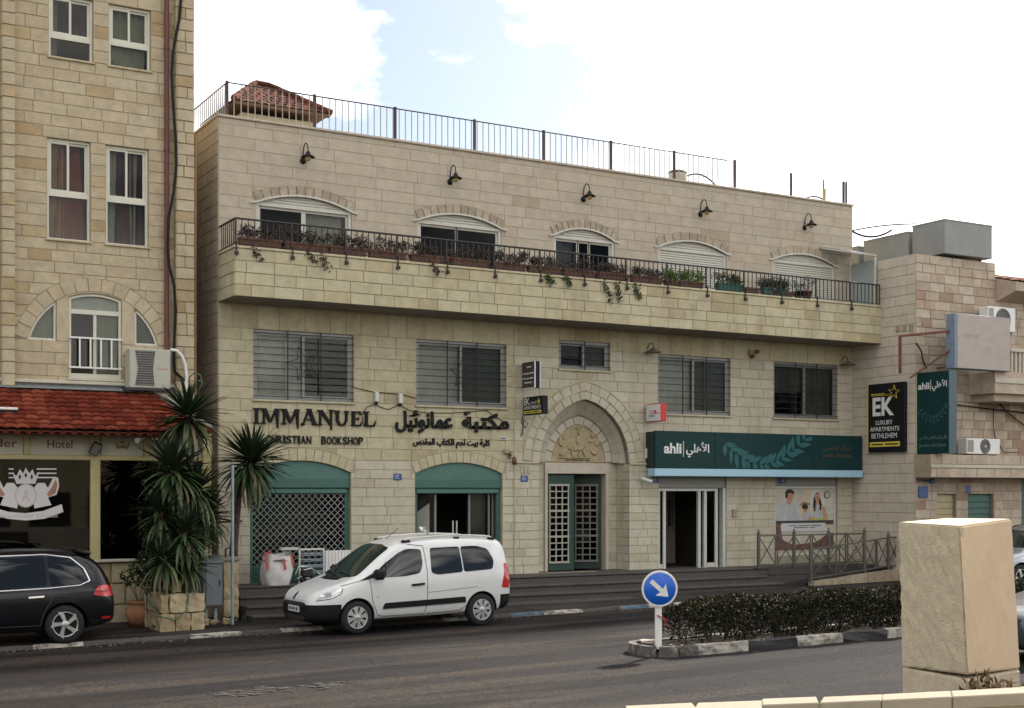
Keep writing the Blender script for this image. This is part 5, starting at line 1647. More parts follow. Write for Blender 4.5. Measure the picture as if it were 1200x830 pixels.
# cameras
def cctv(px, py, Yp, aim, label):
  x_, y_, z_ = atY(px, py, Yp)
  t = thing('security_camera', label, 'camera', (x_, y_, z_), group='security cameras on the street front')
  d = Vector(aim).normalized()
  c = Vector((x_, y_, z_))
  g = MB(); g.tube([c - d * .12, c + d * .13], .05, 10); g.tube([c + d * .11, c + d * .17], [.055, .058], 10); g.build('camera_body', M_alu_l, t)
  g = MB(); g.tube([c - d * .05, c + Vector((0, .12, .04)), c + Vector((0, .2, .04))], .018, 6); g.build('bracket', M_alu, t)
  return t
cctv(757, 562.5, YF - .2, (.8, -.6, -.35), 'silver bullet camera under the near end of the bank sign')
t = cctv(1015, 545, YF - .4, (-.3, -1, -.3), 'white camera at the far end of the bank sign')
# poster in the bank window: flat print, a plain stand-in for a family advertisement
py_ = YF + .086
pt = thing('window_poster', 'printed poster of a man, a child and a woman in the bank window', 'poster', (X(945, py_), py_, BW[2] + .1))
FP = frameY(py_)
a0, a1 = BW[0] + .075, BW[1] - .075
q0, q1 = BW[2] + .065, BW[3] - .365
PW, PH = a1 - a0, q1 - q0
g = MB(); g.prism([(a0, q0), (a1, q0), (a1, q1), (a0, q1)], FP, 0, .003); g.build('print_sheet', mat('poster_ground', (.50, .46, .38), .5, noise=.1, nscale=2), pt)
M_skin = mat('print_skin', (.48, .26, .16), .5); M_hair = mat('print_hair', (.025, .015, .012), .5); M_shirt = mat('print_shirt', (.42, .43, .43), .5, noise=.12, nscale=6)
M_print_d = mat('print_dark', (.04, .05, .055), .5); M_print_g = mat('print_lime', (.36, .42, .08), .5); M_print_b = mat('print_brown', (.20, .11, .06), .5, noise=.3)
layer = [0]
def pr(poly, m, name='print_shape'):
  layer[0] += 1
  g = MB(); g.prism([(a0 + PW * u, q0 + PH * v) for u, v in poly], FP, .0032, .004 + .0006 * layer[0]); return g.build(name, m, pt)
def ell(u, v, ru, rv_, n=16, t0=0, t1=2 * PI): return [(u + ru * math.cos(t0 + (t1 - t0) * k / n), v + rv_ * math.sin(t0 + (t1 - t0) * k / n)) for k in range(n)]
pr([(0, .43), (1, .43), (1, .5), (0, .5)], M_print_b); pr([(.36, .55), (.5, .98), (.62, .98), (.5, .5)], mat('print_sand', (.55, .46, .32), .5))
pr([(.6, .6), (.62, .98), (1, .98), (1, .6)], mat('print_haze', (.55, .54, .48), .5, noise=.2, nscale=4)); pr([(.02, .5), (.03, .72), (.13, .78), (.2, .8), (.32, .78), (.4, .7), (.43, .5)], M_shirt)
pr([(.19, .78), (.2, .84), (.28, .84), (.29, .78)], M_skin); pr(ell(.245, .875, .062, .07), M_skin)
pr([(.17, .86), (.165, .94), (.2, .985), (.27, .99), (.32, .95), (.31, .905), (.26, .93), (.215, .92), (.2, .84)], M_hair)
pr([(.46, .5), (.44, .6), (.52, .645), (.62, .6), (.64, .5)], M_shirt); pr(ell(.51, .68, .045, .055), M_skin); pr(ell(.505, .715, .055, .04), M_hair); pr([(.40, .73), (.47, .79), (.58, .77), (.6, .74), (.5, .755)], M_print_b)
pr([(.64, .64), (.655, .85), (.7, .94), (.745, .93), (.78, .8), (.84, .64), (.8, .62)], M_hair); pr([(.67, .5), (.64, .68), (.7, .76), (.79, .74), (.84, .62), (.84, .5)], M_shirt)
pr([(.69, .74), (.7, .82), (.745, .82), (.75, .74)], M_skin); pr(ell(.715, .86, .045, .062), M_skin); pr([(.83, .5), (.8, .7), (.85, .72), (.91, .5)], M_skin); pr([(.55, .5), (.57, .56), (.66, .55), (.68, .5)], M_skin)
for u, v, k in ((.245, .87, 1), (.51, .675, .75), (.715, .855, .8)):
  for du in (-.02, .022): pr(ell(u + du * k, v + .015 * k, .008 * k, .005 * k, 6), M_hair)
  pr([(u - .018 * k, v - .035 * k), (u + .02 * k, v - .035 * k), (u + .001, v - .044 * k)], M_print_b); pr([(u + .004, v + .008 * k), (u + .012 * k, v - .015 * k), (u - .004, v - .015 * k)], M_print_b)
pr([(.2, .795), (.235, .74), (.27, .795)], M_skin); pr([(.15, .5), (.17, .66), (.175, .5)], MATS['print_haze']); pr([(.66, .64), (.665, .86), (.69, .8), (.68, .64)], M_hair); pr([(.76, .66), (.755, .86), (.78, .8), (.785, .66)], M_hair)
pr([(.62, .5), (.63, .535), (.9, .52), (.9, .5)], M_print_g); pr(ell(.89, .9, .055, .06), M_print_d); pr(ell(.89, .9, .043, .048), MATS['poster_ground'])
pr([(0, .46), (1, .46), (1, .5), (0, .5)], M_print_d); pr([(.08, .33), (.1, .46), (.85, .46), (.9, .33)], MATS['limestone_white'] if False else mat('print_pale', (.52, .53, .52), .5))
pr([(0, .1), (0, .42), (.07, .44), (.12, .2), (.3, .12), (.7, .16), (.92, .3), (1, .3), (1, .05), (0, .05)], mat('print_redbrown', (.17, .08, .06), .5, noise=.4, nscale=5))
for k, (u, v, w_) in enumerate(((.22, .415, .14), (.38, .415, .2), (.6, .415, .18), (.3, .385, .25), (.57, .385, .1))): pr([(u, v), (u + w_, v), (u + w_, v + .012), (u, v + .012)], M_print_d)
# two small stains of old fixings by the bank door
plate(857.5, 862.5, 597, 606, M_old, 'small rusty meter box on the wall right of the bank door', 'box', 'meter_box', th=.05)

# ramp with railings of crossed bars
M_railing = mat('railing_grey_green', (.105, .10, .085), .5, metal=.2, noise=.2)
def xpanel(parent, p, q, h):
  """framed panel of two crossed pairs between the posts p and q (feet), height h"""
  p, q = Vector(p), Vector(q); up = Vector((0, 0, 1))
  g = MB(); g.beam(p + up * h, q + up * h, .05, .04); g.build('top_rail', M_railing, parent)
  g = MB(); g.beam(p + up * .09, q + up * .09, .04, .03); g.build('bottom_rail', M_railing, parent)
  m_ = p.lerp(q, .5)
  for a, c in ((p, p.lerp(q, .47)), (p.lerp(q, .53), q)):
    g = MB(); g.beam(a + up * .09, c + up * h, .022); g.build('cross_bar', M_railing, parent)
    g = MB(); g.beam(a + up * h, c + up * .09, .022); g.build('cross_bar', M_railing, parent)
  for f in (.47, .53):
    a = p.lerp(q, f); g = MB(); g.beam(a + up * .09, a + up * h, .028); g.build('upright', M_railing, parent)
def post(parent, p, h, w_=.07):
  g = MB(); x_, y_, z_ = p; g.bbox(x_ - w_ / 2, x_ + w_ / 2, y_ - w_ / 2, y_ + w_ / 2, z_, z_ + h, .005)
  g.lathe([(w_ * .55, 0), (w_ * .55, .02), (w_ * .25, .035), (w_ * .38, .06), (w_ * .25, .085), (.001, .095)], (x_, y_, z_ + h), 8); g.build('railing_post', M_railing, parent)
ry = 27.05
rl1 = thing('ramp_railing', 'grey metal railing of crossed bars at the landing edge before the poster window', 'railing', (X(889, ry), ry, LZ))
pxs = [889, 930.5, 971, 1013]
for p in pxs: post(rl1, (X(p, ry), ry, LZ), .92)
for a, c in zip(pxs, pxs[1:]): xpanel(rl1, (X(a, ry), ry, LZ), (X(c, ry), ry, LZ), .84)
ry2 = 26.35
rl2 = thing('ramp_railing', 'grey metal railing of crossed bars along the sloping ramp wall', 'railing', (X(950, ry2), ry2, .2))
rp0 = atY(950, 682, ry2); rp1 = atY(1013, 672, ry2); rp2 = atY(1041, 667, ry2); rp3 = atY(1068, 664, ry2)
for p in (rp0, rp1, rp2): post(rl2, p, .92)
for a, c in ((rp0, rp1), (rp1, rp2), (rp2, rp3)): xpanel(rl2, a, c, .84)
rw = thing('ramp_wall', 'low cream stone wall carrying the sloping ramp railing', 'wall', (rp0[0], ry2, .2))
for a, c, k in ((rp0, rp1, 0), (rp1, rp3, 1)):
  a, c = Vector(a), Vector(c)
  n_ = 3 if k == 0 else 2
  for i in range(n_):
    p, q = a.lerp(c, i / n_), a.lerp(c, (i + 1) / n_)
    g = MB(); g.tone = rl.random(); v = []
    for (pp, ins) in ((p, .008), (q, -.008)):
      for yy in (ry2 - .12, ry2 + .1): v += [(pp.x + ins, yy, gz(pp.x)), (pp.x + ins, yy, pp.z - .005 * (i % 2))]
    g.add(v, [(0, 1, 5, 4), (2, 6, 7, 3), (1, 3, 7, 5), (0, 4, 6, 2), (0, 2, 3, 1), (4, 5, 7, 6)]); g.build('coping_stone', M_old, rw)
rs = bpy.data.objects.new('ramp', None); COL.objects.link(rs); rs['kind'] = 'structure'; ORG[rs] = Vector((0, 0, 0))
g = MB(); g.add([(rp0[0] - .3, ry2 + .1, gz(24) + .075), (27.1, ry2 + .1, .6), (27.1, 27.1, .6), (rp0[0] - .3, 27.1, gz(24) + .075)], [(0, 1, 2, 3)]); g.build('ramp_surface', M_pave, rs)
# ================================================================== VEHICLES
M_wpaint = mat('white_car_paint', (.62, .62, .60), .3, coat=.6, noise=.03, nscale=2)
M_bpaint = mat('black_car_paint', (.004, .004, .006), .3, coat=.25, spec=.25)
M_spaint = mat('silver_car_paint', (.34, .36, .38), .3, metal=.6, coat=.6)
M_gpaint = mat('graphite_car_paint', (.05, .055, .065), .3, metal=.4, coat=.6)
M_plas = mat('black_plastic', (.009, .009, .010), .6, noise=.1, spec=.2)
M_tyre = mat('tyre_rubber', (.011, .0105, .0105), .85, noise=.2, nscale=20)
M_rim = mat('wheel_silver', (.48, .48, .47), .35, metal=.6)
M_carglass = mat('car_glass', (.005, .0065, .0065), .03, spec=.5)
M_screen = mat('windscreen_glass', (.016, .024, .020), .06, spec=.4)
M_chrome = mat('chrome', (.6, .6, .6), .15, metal=1)
M_lens = mat('headlamp_lens', (.50, .52, .52), .12, metal=.3)
M_redl = mat('tail_lamp_red', (.42, .012, .012), .15, coat=.5)
M_seam = mat('panel_gap', (.05, .05, .05), .8)
M_plate = mat('number_plate_white', (.62, .62, .58), .5)

def cr(tab, x):
  """Catmull-Rom through (x, v) pairs"""
  if x <= tab[0][0]: return tab[0][1]
  if x >= tab[-1][0]: return tab[-1][1]
  for i in range(len(tab) - 1):
    if x <= tab[i + 1][0]:
      x0, y0 = tab[i]; x1, y1 = tab[i + 1]
      m0 = (y1 - tab[i - 1][1]) / (x1 - tab[i - 1][0]) if i > 0 else (y1 - y0) / (x1 - x0)
      m1 = (tab[i + 2][1] - y0) / (tab[i + 2][0] - x0) if i + 2 < len(tab) else (y1 - y0) / (x1 - x0)
      h = x1 - x0; t = (x - x0) / h
      return (2 * t ** 3 - 3 * t * t + 1) * y0 + (t ** 3 - 2 * t * t + t) * h * m0 + (3 * t * t - 2 * t ** 3) * y1 + (t ** 3 - t * t) * h * m1
class Car:
  def __init__(s, name, label, cat, loc, rz, T, paint, wheels, wr, hw, group=None):
    """T: tables along x (0 at the nose): top, belt, bottom, half width, width at the belt, width at the roof edge"""
    s.root = thing(name, label, cat, loc, rz, group=group, local=True)
    s.L, s.wr, s.wheels, s.hw, s.T = T['L'], wr, wheels, hw, T
    xs = T['xs']
    rings = []
    for x in xs:
      top, belt, bot = cr(T['top'], x), cr(T['belt'], x), cr(T['bot'], x)
      w, wb, wr_ = cr(T['w'], x), cr(T['wb'], x), cr(T['wr'], x)
      belt = min(belt, top - .02)
      g = top - belt
      mid = bot + (belt - bot) * .52
      half = [(0, bot), (w * .8, bot), (w * .97, bot + .05), (w, mid), (w * .995, mid + (belt - mid) * .6), (wb, belt), (wb + (wr_ - wb) * .55, belt + g * .52), (wr_, belt + g * .86), (wr_ * .80, top - g * .015 - .012), (wr_ * .42, top), (0, top + .004)]
      rings.append([(x, -y, z) for y, z in half] + [(x, y, z) for y, z in half[-2:0:-1]])
    n = len(rings[0])
    v = [p for r in rings for p in r]
    f = []
    for i in range(len(rings) - 1):
      for k in range(n): f.append((i * n + k, i * n + (k + 1) % n, (i + 1) * n + (k + 1) % n, (i + 1) * n + k))
    # end caps as quad strips between the two sides
    for base, flip in ((0, False), ((len(rings) - 1) * n, True)):
      h = n // 2
      for k in range(h):
        a, b_, c, d = k, k + 1, (n - k - 1) % n, (n - k) % n
        q = [a, b_, c, d] if len({a, b_, c, d}) == 4 else list(dict.fromkeys([a, b_, c, d]))
        q = [base + i for i in q]
        f.append(q if flip else q[::-1])
    me = bpy.data.meshes.new('tmp'); me.from_pydata(v, [], f)
    bm = bmesh.new(); bm.from_mesh(me); bmesh.ops.recalc_face_normals(bm, faces=bm.faces[:]); bm.to_mesh(me); bm.free()
    o = bpy.data.objects.new('tmp', me); COL.objects.link(o)
    md = o.modifiers.new('s', 'SUBSURF'); md.levels = 2; md.render_levels = 2
    cut = []
    cb = MB()
    for wx in wheels:
      for sg in (-1, 1):
        cb.lathe([(.001, -.30), (wr + .055, -.30), (wr + .055, .5), (.001, .5)], (wx, sg * hw - (0 if sg > 0 else .2) * 0, wr), 32, 'Y') if sg > 0 else cb.lathe([(.001, -.5), (wr + .055, -.5), (wr + .055, .30), (.001, .30)], (wx, -hw, wr), 32, 'Y')
    cme = bpy.data.meshes.new('tmpc'); cme.from_pydata(cb.v, [], cb.f)
    bm = bmesh.new(); bm.from_mesh(cme); bmesh.ops.remove_doubles(bm, verts=bm.verts[:], dist=.002); bmesh.ops.recalc_face_normals(bm, faces=bm.faces[:]); bm.to_mesh(cme); bm.free()
    co = bpy.data.objects.new('tmpc', cme); COL.objects.link(co)
    # surface without arches serves as the template for trim
    dg = bpy.context.evaluated_depsgraph_get()
    tm = bpy.data.meshes.new_from_object(o.evaluated_get(dg))
    s.bvh = BVHTree.FromPolygons([q.co[:] for q in tm.vertices], [list(p.vertices) for p in tm.polygons])
    bo = o.modifiers.new('b', 'BOOLEAN'); bo.operation = 'DIFFERENCE'; bo.object = co; bo.solver = 'EXACT'
    dg = bpy.context.evaluated_depsgraph_get()
    fm = bpy.data.meshes.new_from_object(o.evaluated_get(dg))
    bpy.data.objects.remove(o); bpy.data.objects.remove(co)
    s.bm = bmesh.new(); s.bm.from_mesh(fm)
    s.paint = paint
  def split(s, planes, test, name, m):
    """cuts the body along planes and takes the faces whose centre passes test as a part of their own"""
    bm = s.bm
    for co, no in planes:
      bmesh.ops.bisect_plane(bm, geom=bm.verts[:] + bm.edges[:] + bm.faces[:], plane_co=co, plane_no=no, dist=1e-5)
    sel = [f for f in bm.faces if test(f.calc_center_median())]
    keep = bm.copy()
    bmesh.ops.delete(bm, geom=sel, context='FACES')
    idx = {tuple(round(c, 5) for c in f.calc_center_median()) for f in []}
    bmesh.ops.delete(keep, geom=[f for f in keep.faces if not test(f.calc_center_median())], context='FACES')
    s.finish(keep, name, m)
  def finish(s, bm, name, m):
    for f in bm.faces: f.smooth = True
    for e in bm.edges:
      if len(e.link_faces) == 2 and e.calc_face_angle(0) > R(38): e.smooth = False
    me = bpy.data.meshes.new(name); bm.to_mesh(me); bm.free()
    return link(name, me, s.root, m)
  def body(s):
    s.bodyo = s.finish(s.bm, 'body', s.paint)
    # dark wheel housings
    for wx in s.wheels:
      for sg in (-1, 1):
        g = MB()
        yy = sg * (s.hw - .015)
        k = 20
        prof = [(wx + (s.wr + .048) * math.cos(PI * 1.08 * i / k - .04 * PI), s.wr + (s.wr + .048) * math.sin(PI * 1.08 * i / k - .04 * PI)) for i in range(k + 1)]
        v = [(x, yy - sg * .05, z) for x, z in prof] + [(x, yy - sg * .28, z) for x, z in prof]
        g.add(v, [(i, i + 1, k + 2 + i, k + 1 + i) for i in range(k)], True)
        g.add([(x, yy - sg * .28, z) for x, z in prof], [list(range(k + 1))])
        g.build('wheel_housing', M_plas, s.root)
    return s.bodyo
  def cast(s, p, axis):
    """point of the body shell seen along an axis: 'L' left flank (-y), 'R', 'F' front, 'B' back, 'T' top"""
    d = {'L': (0, 1, 0), 'R': (0, -1, 0), 'F': (1, 0, 0), 'B': (-1, 0, 0), 'T': (0, 0, -1)}[axis]
    o = {'L': (p[0], -3, p[1]), 'R': (p[0], 3, p[1]), 'F': (-3, p[0], p[1]), 'B': (9, p[0], p[1]), 'T': (p[0], p[1], 4)}[axis]
    h = s.bvh.ray_cast(Vector(o), Vector(d))
    return (h[0], h[1] if h[1].dot(Vector(d)) < 0 else -h[1]) if h[0] else None
  def panel(s, poly, axis, name, m, off=.006, grid=.06, parent=None, skirt=.012):
    """a sheet conforming to the shell inside an outline"""
    bm = bmesh.new()
    vs = [bm.verts.new((p[0], p[1], 0)) for p in poly]
    bm.faces.new(vs)
    for ax in (0, 1):
      lo, hi = min(p[ax] for p in poly), max(p[ax] for p in poly)
      x = lo + grid
      while x < hi:
        co = [0, 0, 0]; no = [0, 0, 0]; co[ax] = x; no[ax] = 1
        bmesh.ops.bisect_plane(bm, geom=bm.verts[:] + bm.edges[:] + bm.faces[:], plane_co=co, plane_no=no, dist=1e-5)
        x += grid
    bmesh.ops.triangulate(bm, faces=[f for f in bm.faces if len(f.verts) > 4])
    ok = True
    nrm = {}
    for v in list(bm.verts):
      h = s.cast((v.co.x, v.co.y), axis)
      if h is None: bm.verts.remove(v); continue
      v.co = h[0] + h[1] * off; nrm[v] = h[1]
    be = [e for e in bm.edges if len(e.link_faces) == 1]
    nv = {}
    for e in be:
      for v in e.verts:
        if v not in nv: nv[v] = bm.verts.new(v.co - nrm[v] * (off + skirt))
    for e in be:
      try: bm.faces.new((e.verts[0], e.verts[1], nv[e.verts[1]], nv[e.verts[0]]))
      except ValueError: pass
    bmesh.ops.recalc_face_normals(bm, faces=bm.faces[:])
    for f in bm.faces: f.smooth = True
    for e in bm.edges:
      if len(e.link_faces) == 2 and e.calc_face_angle(0) > R(50): e.smooth = False
    me = bpy.data.meshes.new(name); bm.to_mesh(me); bm.free()
    return link(name, me, parent or s.root, m)
  def strip(s, pts, axis, w, name, m, off=.003, step=.04, parent=None, closed=False):
    """narrow band following the shell along a polyline"""
    if closed: pts = pts + pts[:1]
    P = []
    for a, b in zip(pts, pts[1:]):
      n = max(1, int(math.dist(a, b) / step))
      P += [(a[0] + (b[0] - a[0]) * i / n, a[1] + (b[1] - a[1]) * i / n) for i in range(n)]
    P.append(pts[-1])
    g = MB(); row = []
    for i, p in enumerate(P):
      q0, q1 = P[max(0, i - 1)], P[min(len(P) - 1, i + 1)]
      d = Vector((q1[0] - q0[0], q1[1] - q0[1]))
      if d.length < 1e-6: continue
      d.normalize()
      a, b = s.cast((p[0] - d.y * w / 2, p[1] + d.x * w / 2), axis), s.cast((p[0] + d.y * w / 2, p[1] - d.x * w / 2), axis)
      if a is None or b is None: continue
      row.append((a[0] + a[1] * off, b[0] + b[1] * off, a[0] - a[1] * .01, b[0] - b[1] * .01))
    for i, r in enumerate(row): g.v += [tuple(q) for q in r]
    for i in range(len(row) - 1):
      for (a, b) in ((0, 1), (2, 0), (1, 3)):
        g.f.append([4 * i + a, 4 * i + b, 4 * i + 4 + b, 4 * i + 4 + a]); g.t.append(.5); g.sm.append(True); g.mi.append(0)
    return g.build(name, m, parent or s.root)
  def wheel(s, wx, sg, style):
    r = s.wr
    c = (wx, sg * (s.hw - .115), r)
    def tf(mb):
      if sg > 0: mb.v = [(x, 2 * c[1] - y, z) for x, y, z in mb.v]
      return mb
    g = MB(); g.lathe([(r * .62, .095), (r * .66, .1), (r * .9, .1), (r * .985, .075), (r, .03), (r, -.03), (r * .985, -.075), (r * .9, -.1), (r * .66, -.1), (r * .62, -.095)], c, 36, 'Y'); ty = tf(g).build('wheel', M_tyre, s.root)
    g = MB()
    g.lathe([(r * .665, -.098), (r * .655, -.108), (r * .63, -.104), (r * .60, -.085)], c, 36, 'Y')
    n = {'cover': 8, 'alloy': 5}[style]
    for k in range(n):
      a = 2 * PI * k / n + .2
      ca, sa = math.cos(a), math.sin(a)
      def P(rr, t, y): return (c[0] + rr * ca - t * sa, c[1] + y, c[2] + rr * sa + t * ca)
      if style == 'cover': pr_ = [(r * .12, .03), (r * .38, .03), (r * .62, .062)]
      else: pr_ = [(r * .1, .03), (r * .36, .034), (r * .62, .05)]
      tw = 0 if style == 'cover' else .05
      L_, R_ = [], []
      for j, (rr, t) in enumerate(pr_):
        L_.append(P(rr, -t + tw * j, -.100 - .006 * (1 - j / 2))); R_.append(P(rr, t + tw * j, -.100 - .006 * (1 - j / 2)))
      v = L_ + R_ + [(x, y + .04, z) for x, y, z in L_ + R_]
      g.add(v, [(0, 1, 4, 3), (1, 2, 5, 4), (0, 6, 7, 1), (1, 7, 8, 2), (3, 4, 10, 9), (4, 5, 11, 10)])
    g.lathe([(.001, -.115), (r * .12, -.113), (r * .19, -.104), (r * .2, -.08)], c, 20, 'Y')
    tf(g).build('rim', M_rim, ty)
    g = MB(); g.lathe([(.001, -.07), (r * .63, -.07)], c, 28, 'Y'); tf(g).build('spoke_backing', M_plas, ty)  # dark disc added so the gaps between the spokes look shaded
    if style == 'cover':
      g = MB()
      for k in range(5):
        a = 2 * PI * k / 5; g.lathe([(.008, -.112), (.001, -.114)], (c[0] + .035 * math.cos(a), c[1], c[2] + .035 * math.sin(a)), 6, 'Y')
      tf(g).build('wheel_bolt', M_plas, ty, kind='stuff')

def rnd_poly(pts, r, n=4):
  """rounds the corners of an outline"""
  o = []
  m = len(pts)
  for i in range(m):
    a, b, c = Vector(pts[i - 1]), Vector(pts[i]), Vector(pts[(i + 1) % m])
    rr = min(r, (a - b).length * .45, (c - b).length * .45)
    p, q = b + (a - b).normalized() * rr, b + (c - b).normalized() * rr
    for k in range(n + 1):
      t = k / n
      w = p * (1 - t) ** 2 + b * 2 * t * (1 - t) + q * t * t
      o.append((w.x, w.y))
  return o

# white people carrier
VX0 = X(414, 23.15) - .93
wx0 = Vector((X(414, 23.15), 23.15)); wx1 = Vector((X(566, 23.2), 23.2))
VT = dict(L=4.38, xs=[0, .03, .12, .3, .55, .8, .98, 1.2, 1.5, 1.78, 2.05, 2.5, 3.0, 3.5, 3.9, 4.18, 4.32, 4.375, 4.39],
          top=[(0, .66), (.03, .73), (.12, .81), (.3, .885), (.55, .965), (.8, 1.035), (.98, 1.11), (1.2, 1.29), (1.5, 1.52), (1.78, 1.685), (2.05, 1.755), (2.5, 1.80), (3.0, 1.81), (3.5, 1.80), (3.9, 1.775), (4.18, 1.74), (4.32, 1.66), (4.375, 1.30), (4.39, .9)],
          belt=[(0, .60), (.12, .72), (.3, .80), (.55, .88), (.8, .96), (.98, 1.02), (1.2, 1.04), (2.05, 1.06), (3.5, 1.10), (4.1, 1.12), (4.32, 1.12), (4.375, 1.02), (4.39, .75)],
          bot=[(0, .36), (.03, .26), (.3, .21), (1, .22), (3.5, .24), (4.2, .27), (4.37, .34), (4.39, .42)],
          w=[(0, .56), (.03, .66), (.12, .76), (.3, .85), (.55, .895), (.8, .91), (1.2, .91), (3.5, .91), (4.0, .895), (4.25, .86), (4.375, .80), (4.39, .74)],
          wb=[(0, .52), (.12, .70), (.3, .78), (.55, .83), (.98, .865), (1.5, .885), (3.5, .885), (4.1, .865), (4.32, .82), (4.39, .72)],
          wr=[(0, .45), (.12, .60), (.3, .66), (.55, .70), (.98, .72), (1.5, .70), (2.05, .70), (3.0, .715), (3.9, .70), (4.25, .67), (4.39, .62)])
rzv = math.atan2(wx1.y - wx0.y, wx1.x - wx0.x)
van_loc = (wx0.x + .11 - .93 * math.cos(rzv), 23.15 + .90 - .93 * math.sin(rzv), gz(wx0.x))
van = Car('white_van', 'white people carrier with black bumper and roof rails parked before the bookshop steps', 'van', van_loc, rzv, VT, M_wpaint, (.93, 3.66), .318, .905)
van.root.rotation_euler.y = -math.atan(.012)
van.root.scale = (.975, .985, .985)
# black lower bumpers
van.split([((0, 0, .585), (0, 0, 1)), ((.60, 0, 0), (1, 0, 0))], lambda c: c.z < .585 and c.x < .60, 'front_bumper', M_plas)
van.split([((0, 0, .60), (0, 0, 1)), ((4.10, 0, 0), (1, 0, 0))], lambda c: c.z < .60 and c.x > 4.10, 'rear_bumper', M_plas)
van.split([((0, 0, .265), (0, 0, 1))], lambda c: c.z < .265 and .55 < c.x < 4.15, 'underbody', M_plas)
van.body()
for sg, ax in ((-1, 'L'), (1, 'R')):
  fw = rnd_poly([(1.20, 1.045), (1.95, 1.055), (2.28, 1.10), (2.36, 1.26), (2.36, 1.56), (2.06, 1.575), (1.86, 1.50), (1.56, 1.31)], .07)
  van.panel(fw, ax, 'front_side_window', M_carglass)
  van.panel([(.98, 1.0), (1.22, 1.035), (1.36, 1.13), (1.30, 1.14), (1.06, 1.03)], ax, 'mirror_sail', M_plas, off=.009)
  van.panel(rnd_poly([(2.53, 1.10), (2.66, 1.055), (3.235, 1.085), (3.215, 1.585), (2.56, 1.575)], .06), ax, 'sliding_door_window', M_carglass)
  van.panel(rnd_poly([(3.265, 1.085), (3.93, 1.115), (3.98, 1.30), (3.86, 1.52), (3.62, 1.585), (3.245, 1.585)], .06), ax, 'rear_side_window', M_carglass)
  van.strip([(1.54, 1.07), (1.58, 1.33)], ax, .02, 'quarter_bar', M_plas, off=.012)
  # panel gaps
  van.strip([(1.20, 1.02), (1.24, .62), (1.36, .34), (1.5, .31), (2.36, .31), (2.42, .5), (2.44, 1.2), (2.42, 1.62), (2.1, 1.66)], ax, .012, 'door_gap', M_seam)
  van.strip([(2.42, .31), (3.16, .33), (3.3, .42)], ax, .012, 'door_gap', M_seam)
  van.strip([(2.44, .72), (3.55, .78)], ax, .008, 'crease_shade_line', M_seam)  # thin dark strip painting the shade of a crease on the flank
  van.strip([(.62, .92), (.98, 1.0)], ax, .010, 'bonnet_gap', M_seam)
  van.panel(rnd_poly([(1.45, .455), (3.28, .49), (3.27, .60), (1.50, .565)], .03), ax, 'rub_strip', M_plas, off=.022, skirt=.03)
  van.panel(rnd_poly([(2.08, .86), (2.36, .875), (2.36, .915), (2.08, .90)], .02), ax, 'door_handle', M_plas, off=.03, skirt=.035)
  if sg < 0: van.panel(rnd_poly([(3.55, .88), (3.74, .89), (3.74, 1.01), (3.55, 1.0)], .03), ax, 'fuel_flap', M_wpaint, off=.003)
  # headlamp: sharp almond, clear lens with inner lamp
  hl = van.panel(rnd_poly([(.17, .655), (.40, .70), (.60, .79), (.63, .875), (.50, .885), (.30, .80), (.15, .70)], .02), ax, 'headlamp', M_lens, off=.006, grid=.04)
  van.panel(rnd_poly([(.30, .72), (.42, .745), (.42, .81), (.31, .785)], .02), ax, 'lamp_unit', M_alu, off=.009, parent=hl, grid=.04)
  van.strip([(.14, .66), (.40, .695), (.61, .785), (.645, .885)], ax, .012, 'lamp_gap', M_seam, off=.007, parent=hl)
  tl = van.panel(rnd_poly([(4.13, .74), (4.33, .72), (4.36, 1.0), (4.30, 1.22), (4.22, 1.22), (4.20, 1.0)], .02), ax, 'tail_lamp', M_redl, off=.008)
  # mirror
  g = MB(); g.bbox(1.22, 1.44, sg * .93, sg * 1.12, 1.02, 1.22, .05); g.build('door_mirror', M_plas, van.root)
  # roof rail
  g = MB()
  P = []
  for x in (2.02, 2.12, 2.4, 2.9, 3.2): 
    h = van.cast((x, sg * .62), 'T'); P.append(h[0] + Vector((0, 0, .055 if x > 2.1 else .012)))
  g.tube(P, .02, 7)
  van_r = g.build('roof_rail', M_alu_l, van.root)
  g = MB(); P = []
  for x in (3.26, 3.5, 3.8, 4.0, 4.1):
    h = van.cast((x, sg * .62), 'T'); P.append(h[0] + Vector((0, 0, .055 if x < 4.02 else .012)))
  g.tube(P, .02, 7); g.build('roof_rail', M_alu_l, van.root)
  g = MB()
  h = van.cast((2.1, sg * .62), 'T')[0]; g.bbox(2.0, 2.2, h.y - .03, h.y + .03, h.z - .01, h.z + .05, .02)
  h = van.cast((4.03, sg * .62), 'T')[0]; g.bbox(3.95, 4.12, h.y - .03, h.y + .03, h.z - .01, h.z + .05, .02); g.bbox(3.16, 3.3, h.y - .03, h.y + .03, h.z - .01 + .03, h.z + .08, .02); g.build('rail_foot', M_plas, van.root, kind='stuff')
van.panel(rnd_poly([(-.74, 1.09), (-.40, 1.05), (.40, 1.05), (.74, 1.09), (.62, 1.60), (.30, 1.655), (-.30, 1.655), (-.62, 1.60)], .05), 'F', 'windscreen', M_screen)
van.strip([(-.4, 1.035), (.0, 1.03), (.4, 1.035)], 'F', .05, 'scuttle', M_plas, off=.004)
for (a, c) in (((-.62, 1.075), (-.05, 1.12)), ((-.02, 1.06), (.56, 1.11))): van.strip([a, c], 'F', .016, 'wiper', M_plas, off=.02)
g = MB(); h = van.cast((.22, 1.56), 'F')[0]; g.bbox(h.x + .02, h.x + .06, .0, .2, 1.5, 1.57, .015); g.build('inner_mirror', M_plas, van.root)
van.panel(rnd_poly([(-.62, 1.1), (.62, 1.1), (.52, 1.55), (-.52, 1.55)], .06), 'B', 'rear_window', M_carglass)
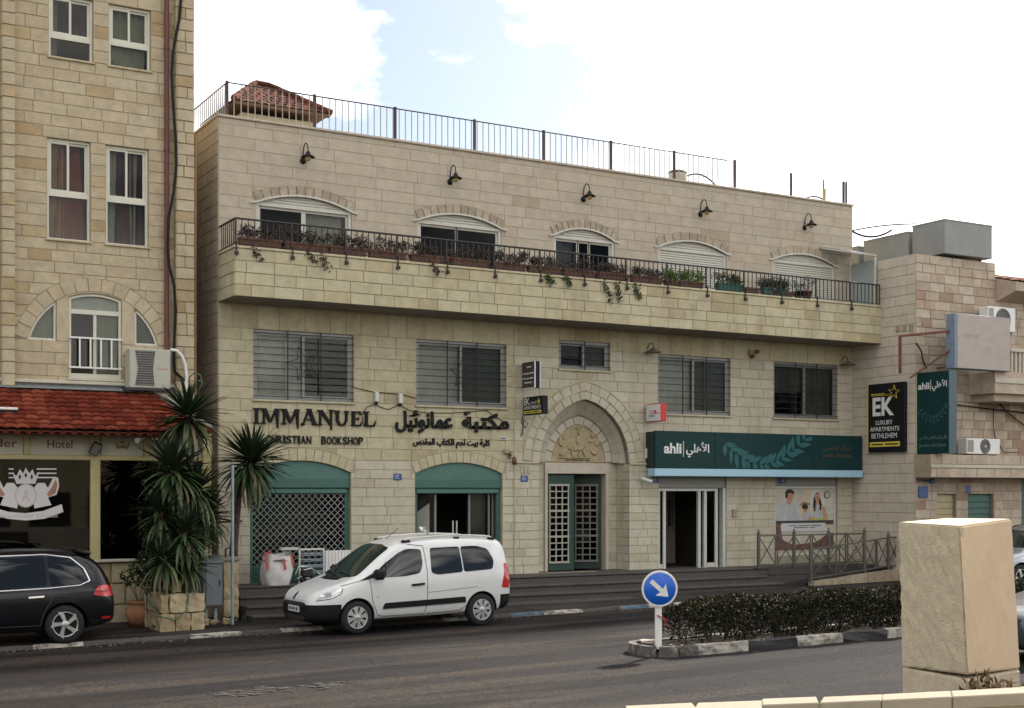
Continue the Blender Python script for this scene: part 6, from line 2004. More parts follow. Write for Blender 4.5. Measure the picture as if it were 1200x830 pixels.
van.panel(rnd_poly([(-.5, .565), (.5, .565), (.54, .60), (.46, .625), (-.46, .625), (-.54, .60)], .02), 'F', 'grille', M_dark, off=.008)
van.panel(rnd_poly([(-.42, .27), (.42, .27), (.46, .36), (-.46, .36)], .02), 'F', 'lower_grille', M_dark, off=.008)
npl = van.panel([(-.26, .43), (.26, .43), (.26, .54), (-.26, .54)], 'F', 'number_plate', M_plate, off=.02, skirt=.03)
h = van.cast((0, .485), 'F')[0]
g = MB()
for i, u in enumerate((-.21, -.155, -.06, 0, .06, .15, .2)): g.box(h.x - .0235, h.x - .0205, u - .018, u + .018, .455, .515)
g.build('plate_digits', M_black, npl, kind='stuff')
# emblem on the nose: an upright beast, in dark relief
em = [(-.05, -.06), (-.02, -.02), (-.045, .0), (-.03, .03), (-.05, .05), (-.02, .07), (.0, .095), (.03, .085), (.035, .06), (.02, .04), (.05, .03), (.045, .01), (.025, .0), (.05, -.03), (.04, -.08), (.02, -.045), (.0, -.09), (-.02, -.06)]
van.panel([(u * .95, .725 + v * .75) for u, v in em], 'F', 'emblem', mat('emblem_blue', (.02, .03, .07), .3), off=.012, grid=.02)
h = van.cast((1.78, -.0), 'T')[0]
g = MB(); g.tube([(1.95, .1, h.z + .02), (2.3, .1, h.z + .28)], .006, 5); g.build('aerial', M_plas, van.root)
h = van.cast((2.28, .52), 'L')
h = van.cast((1.36, .62), 'L')
if h: g = MB(); g.bbox(1.33, 1.37, h[0].y - .006, h[0].y + .01, .68, .70, .002); g.build('side_repeater', mat('amber', (.5, .2, .02), .4), van.root)
for wx in van.wheels:
  for sg in (-1, 1): van.wheel(wx, sg, 'cover')

# black estate car, cut by the frame
ET = dict(L=4.62, xs=[0, .04, .15, .4, .8, 1.1, 1.35, 1.7, 2.05, 2.4, 2.9, 3.4, 3.8, 4.1, 4.35, 4.52, 4.6, 4.63],
          top=[(0, .62), (.04, .72), (.15, .80), (.4, .89), (.8, .96), (1.1, 1.0), (1.35, 1.10), (1.7, 1.33), (2.05, 1.52), (2.4, 1.61), (2.9, 1.645), (3.4, 1.64), (3.8, 1.62), (4.1, 1.58), (4.35, 1.43), (4.52, 1.17), (4.6, .97), (4.63, .80)],
          belt=[(0, .56), (.15, .70), (.4, .80), (.8, .87), (1.35, .93), (2.4, .95), (3.6, .985), (4.2, 1.0), (4.5, .98), (4.63, .74)],
          bot=[(0, .34), (.04, .24), (.4, .19), (3.8, .2), (4.3, .25), (4.6, .34), (4.63, .42)],
          w=[(0, .55), (.04, .66), (.15, .76), (.4, .85), (.8, .90), (3.8, .905), (4.2, .885), (4.5, .82), (4.6, .74), (4.63, .66)],
          wb=[(0, .5), (.15, .68), (.4, .77), (.8, .83), (1.7, .865), (3.6, .865), (4.2, .83), (4.5, .76), (4.63, .62)],
          wr=[(0, .42), (.15, .58), (.4, .65), (1.35, .66), (2.05, .61), (3.4, .62), (4.1, .58), (4.5, .56), (4.63, .5)])
def estate(name, label, loc, rz, paint, dark=True, group=None, chrome=True, wheelstyle='alloy'):
  c = Car(name, label, 'car', loc, rz, ET, paint, (.92, 3.72), .335, .90, group)
  c.split([((0, 0, .27), (0, 0, 1))], lambda q: q.z < .27, 'underbody', M_plas)
  c.split([((0, 0, .40), (0, 0, 1)), ((4.15, 0, 0), (1, 0, 0))], lambda q: q.z < .40 and q.x > 4.15, 'rear_bumper', M_plas)
  c.body()
  for sg, ax in ((-1, 'L'), (1, 'R')):
    c.panel(rnd_poly([(1.62, .97), (2.48, .975), (2.46, 1.49), (2.2, 1.46), (1.9, 1.30)], .05), ax, 'front_side_window', M_carglass)
    c.panel(rnd_poly([(2.54, .975), (3.42, 1.0), (3.40, 1.52), (2.52, 1.50)], .04), ax, 'rear_door_window', M_carglass)
    c.panel(rnd_poly([(3.48, 1.0), (3.98, 1.035), (4.10, 1.09), (4.02, 1.28), (3.84, 1.46), (3.46, 1.52)], .05), ax, 'quarter_window', M_carglass)
    if chrome: c.strip([(1.9, 1.30), (2.2, 1.495), (2.5, 1.535), (3.42, 1.555), (3.86, 1.49), (4.08, 1.29), (4.16, 1.08), (3.98, 1.005), (3.42, .97), (2.5, .945), (1.6, .94)], ax, .028, 'chrome_trim', M_chrome, off=.01)
    c.strip([(2.5, .96), (2.52, .4), (2.6, .33), (3.3, .33), (3.36, .55), (3.5, .8), (3.46, 1.0)], ax, .010, 'door_gap', M_seam)
    c.strip([(1.62, .96), (1.5, .6), (1.55, .33), (2.55, .32)], ax, .010, 'door_gap', M_seam)
    c.panel(rnd_poly([(3.1, .81), (3.36, .82), (3.36, .85), (3.1, .84)], .012), ax, 'door_handle', M_chrome, off=.028, skirt=.03)
    c.panel(rnd_poly([(2.2, .80), (2.44, .81), (2.44, .84), (2.2, .83)], .012), ax, 'door_handle', M_chrome, off=.028, skirt=.03)
    tl = c.panel(rnd_poly([(4.20, .84), (4.36, .80), (4.56, .80), (4.57, .93), (4.48, 1.0), (4.30, .985)], .03), ax, 'tail_lamp', M_redl, off=.008, grid=.04)
    c.strip([(4.26, .90), (4.42, .885), (4.55, .90)], ax, .012, 'lamp_gap', M_dark, off=.010, parent=tl)
    c.panel(rnd_poly([(4.36, .40), (4.52, .40), (4.52, .44), (4.36, .44)], .01), ax, 'rear_reflector', M_redl, off=.01)
    c.panel(rnd_poly([(.2, .62), (.6, .68), (.72, .78), (.5, .78), (.2, .70)], .02), ax, 'headlamp', M_lens, off=.006, grid=.04)
    g = MB(); g.bbox(1.62, 1.84, sg * .90, sg * 1.06, .95, 1.11, .04); g.build('door_mirror', paint, c.root)
    g = MB(); P = []
    for x in (2.3, 2.42, 2.9, 3.5, 3.85, 3.95):
      h = c.cast((x, sg * .56), 'T'); P.append(h[0] + Vector((0, 0, .04 if 2.35 < x < 3.9 else .005)))
    g.tube(P, .016, 6); g.build('roof_rail', M_plas, c.root)
  c.panel(rnd_poly([(-.66, 1.06), (.66, 1.06), (.52, 1.47), (-.52, 1.47)], .05), 'F', 'windscreen', M_screen)
  c.panel(rnd_poly([(-.6, 1.06), (.6, 1.06), (.52, 1.46), (-.52, 1.46)], .06), 'B', 'rear_window', M_carglass)
  h = c.cast((4.08, 0), 'T')[0]
  g = MB(); v = []
  for y, q in ((-.56, 0), (-.3, .03), (.3, .03), (.56, 0)):
    v += [(3.98, y, h.z + .03 + q), (4.24 + q, y, h.z - .005 + q * .5), (4.22 + q, y, h.z - .035)]
  g.add(v, [(0, 3, 4, 1), (3, 6, 7, 4), (6, 9, 10, 7), (1, 4, 5, 2), (4, 7, 8, 5), (7, 10, 11, 8), (0, 1, 2), (9, 11, 10)]); g.build('roof_spoiler', paint, c.root)
  npl = c.panel([(-.26, .47), (.26, .47), (.26, .58), (-.26, .58)], 'F', 'number_plate', M_plate, off=.02, skirt=.03)
  h = c.cast((0, .525), 'F')[0]; g = MB()
  for i, u in enumerate((-.21, -.15, -.05, .02, .09, .16, .21)): g.box(h.x - .0235, h.x - .0205, u - .016, u + .016, .49, .56)
  g.build('plate_digits', M_black, npl, kind='stuff')
  c.panel(rnd_poly([(-.42, .30), (.42, .30), (.5, .42), (-.5, .42)], .02), 'F', 'lower_grille', M_dark, off=.008)
  c.panel(rnd_poly([(-.4, .6), (.4, .6), (.44, .68), (-.44, .68)], .02), 'F', 'grille', M_dark, off=.008)
  for wx in c.wheels:
    for sg in (-1, 1): c.wheel(wx, sg, wheelstyle)
  return c
sxw = X(80, 24.35)
estate('black_estate_car', 'black estate car with chrome window trim parked in front of the hotel windows', (sxw - 3.77, 24.35 + .88, gz(5) + .07), 0, M_bpaint)
estate('silver_car', 'silver car parked at the far kerb, mostly hidden by the stone block', (26.5, 23.4, gz(27)), 0, M_spaint)
estate('dark_car', 'dark grey car in the near lane, only a sliver showing beside the stone block', (X(1182, 13.9) , 14.1, gz(16)), R(-6), M_gpaint, chrome=False)
# ================================================================== STREET THINGS AND PLANTS
# yuccas
M_yuc = mat('yucca_leaf', (.03, .055, .022), .5, tone=[(0, (.012, .022, .010)), (.5, (.030, .055, .022)), (1, (.11, .145, .055))], spec=.3)
M_bark = mat('yucca_bark', (.10, .075, .05), .95, noise=.4, nscale=14, bump=1.0, bscale=30)
M_deadl = mat('dead_leaf', (.19, .14, .08), .9, tone=[(0, (.10, .07, .04)), (1, (.26, .20, .12))])
LEAFM = []
ry_ = random.Random(77)
for k in range(8):
  g = MB(); g.tone = [.1, .3, .5, .7, .25, .45, .6, .95][k]
  n = 5
  bend = [.05, .14, .3, .55, .09, .22, .42, .8][k]
  v = []
  for i in range(n + 1):
    t = i / n
    w = .029 * (1 - t) ** .6 * (.6 + 1.2 * min(1, t * 3)) + .0015
    z = t * (1 - bend * t * .35); dz = -bend * t * t * .75
    v += [(-w, z, dz + w * .5), (0, z, dz), (w, z, dz + w * .5)]
  f = []
  for i in range(n):
    f += [(3 * i, 3 * i + 1, 3 * i + 4, 3 * i + 3), (3 * i + 1, 3 * i + 2, 3 * i + 5, 3 * i + 4)]
  g.add(v, f, True)
  me = bpy.data.meshes.new('leaf'); me.from_pydata(g.v, [], g.f); me.polygons.foreach_set('use_smooth', g.sm)
  a = me.attributes.new('tone', 'FLOAT', 'FACE'); a.data.foreach_set('value', g.t)
  me.materials.append(M_yuc); LEAFM.append(me)
me_d = LEAFM[7].copy(); me_d.materials[0] = M_deadl
def yucca(name, label, base, heads, seed, trunk_r=.09):
  t = thing(name, label, 'yucca', base)
  r = random.Random(seed)
  B = Vector(base)
  for hi, (c, size, n, pth) in enumerate(heads):
    c = Vector(c)
    pts = [B + Vector(p) if not isinstance(p, Vector) else p for p in pth] + [c]
    g = MB(); k = len(pts)
    g.tube(pts, [trunk_r * (1 - .35 * i / (k - 1)) for i in range(k)], 9); g.build('trunk', M_bark, t)
    up = (c - pts[-2]).normalized()
    for i in range(n):
      # directions spread from upright to hanging
      f = (i + .5) / n
      zz = 1 - 1.72 * f + r.uniform(-.1, .1)
      zz = max(-.75, min(.98, zz))
      a = i * 2.39996 + r.uniform(-.25, .25)
      h = math.sqrt(1 - zz * zz)
      d = Vector((h * math.cos(a), h * math.sin(a), zz)).normalized()
      L = size * r.uniform(.78, 1.08) * (1.0 if zz < .7 else .85)
      mi = r.choice((0, 1, 4)) if zz > .45 else (r.choice((1, 2, 5, 6)) if zz > -.15 else r.choice((2, 3, 6, 7)))
      me = LEAFM[mi]
      o = bpy.data.objects.new('leaf', me if not (zz < -.38 and r.random() < .3) else me_d)
      COL.objects.link(o); o.parent = t
      side = d.cross(Vector((0, 0, 1)))
      if side.length < .05: side = Vector((math.cos(a), math.sin(a), 0))
      side.normalize(); nr = side.cross(d).normalized()
      M = Matrix((side, d, nr)).transposed().to_4x4()
      M.translation = c - B - up * (.22 * f) + d * .03
      o.matrix_local = M @ Matrix.Diagonal((L * 1.25, L, L, 1))
  return t
YY = 25.95
pb = Vector((X(216, YY), YY, gz(7) + .55))
def hp(px, py, y=YY): return Vector(atY(px, py, y))
A, B_, C_, D_, E_ = hp(221, 484), hp(203, 548, 25.7), hp(186, 598, 25.6), hp(216, 622, 25.35), hp(243, 600, 26.3)
yucca('tall_yucca', 'tall dark yucca with its top head before the hotel corner and a lower head', pb, [(A, .90, 150, [(0, 0, -.3), (.15, .1, .8), Vector((A.x + .05, A.y + .1, A.z - 1.0))]), (B_, .92, 140, [(0, 0, -.3), (-.05, -.05, .6), Vector((B_.x + .08, B_.y + .1, B_.z - .5))])], 5)
pb2 = pb + Vector((.12, -.2, 0))
yucca('bushy_yucca', 'low bushy dark yucca with several heads in the stone planter', pb2, [(C_, .78, 95, [(0, 0, -.3), Vector((C_.x + .12, C_.y + .05, C_.z - .35))]), (D_, .80, 105, [(0, 0, -.3), Vector((D_.x, D_.y + .05, D_.z - .4))]), (E_, .78, 95, [(0, 0, -.3), Vector((E_.x - .1, E_.y, E_.z - .5))])], 9)
pb3 = Vector((X(266, 27.2), 27.2, gz(8) + .1))
R_ = hp(296, 538, 26.3)
yucca('leaning_yucca', 'yucca head leaning right behind the grey pole, in front of the roller grille', pb3, [(R_, .96, 200, [(0, 0, -.1), (.1, .0, .9), Vector((R_.x - .22, R_.y + .25, R_.z - .75))])], 13, .10)
F_, G_, H_ = hp(230, 572, 25.9), hp(190, 652, 25.3), hp(222, 656, 25.5)
yucca('low_yucca', 'lowest thick cluster of yucca heads spilling over the planter rim', pb2 + Vector((.2, .3, 0)), [(F_, .84, 105, [(0, 0, -.3), Vector((F_.x - .1, F_.y, F_.z - .5))]), (G_, .72, 95, [(0, 0, -.3), Vector((G_.x + .1, G_.y + .05, G_.z - .3))]), (H_, .70, 95, [(0, 0, -.3), Vector((H_.x - .1, H_.y, H_.z - .3))])], 19)
# dead skirt under the leaning head is part of the leaves above

# stone planter
t = thing('stone_planter', 'planter of rough yellowish stone blocks under the yuccas', 'planter', (X(212, 25.6), 25.6, gz(7)))
rs_ = random.Random(31)
M_pblk = mat('planter_stone', (.42, .33, .19), .9, noise=.25, nscale=6, bump=.9, bscale=18, tone=[(0, (.33, .25, .14)), (1, (.50, .41, .25))])
px0, px1 = X(185, 25.35), X(238, 25.35)
def rough_block(x0, x1, y0, y1, z0, z1, parent, m, name='stone', amp=.018, tone=None):
  bm = bmesh.new(); bmesh.ops.create_cube(bm, size=1); bmesh.ops.subdivide_edges(bm, edges=bm.edges[:], cuts=2, use_grid_fill=True)
  for v in bm.verts:
    e = sum(abs(abs(q) - .5) < .01 for q in v.co)
    k = 1 - (.035 if e >= 2 else 0) - (.03 if e == 3 else 0)
    v.co = Vector(((x0 + x1) / 2 + v.co.x * (x1 - x0) * k + rs_.uniform(-amp, amp), (y0 + y1) / 2 + v.co.y * (y1 - y0) * k + rs_.uniform(-amp, amp), (z0 + z1) / 2 + v.co.z * (z1 - z0) * k + rs_.uniform(-amp, amp)))
  g = MB(); g.tone = rs_.random() if tone is None else tone; g.frombm(bm); return g.build(name, m, parent)
zb = gz(7) + .06
W2 = px1 - px0
for row in range(2):
  z0, z1 = zb + .36 * row, zb + .36 * (row + 1) - .015
  sp = [0, .34, .68, 1] if row == 0 else [0, .2, .62, 1]
  for a, c in zip(sp, sp[1:]): rough_block(px0 + W2 * a + .008, px0 + W2 * c - .008, 25.2, 25.5, z0, z1, t, M_pblk)
  rough_block(px0, px0 + .28, 25.52, 26.1, z0, z1, t, M_pblk); rough_block(px1 - .28, px1, 25.52, 26.1, z0, z1, t, M_pblk)
  rough_block(px0, px1, 26.12, 26.4, z0, z1, t, M_pblk)
rough_block(X(203, 25.3), X(212, 25.3), 25.3, 25.5, zb + .74, zb + .95, t, M_pblk, 'loose_stone')
g = MB(); g.box(px0 + .2, px1 - .2, 25.4, 26.2, zb, zb + .6); g.build('soil', M_soil, t)
# hose wandering over it
cable('garden_hose', 'thin green hose trailing from the clay pot round the stone planter', [atY(*q) for q in ((158, 690, 26.0), (163, 678, 26.1), (172, 700, 25.6), (185, 722, 25.15), (205, 727, 25.1), (218, 716, 25.12), (220, 697, 25.13), (232, 690, 25.2))], .014, mat('hose_green', (.05, .10, .05), .5), 'hose')
# clay pot with a small plant
pp = atY(164.5, 722, 26.6)
t = thing('clay_pot', 'big round terracotta pot on the pavement beside the stone planter', 'pot', (pp[0], 26.6, gz(6) + .07))
pz = gz(6) + .07
g = MB(); g.lathe([(.001, 0), (.15, 0), (.24, .1), (.285, .22), (.265, .33), (.21, .40), (.20, .43), (.245, .47), (.25, .50), (.21, .505), (.19, .44), (.001, .42)], (pp[0], 26.6, pz), 24); g.build('pot', mat('pot_orange_clay', (.36, .17, .075), .8, noise=.25, nscale=7, bump=.3), t)
g = MB(); r = random.Random(6)
for k in range(9):
  a = r.uniform(0, 6.28); q = Vector((pp[0] + .3 * math.cos(a), 26.6 + .3 * math.sin(a), pz + .5 + r.uniform(.1, .6)))
  g.tube([(pp[0], 26.6, pz + .42), (pp[0] + .1 * math.cos(a), 26.6 + .1 * math.sin(a), pz + .6), q], [.008, .006, .003], 4, False); leaves(g, q, (.12, .12, .14), 16, .11, .05, r, .2)
g.build('foliage', M_fol, t, kind='stuff', fixn=False)
# dark shrubs behind the pot, under the yuccas
for i, (px, py, sz, lab) in enumerate(((178, 668, (.42, .3, .42), 'dark low shrub growing between the clay pot and the planter'), (200, 672, (.45, .3, .35), 'dark leafy undergrowth along the back of the stone planter'))):
  c = atY(px, py, 26.1); r = random.Random(40 + i); t = thing('shrub', lab, 'shrub', (c[0], 26.1, gz(7)))
  g = MB()
  for k in range(9): g.tube([(c[0] + r.uniform(-.1, .1), 26.1, gz(7) + .05), (c[0] + r.uniform(-.3, .3), 26.1 + r.uniform(-.2, .2), c[2] + r.uniform(-.1, .3))], [.014, .005], 5, False)
  g.build('stems', M_stem, t)
  g = MB(); leaves(g, c, sz, 420, .13, .055, r, .2, tones=(0, .6)); g.build('foliage', M_fol, t, kind='stuff', fixn=False)
# small weeds along the foot of the planter and pillar
r = random.Random(15); g = MB()
for px, py in ((232, 722), (240, 724), (247, 722), (268, 722), (276, 724), (284, 722), (262, 724), (181, 727)):
  c = atY(px, py, 25.6 if px < 235 else 26.2); leaves(g, (c[0], c[1], gz(c[0]) + .1), (.12, .08, .07), 26, .09, .03, r, .8)
o = g.build('weeds', M_fol, None, kind='stuff', fixn=False); tag(o, 'small green weeds along the foot of the planter and the stone pillar', 'weeds')

# utility cabinet, stone pillar, pole
ca = atY(238, 712, 26.15); cz = atY(238, 656, 26.15)[2]; cz0 = atY(250, 711, 26.15)[2]
cx0, cx1 = X(238, 26.15), X(262, 26.15)
t = thing('utility_cabinet', 'grey steel utility cabinet on a stand between planter and stone pillar', 'cabinet', (cx0, 26.15, gz(8)))
M_cab = mat('cabinet_grey', (.19, .215, .23), .5, metal=.2, noise=.12, nscale=5)
g = MB(); g.bbox(cx0, cx1 - .02, 26.15, 26.5, cz0, cz - .06, .012); g.build('housing', M_cab, t)
g = MB(); g.bbox(cx0 + .05, cx1 - .03, 26.13, 26.149, cz0 + .03, cz - .09, .006); d = g.build('door', M_cab, t); g = MB(); g.bbox(cx1 - .1, cx1 - .08, 26.11, 26.129, (cz + cz0) / 2 - .05, (cz + cz0) / 2 + .05, .004); g.build('handle', M_black, d)
g = MB(); g.add([(cx0 - .02, 26.11, cz - .07), (cx1, 26.11, cz - .07), (cx1, 26.54, cz + .03), (cx0 - .02, 26.54, cz + .03), (cx0 - .02, 26.11, cz - .03), (cx1, 26.11, cz - .03), (cx1, 26.54, cz + .07), (cx0 - .02, 26.54, cz + .07)], [(0, 1, 2, 3), (4, 5, 6, 7), (0, 1, 5, 4), (1, 2, 6, 5), (2, 3, 7, 6), (3, 0, 4, 7)]); g.build('lid', M_cab, t)
for x_ in (cx0 + .1, cx1 - .12):
  g = MB(); g.beam((x_, 26.3, gz(8)), (x_, 26.3, cz0), .06); g.build('leg', mat('leg_pale_green', (.28, .36, .33), .6), t)
g = MB(); g.box(cx0 + .02, cx1 - .04, 26.2, 26.48, gz(8) + .05, gz(8) + .12); g.build('foot_plate', M_conc, t)
for i, (x_, s_) in enumerate(((cx0 - .12, .1), (cx0 - .02, .08), (cx1 + .0, .07), (cx0 + .15, .06))):
  o = rough_block(x_ - s_, x_ + s_, 26.0 - s_, 26.0 + s_, gz(8) + .06, gz(8) + .06 + s_ * 1.6, None, M_pblk, 'rubble_stone', .015)
  tag(o, ['largest rubble stone by the cabinet foot', 'rubble stone under the cabinet edge', 'small rubble stone between cabinet and pillar', 'smallest rubble stone under the cabinet'][i], 'stone')
plx0, plx1 = X(262.5, 26.45), X(280, 26.45); plz = Z(270, 653, 26.45)
t = thing('stone_pillar', 'narrow square stone pillar behind the grey pole, left of the steps', 'pillar', ((plx0 + plx1) / 2, 26.6, gz(8)))
g = MB(); g.box(plx0 + .012, plx1 - .012, 26.465, 26.84, gz(8), plz - .07); g.build('core', M_mortar, t)
nz = 5; hz = (plz - .08 - gz(8)) / nz
for k in range(nz):
  z0 = gz(8) + hz * k
  for a, c in (((plx0, (plx0 + plx1) / 2 - .02 + .05 * (k % 2)), ((plx0 + plx1) / 2 - .01 + .05 * (k % 2), plx1))): rough_block(a, c, 26.45, 26.85, z0 + .006, z0 + hz - .006, t, M_pblk, 'stone', .008)
g = MB(); g.bbox(plx0 - .1, plx1 + .03, 26.4, 26.9, plz - .075, plz, .012); g.build('cap_stone', M_conc, t)
g = MB(); g.tube([(plx0 + .05, 26.5, plz), (plx0 + .05, 26.5, plz + .16), (plx0 + .16, 26.5, plz + .2), (plx0 + .22, 26.5, plz + .05)], .022, 6); o = g.build('pipe_stub', M_iron); tag(o, 'bent dark pipe stub on top of the stone pillar', 'pipe')
xx = X(272.5, 25.75); g = MB(); g.tube([(xx, 25.75, gz(8)), (xx, 25.75, Z(272.5, 545, 25.75))], .032, 9); t = g.build('grey_pole', mat('pole_galvanised', (.30, .36, .37), .5, metal=.4, noise=.15)); tag(t, 'slim grey metal pole standing before the leaning yucca head', 'pole')
xx = X(277, 26.95); g = MB(); g.beam((xx, 26.95, LZ), (xx, 26.95, Z(277, 611, 26.95)), .05); g.beam((xx - .4, 26.95, Z(277, 612, 26.95)), (xx + .12, 26.95, Z(277, 611, 26.95)), .04); o = g.build('iron_post', M_rust); tag(o, 'dark iron post with a short cross arm behind the grey pole', 'post')

# white bulk bag on the landing
bc = atY(324, 687, 27.45)
t = thing('bulk_bag', 'white woven bulk bag with red straps, full of rubbish on the landing', 'bag', (bc[0], 27.45, LZ))
M_bag = mat('woven_white', (.70, .68, .65), .8, noise=.1, nscale=5, bump=.5, bscale=14)
r = random.Random(3); v, f = [], []
nr, na_ = 9, 28
hb = .66
for i in range(nr):
  q = i / (nr - 1)
  for k in range(na_):
    a = 2 * PI * k / na_
    sq = 1 / max(abs(math.cos(a)), abs(math.sin(a))) ** .55
    rad = (.285 + .05 * math.sin(PI * min(1, q * 1.25)) + .015 * q) * sq * .93
    rad += .013 * math.sin(a * 5 + q * 9) + .010 * math.sin(a * 11 - q * 5) + r.uniform(-.012, .012)
    z = LZ + hb * q + (.05 * math.sin(a * 2 + 1) + r.uniform(-.02, .02)) * (q > .9)
    v.append((bc[0] + rad * math.cos(a) + .05 * (q - .5) * .6, 27.45 + rad * math.sin(a) * .9, z))
for i in range(nr - 1):
  for k in range(na_): f.append((i * na_ + k, i * na_ + (k + 1) % na_, (i + 1) * na_ + (k + 1) % na_, (i + 1) * na_ + k))
g = MB(); g.add(v, f, True); g.add(v[:na_], [list(range(na_))]); g.build('sack', M_bag, t)
g = MB(); g.lathe([(.30, 0), (.2, .05), (.001, .07)], (bc[0], 27.45, LZ + hb - .14), 16); g.build('rubbish', mat('rubbish_grey', (.13, .11, .10), .9, noise=.5, nscale=14, bump=1), t)
M_strap = mat('strap_red', (.50, .09, .06), .7)
for px, py0, py1, lean in ((312, 651, 668, -.1), (333, 655, 668, .0), (342, 650, 664, .08)):
  a = atY(px, py0, 27.10); c = atY(px + 2, py1, 27.10)
  g = MB(); g.beam((a[0], 27.135, a[2]), (c[0], 27.125, c[2]), .05, .012, up=(0, 1, 0)); g.build('strap', M_strap, t)
a = atY(309, 652, 27.2)
g = MB(); g.beam((a[0], 27.2, a[2]), (a[0] + .14, 27.25, a[2] + .1), .055, .014); g.beam((a[0] + .14, 27.25, a[2] + .1), (a[0] + .2, 27.3, a[2] - .06), .05, .014); g.build('strap_loop', M_strap, t)
g = MB(); a = atY(330, 645, 27.5); g.bbox(a[0] - .05, a[0] + .35, 27.4, 27.5, a[2], a[2] + .06, .01); o = g.build('grey_board', M_alu_l); tag(o, 'pale board sticking out on top of the full bulk bag', 'board')
# display racks behind the van
ra = atY(351, 680, 27.75)
rx0, rx1 = X(351, 27.75), X(379.5, 27.75); rz1 = Z(351, 644, 27.75)
t = thing('wire_rack', 'white wire display rack leaning by the closed roller grille', 'rack', (rx0, 27.75, LZ))
g = MB()
for x_ in (rx0, rx1): g.beam((x_, 27.75, LZ), (x_, 27.75, rz1), .035)
g.beam((rx0, 27.75, rz1), (rx1, 27.75, rz1), .035); g.beam((rx0, 27.75, LZ + .1), (rx1, 27.75, LZ + .1), .03); g.build('frame', M_white, t)
for k in range(4):
  z_ = rz1 - .06 - .13 * (k + .5)
  g = MB(); g.box(rx0 + .02, rx1 - .02, 27.66, 27.74, z_ - .006, z_ + .006); g.beam((rx0, 27.66, z_ + .04), (rx1, 27.66, z_ + .04), .018); g.build('shelf', mat('rack_blue_grey', (.33, .40, .44), .5), t)
lx0, lx1 = X(381, 27.8), X(411, 27.8); lz1 = Z(395, 645, 27.8)
t = thing('slatted_panel', 'white panel of upright slats standing beside the wire rack', 'panel', (lx0, 27.8, LZ))
for k in range(8):
  x_ = lx0 + (lx1 - lx0) * (k + .5) / 8
  g = MB(); g.bbox(x_ - .035, x_ + .035, 27.78, 27.805, LZ + .02, lz1, .006); g.build('slat', M_white, t)
g = MB()
for z_ in (LZ + .12, lz1 - .1): g.beam((lx0, 27.83, z_), (lx1, 27.83, z_), .04)
g.build('cross_rail', M_white, t)
# folded chrome trolley
t = thing('folded_trolley', 'folded trolley of thin metal tubes between bulk bag and van', 'trolley', (X(360, 27.5), 27.4, LZ))
g = MB(); P = lambda px, py, y=27.45: atY(px, py, y)
for path in (((346, 674), (350, 664), (362, 664), (376, 674)), ((350, 684), (356, 668), (366, 666)), ((348, 678), (362, 676), (374, 680)), ((352, 686), (352, 670))): g.tube([P(*q) for q in path], .016, 6)
g.build('tube_frame', M_chrome, t)
for px, py in ((354, 683), (366, 682)):
  c = P(px, py); g = MB(); g.lathe([(.03, -.02), (.075, -.02), (.08, 0), (.075, .02), (.03, .02)], (c[0], 27.4, LZ + .08), 14, 'Y'); g.build('wheel', M_tyre, t)
g = MB(); c = P(358, 672); g.bbox(c[0] - .1, c[0] + .14, 27.35, 27.5, LZ + .15, LZ + .3, .02); g.build('seat_cloth', M_dark, t)

# keep right sign on the island
sx, sy = 12.83, 17.6
sz = Z(770, 690, sy)
t = thing('keep_right_sign', 'round blue sign with a white arrow on a short white post on the traffic island', 'traffic sign', (sx, sy, gz(sx) + .13))
M_blue = mat('sign_blue', (.006, .10, .50), .4, coat=.1)
cn = Vector((-sx, -sy, 0)).normalized()
ang = math.atan2(cn.x, -cn.y) * .72
sM = Matrix.Translation((sx - .01, sy - .05, sz)) @ Matrix.Rotation(ang, 4, 'Z')
def tf(mb):
  mb.v = [tuple(sM @ Vector(p)) for p in mb.v]; return mb
g = MB(); g.lathe([(.001, .012), (.285, .012), (.292, .006), (.292, -.004), (.28, -.012), (.27, -.008), (.001, -.008)], (0, 0, 0), 40, 'Y'); tf(g).build('disc', M_white, t)
g = MB(); g.lathe([(.001, -.0115), (.257, -.0115), (.259, -.0085)], (0, 0, 0), 40, 'Y'); tf(g).build('blue_field', M_blue, t)
ca, sa = math.cos(R(-42)), math.sin(R(-42))
ar = [(-.19, -.035), (.04, -.035), (.02, -.125), (.19, 0), (.02, .125), (.04, .035), (-.19, .035)]
g = MB(); g.prism([(u * ca - w * sa, u * sa + w * ca) for u, w in ar], lambda u, w, d: (u, -d, w), .0117, .0145); tf(g).build('arrow', M_white, t)
g = MB(); g.bbox(sx - .055, sx + .055, sy - .03, sy + .03, gz(sx) + .1, sz + .1, .012); g.build('post', M_white, t)
g = MB(); zz = Z(773, 722, sy); g.beam((sx - .05, sy - .04, zz + .02), (sx + .13, sy - .06, zz - .06), .02, .012); g.beam((sx + .06, sy - .05, zz - .02), (sx + .14, sy - .05, zz - .16), .016, .01); g.build('tape_scrap', M_red, t)
g = MB(); r = random.Random(9)
for k in range(6):
  x_, y_ = sx + r.uniform(-.35, .25), IY0 + r.uniform(-.02, .35); g.add([(x_, y_, gz(sx) + .185), (x_ + r.uniform(.04, .12), y_ + .02, gz(sx) + .20), (x_ + .08, y_ + .09, gz(sx) + .183)], [(0, 1, 2)])
o = g.build('paper_scraps', M_white, None, kind='stuff'); tag(o, 'torn white scraps on the worn island nose at the sign post', 'scraps')

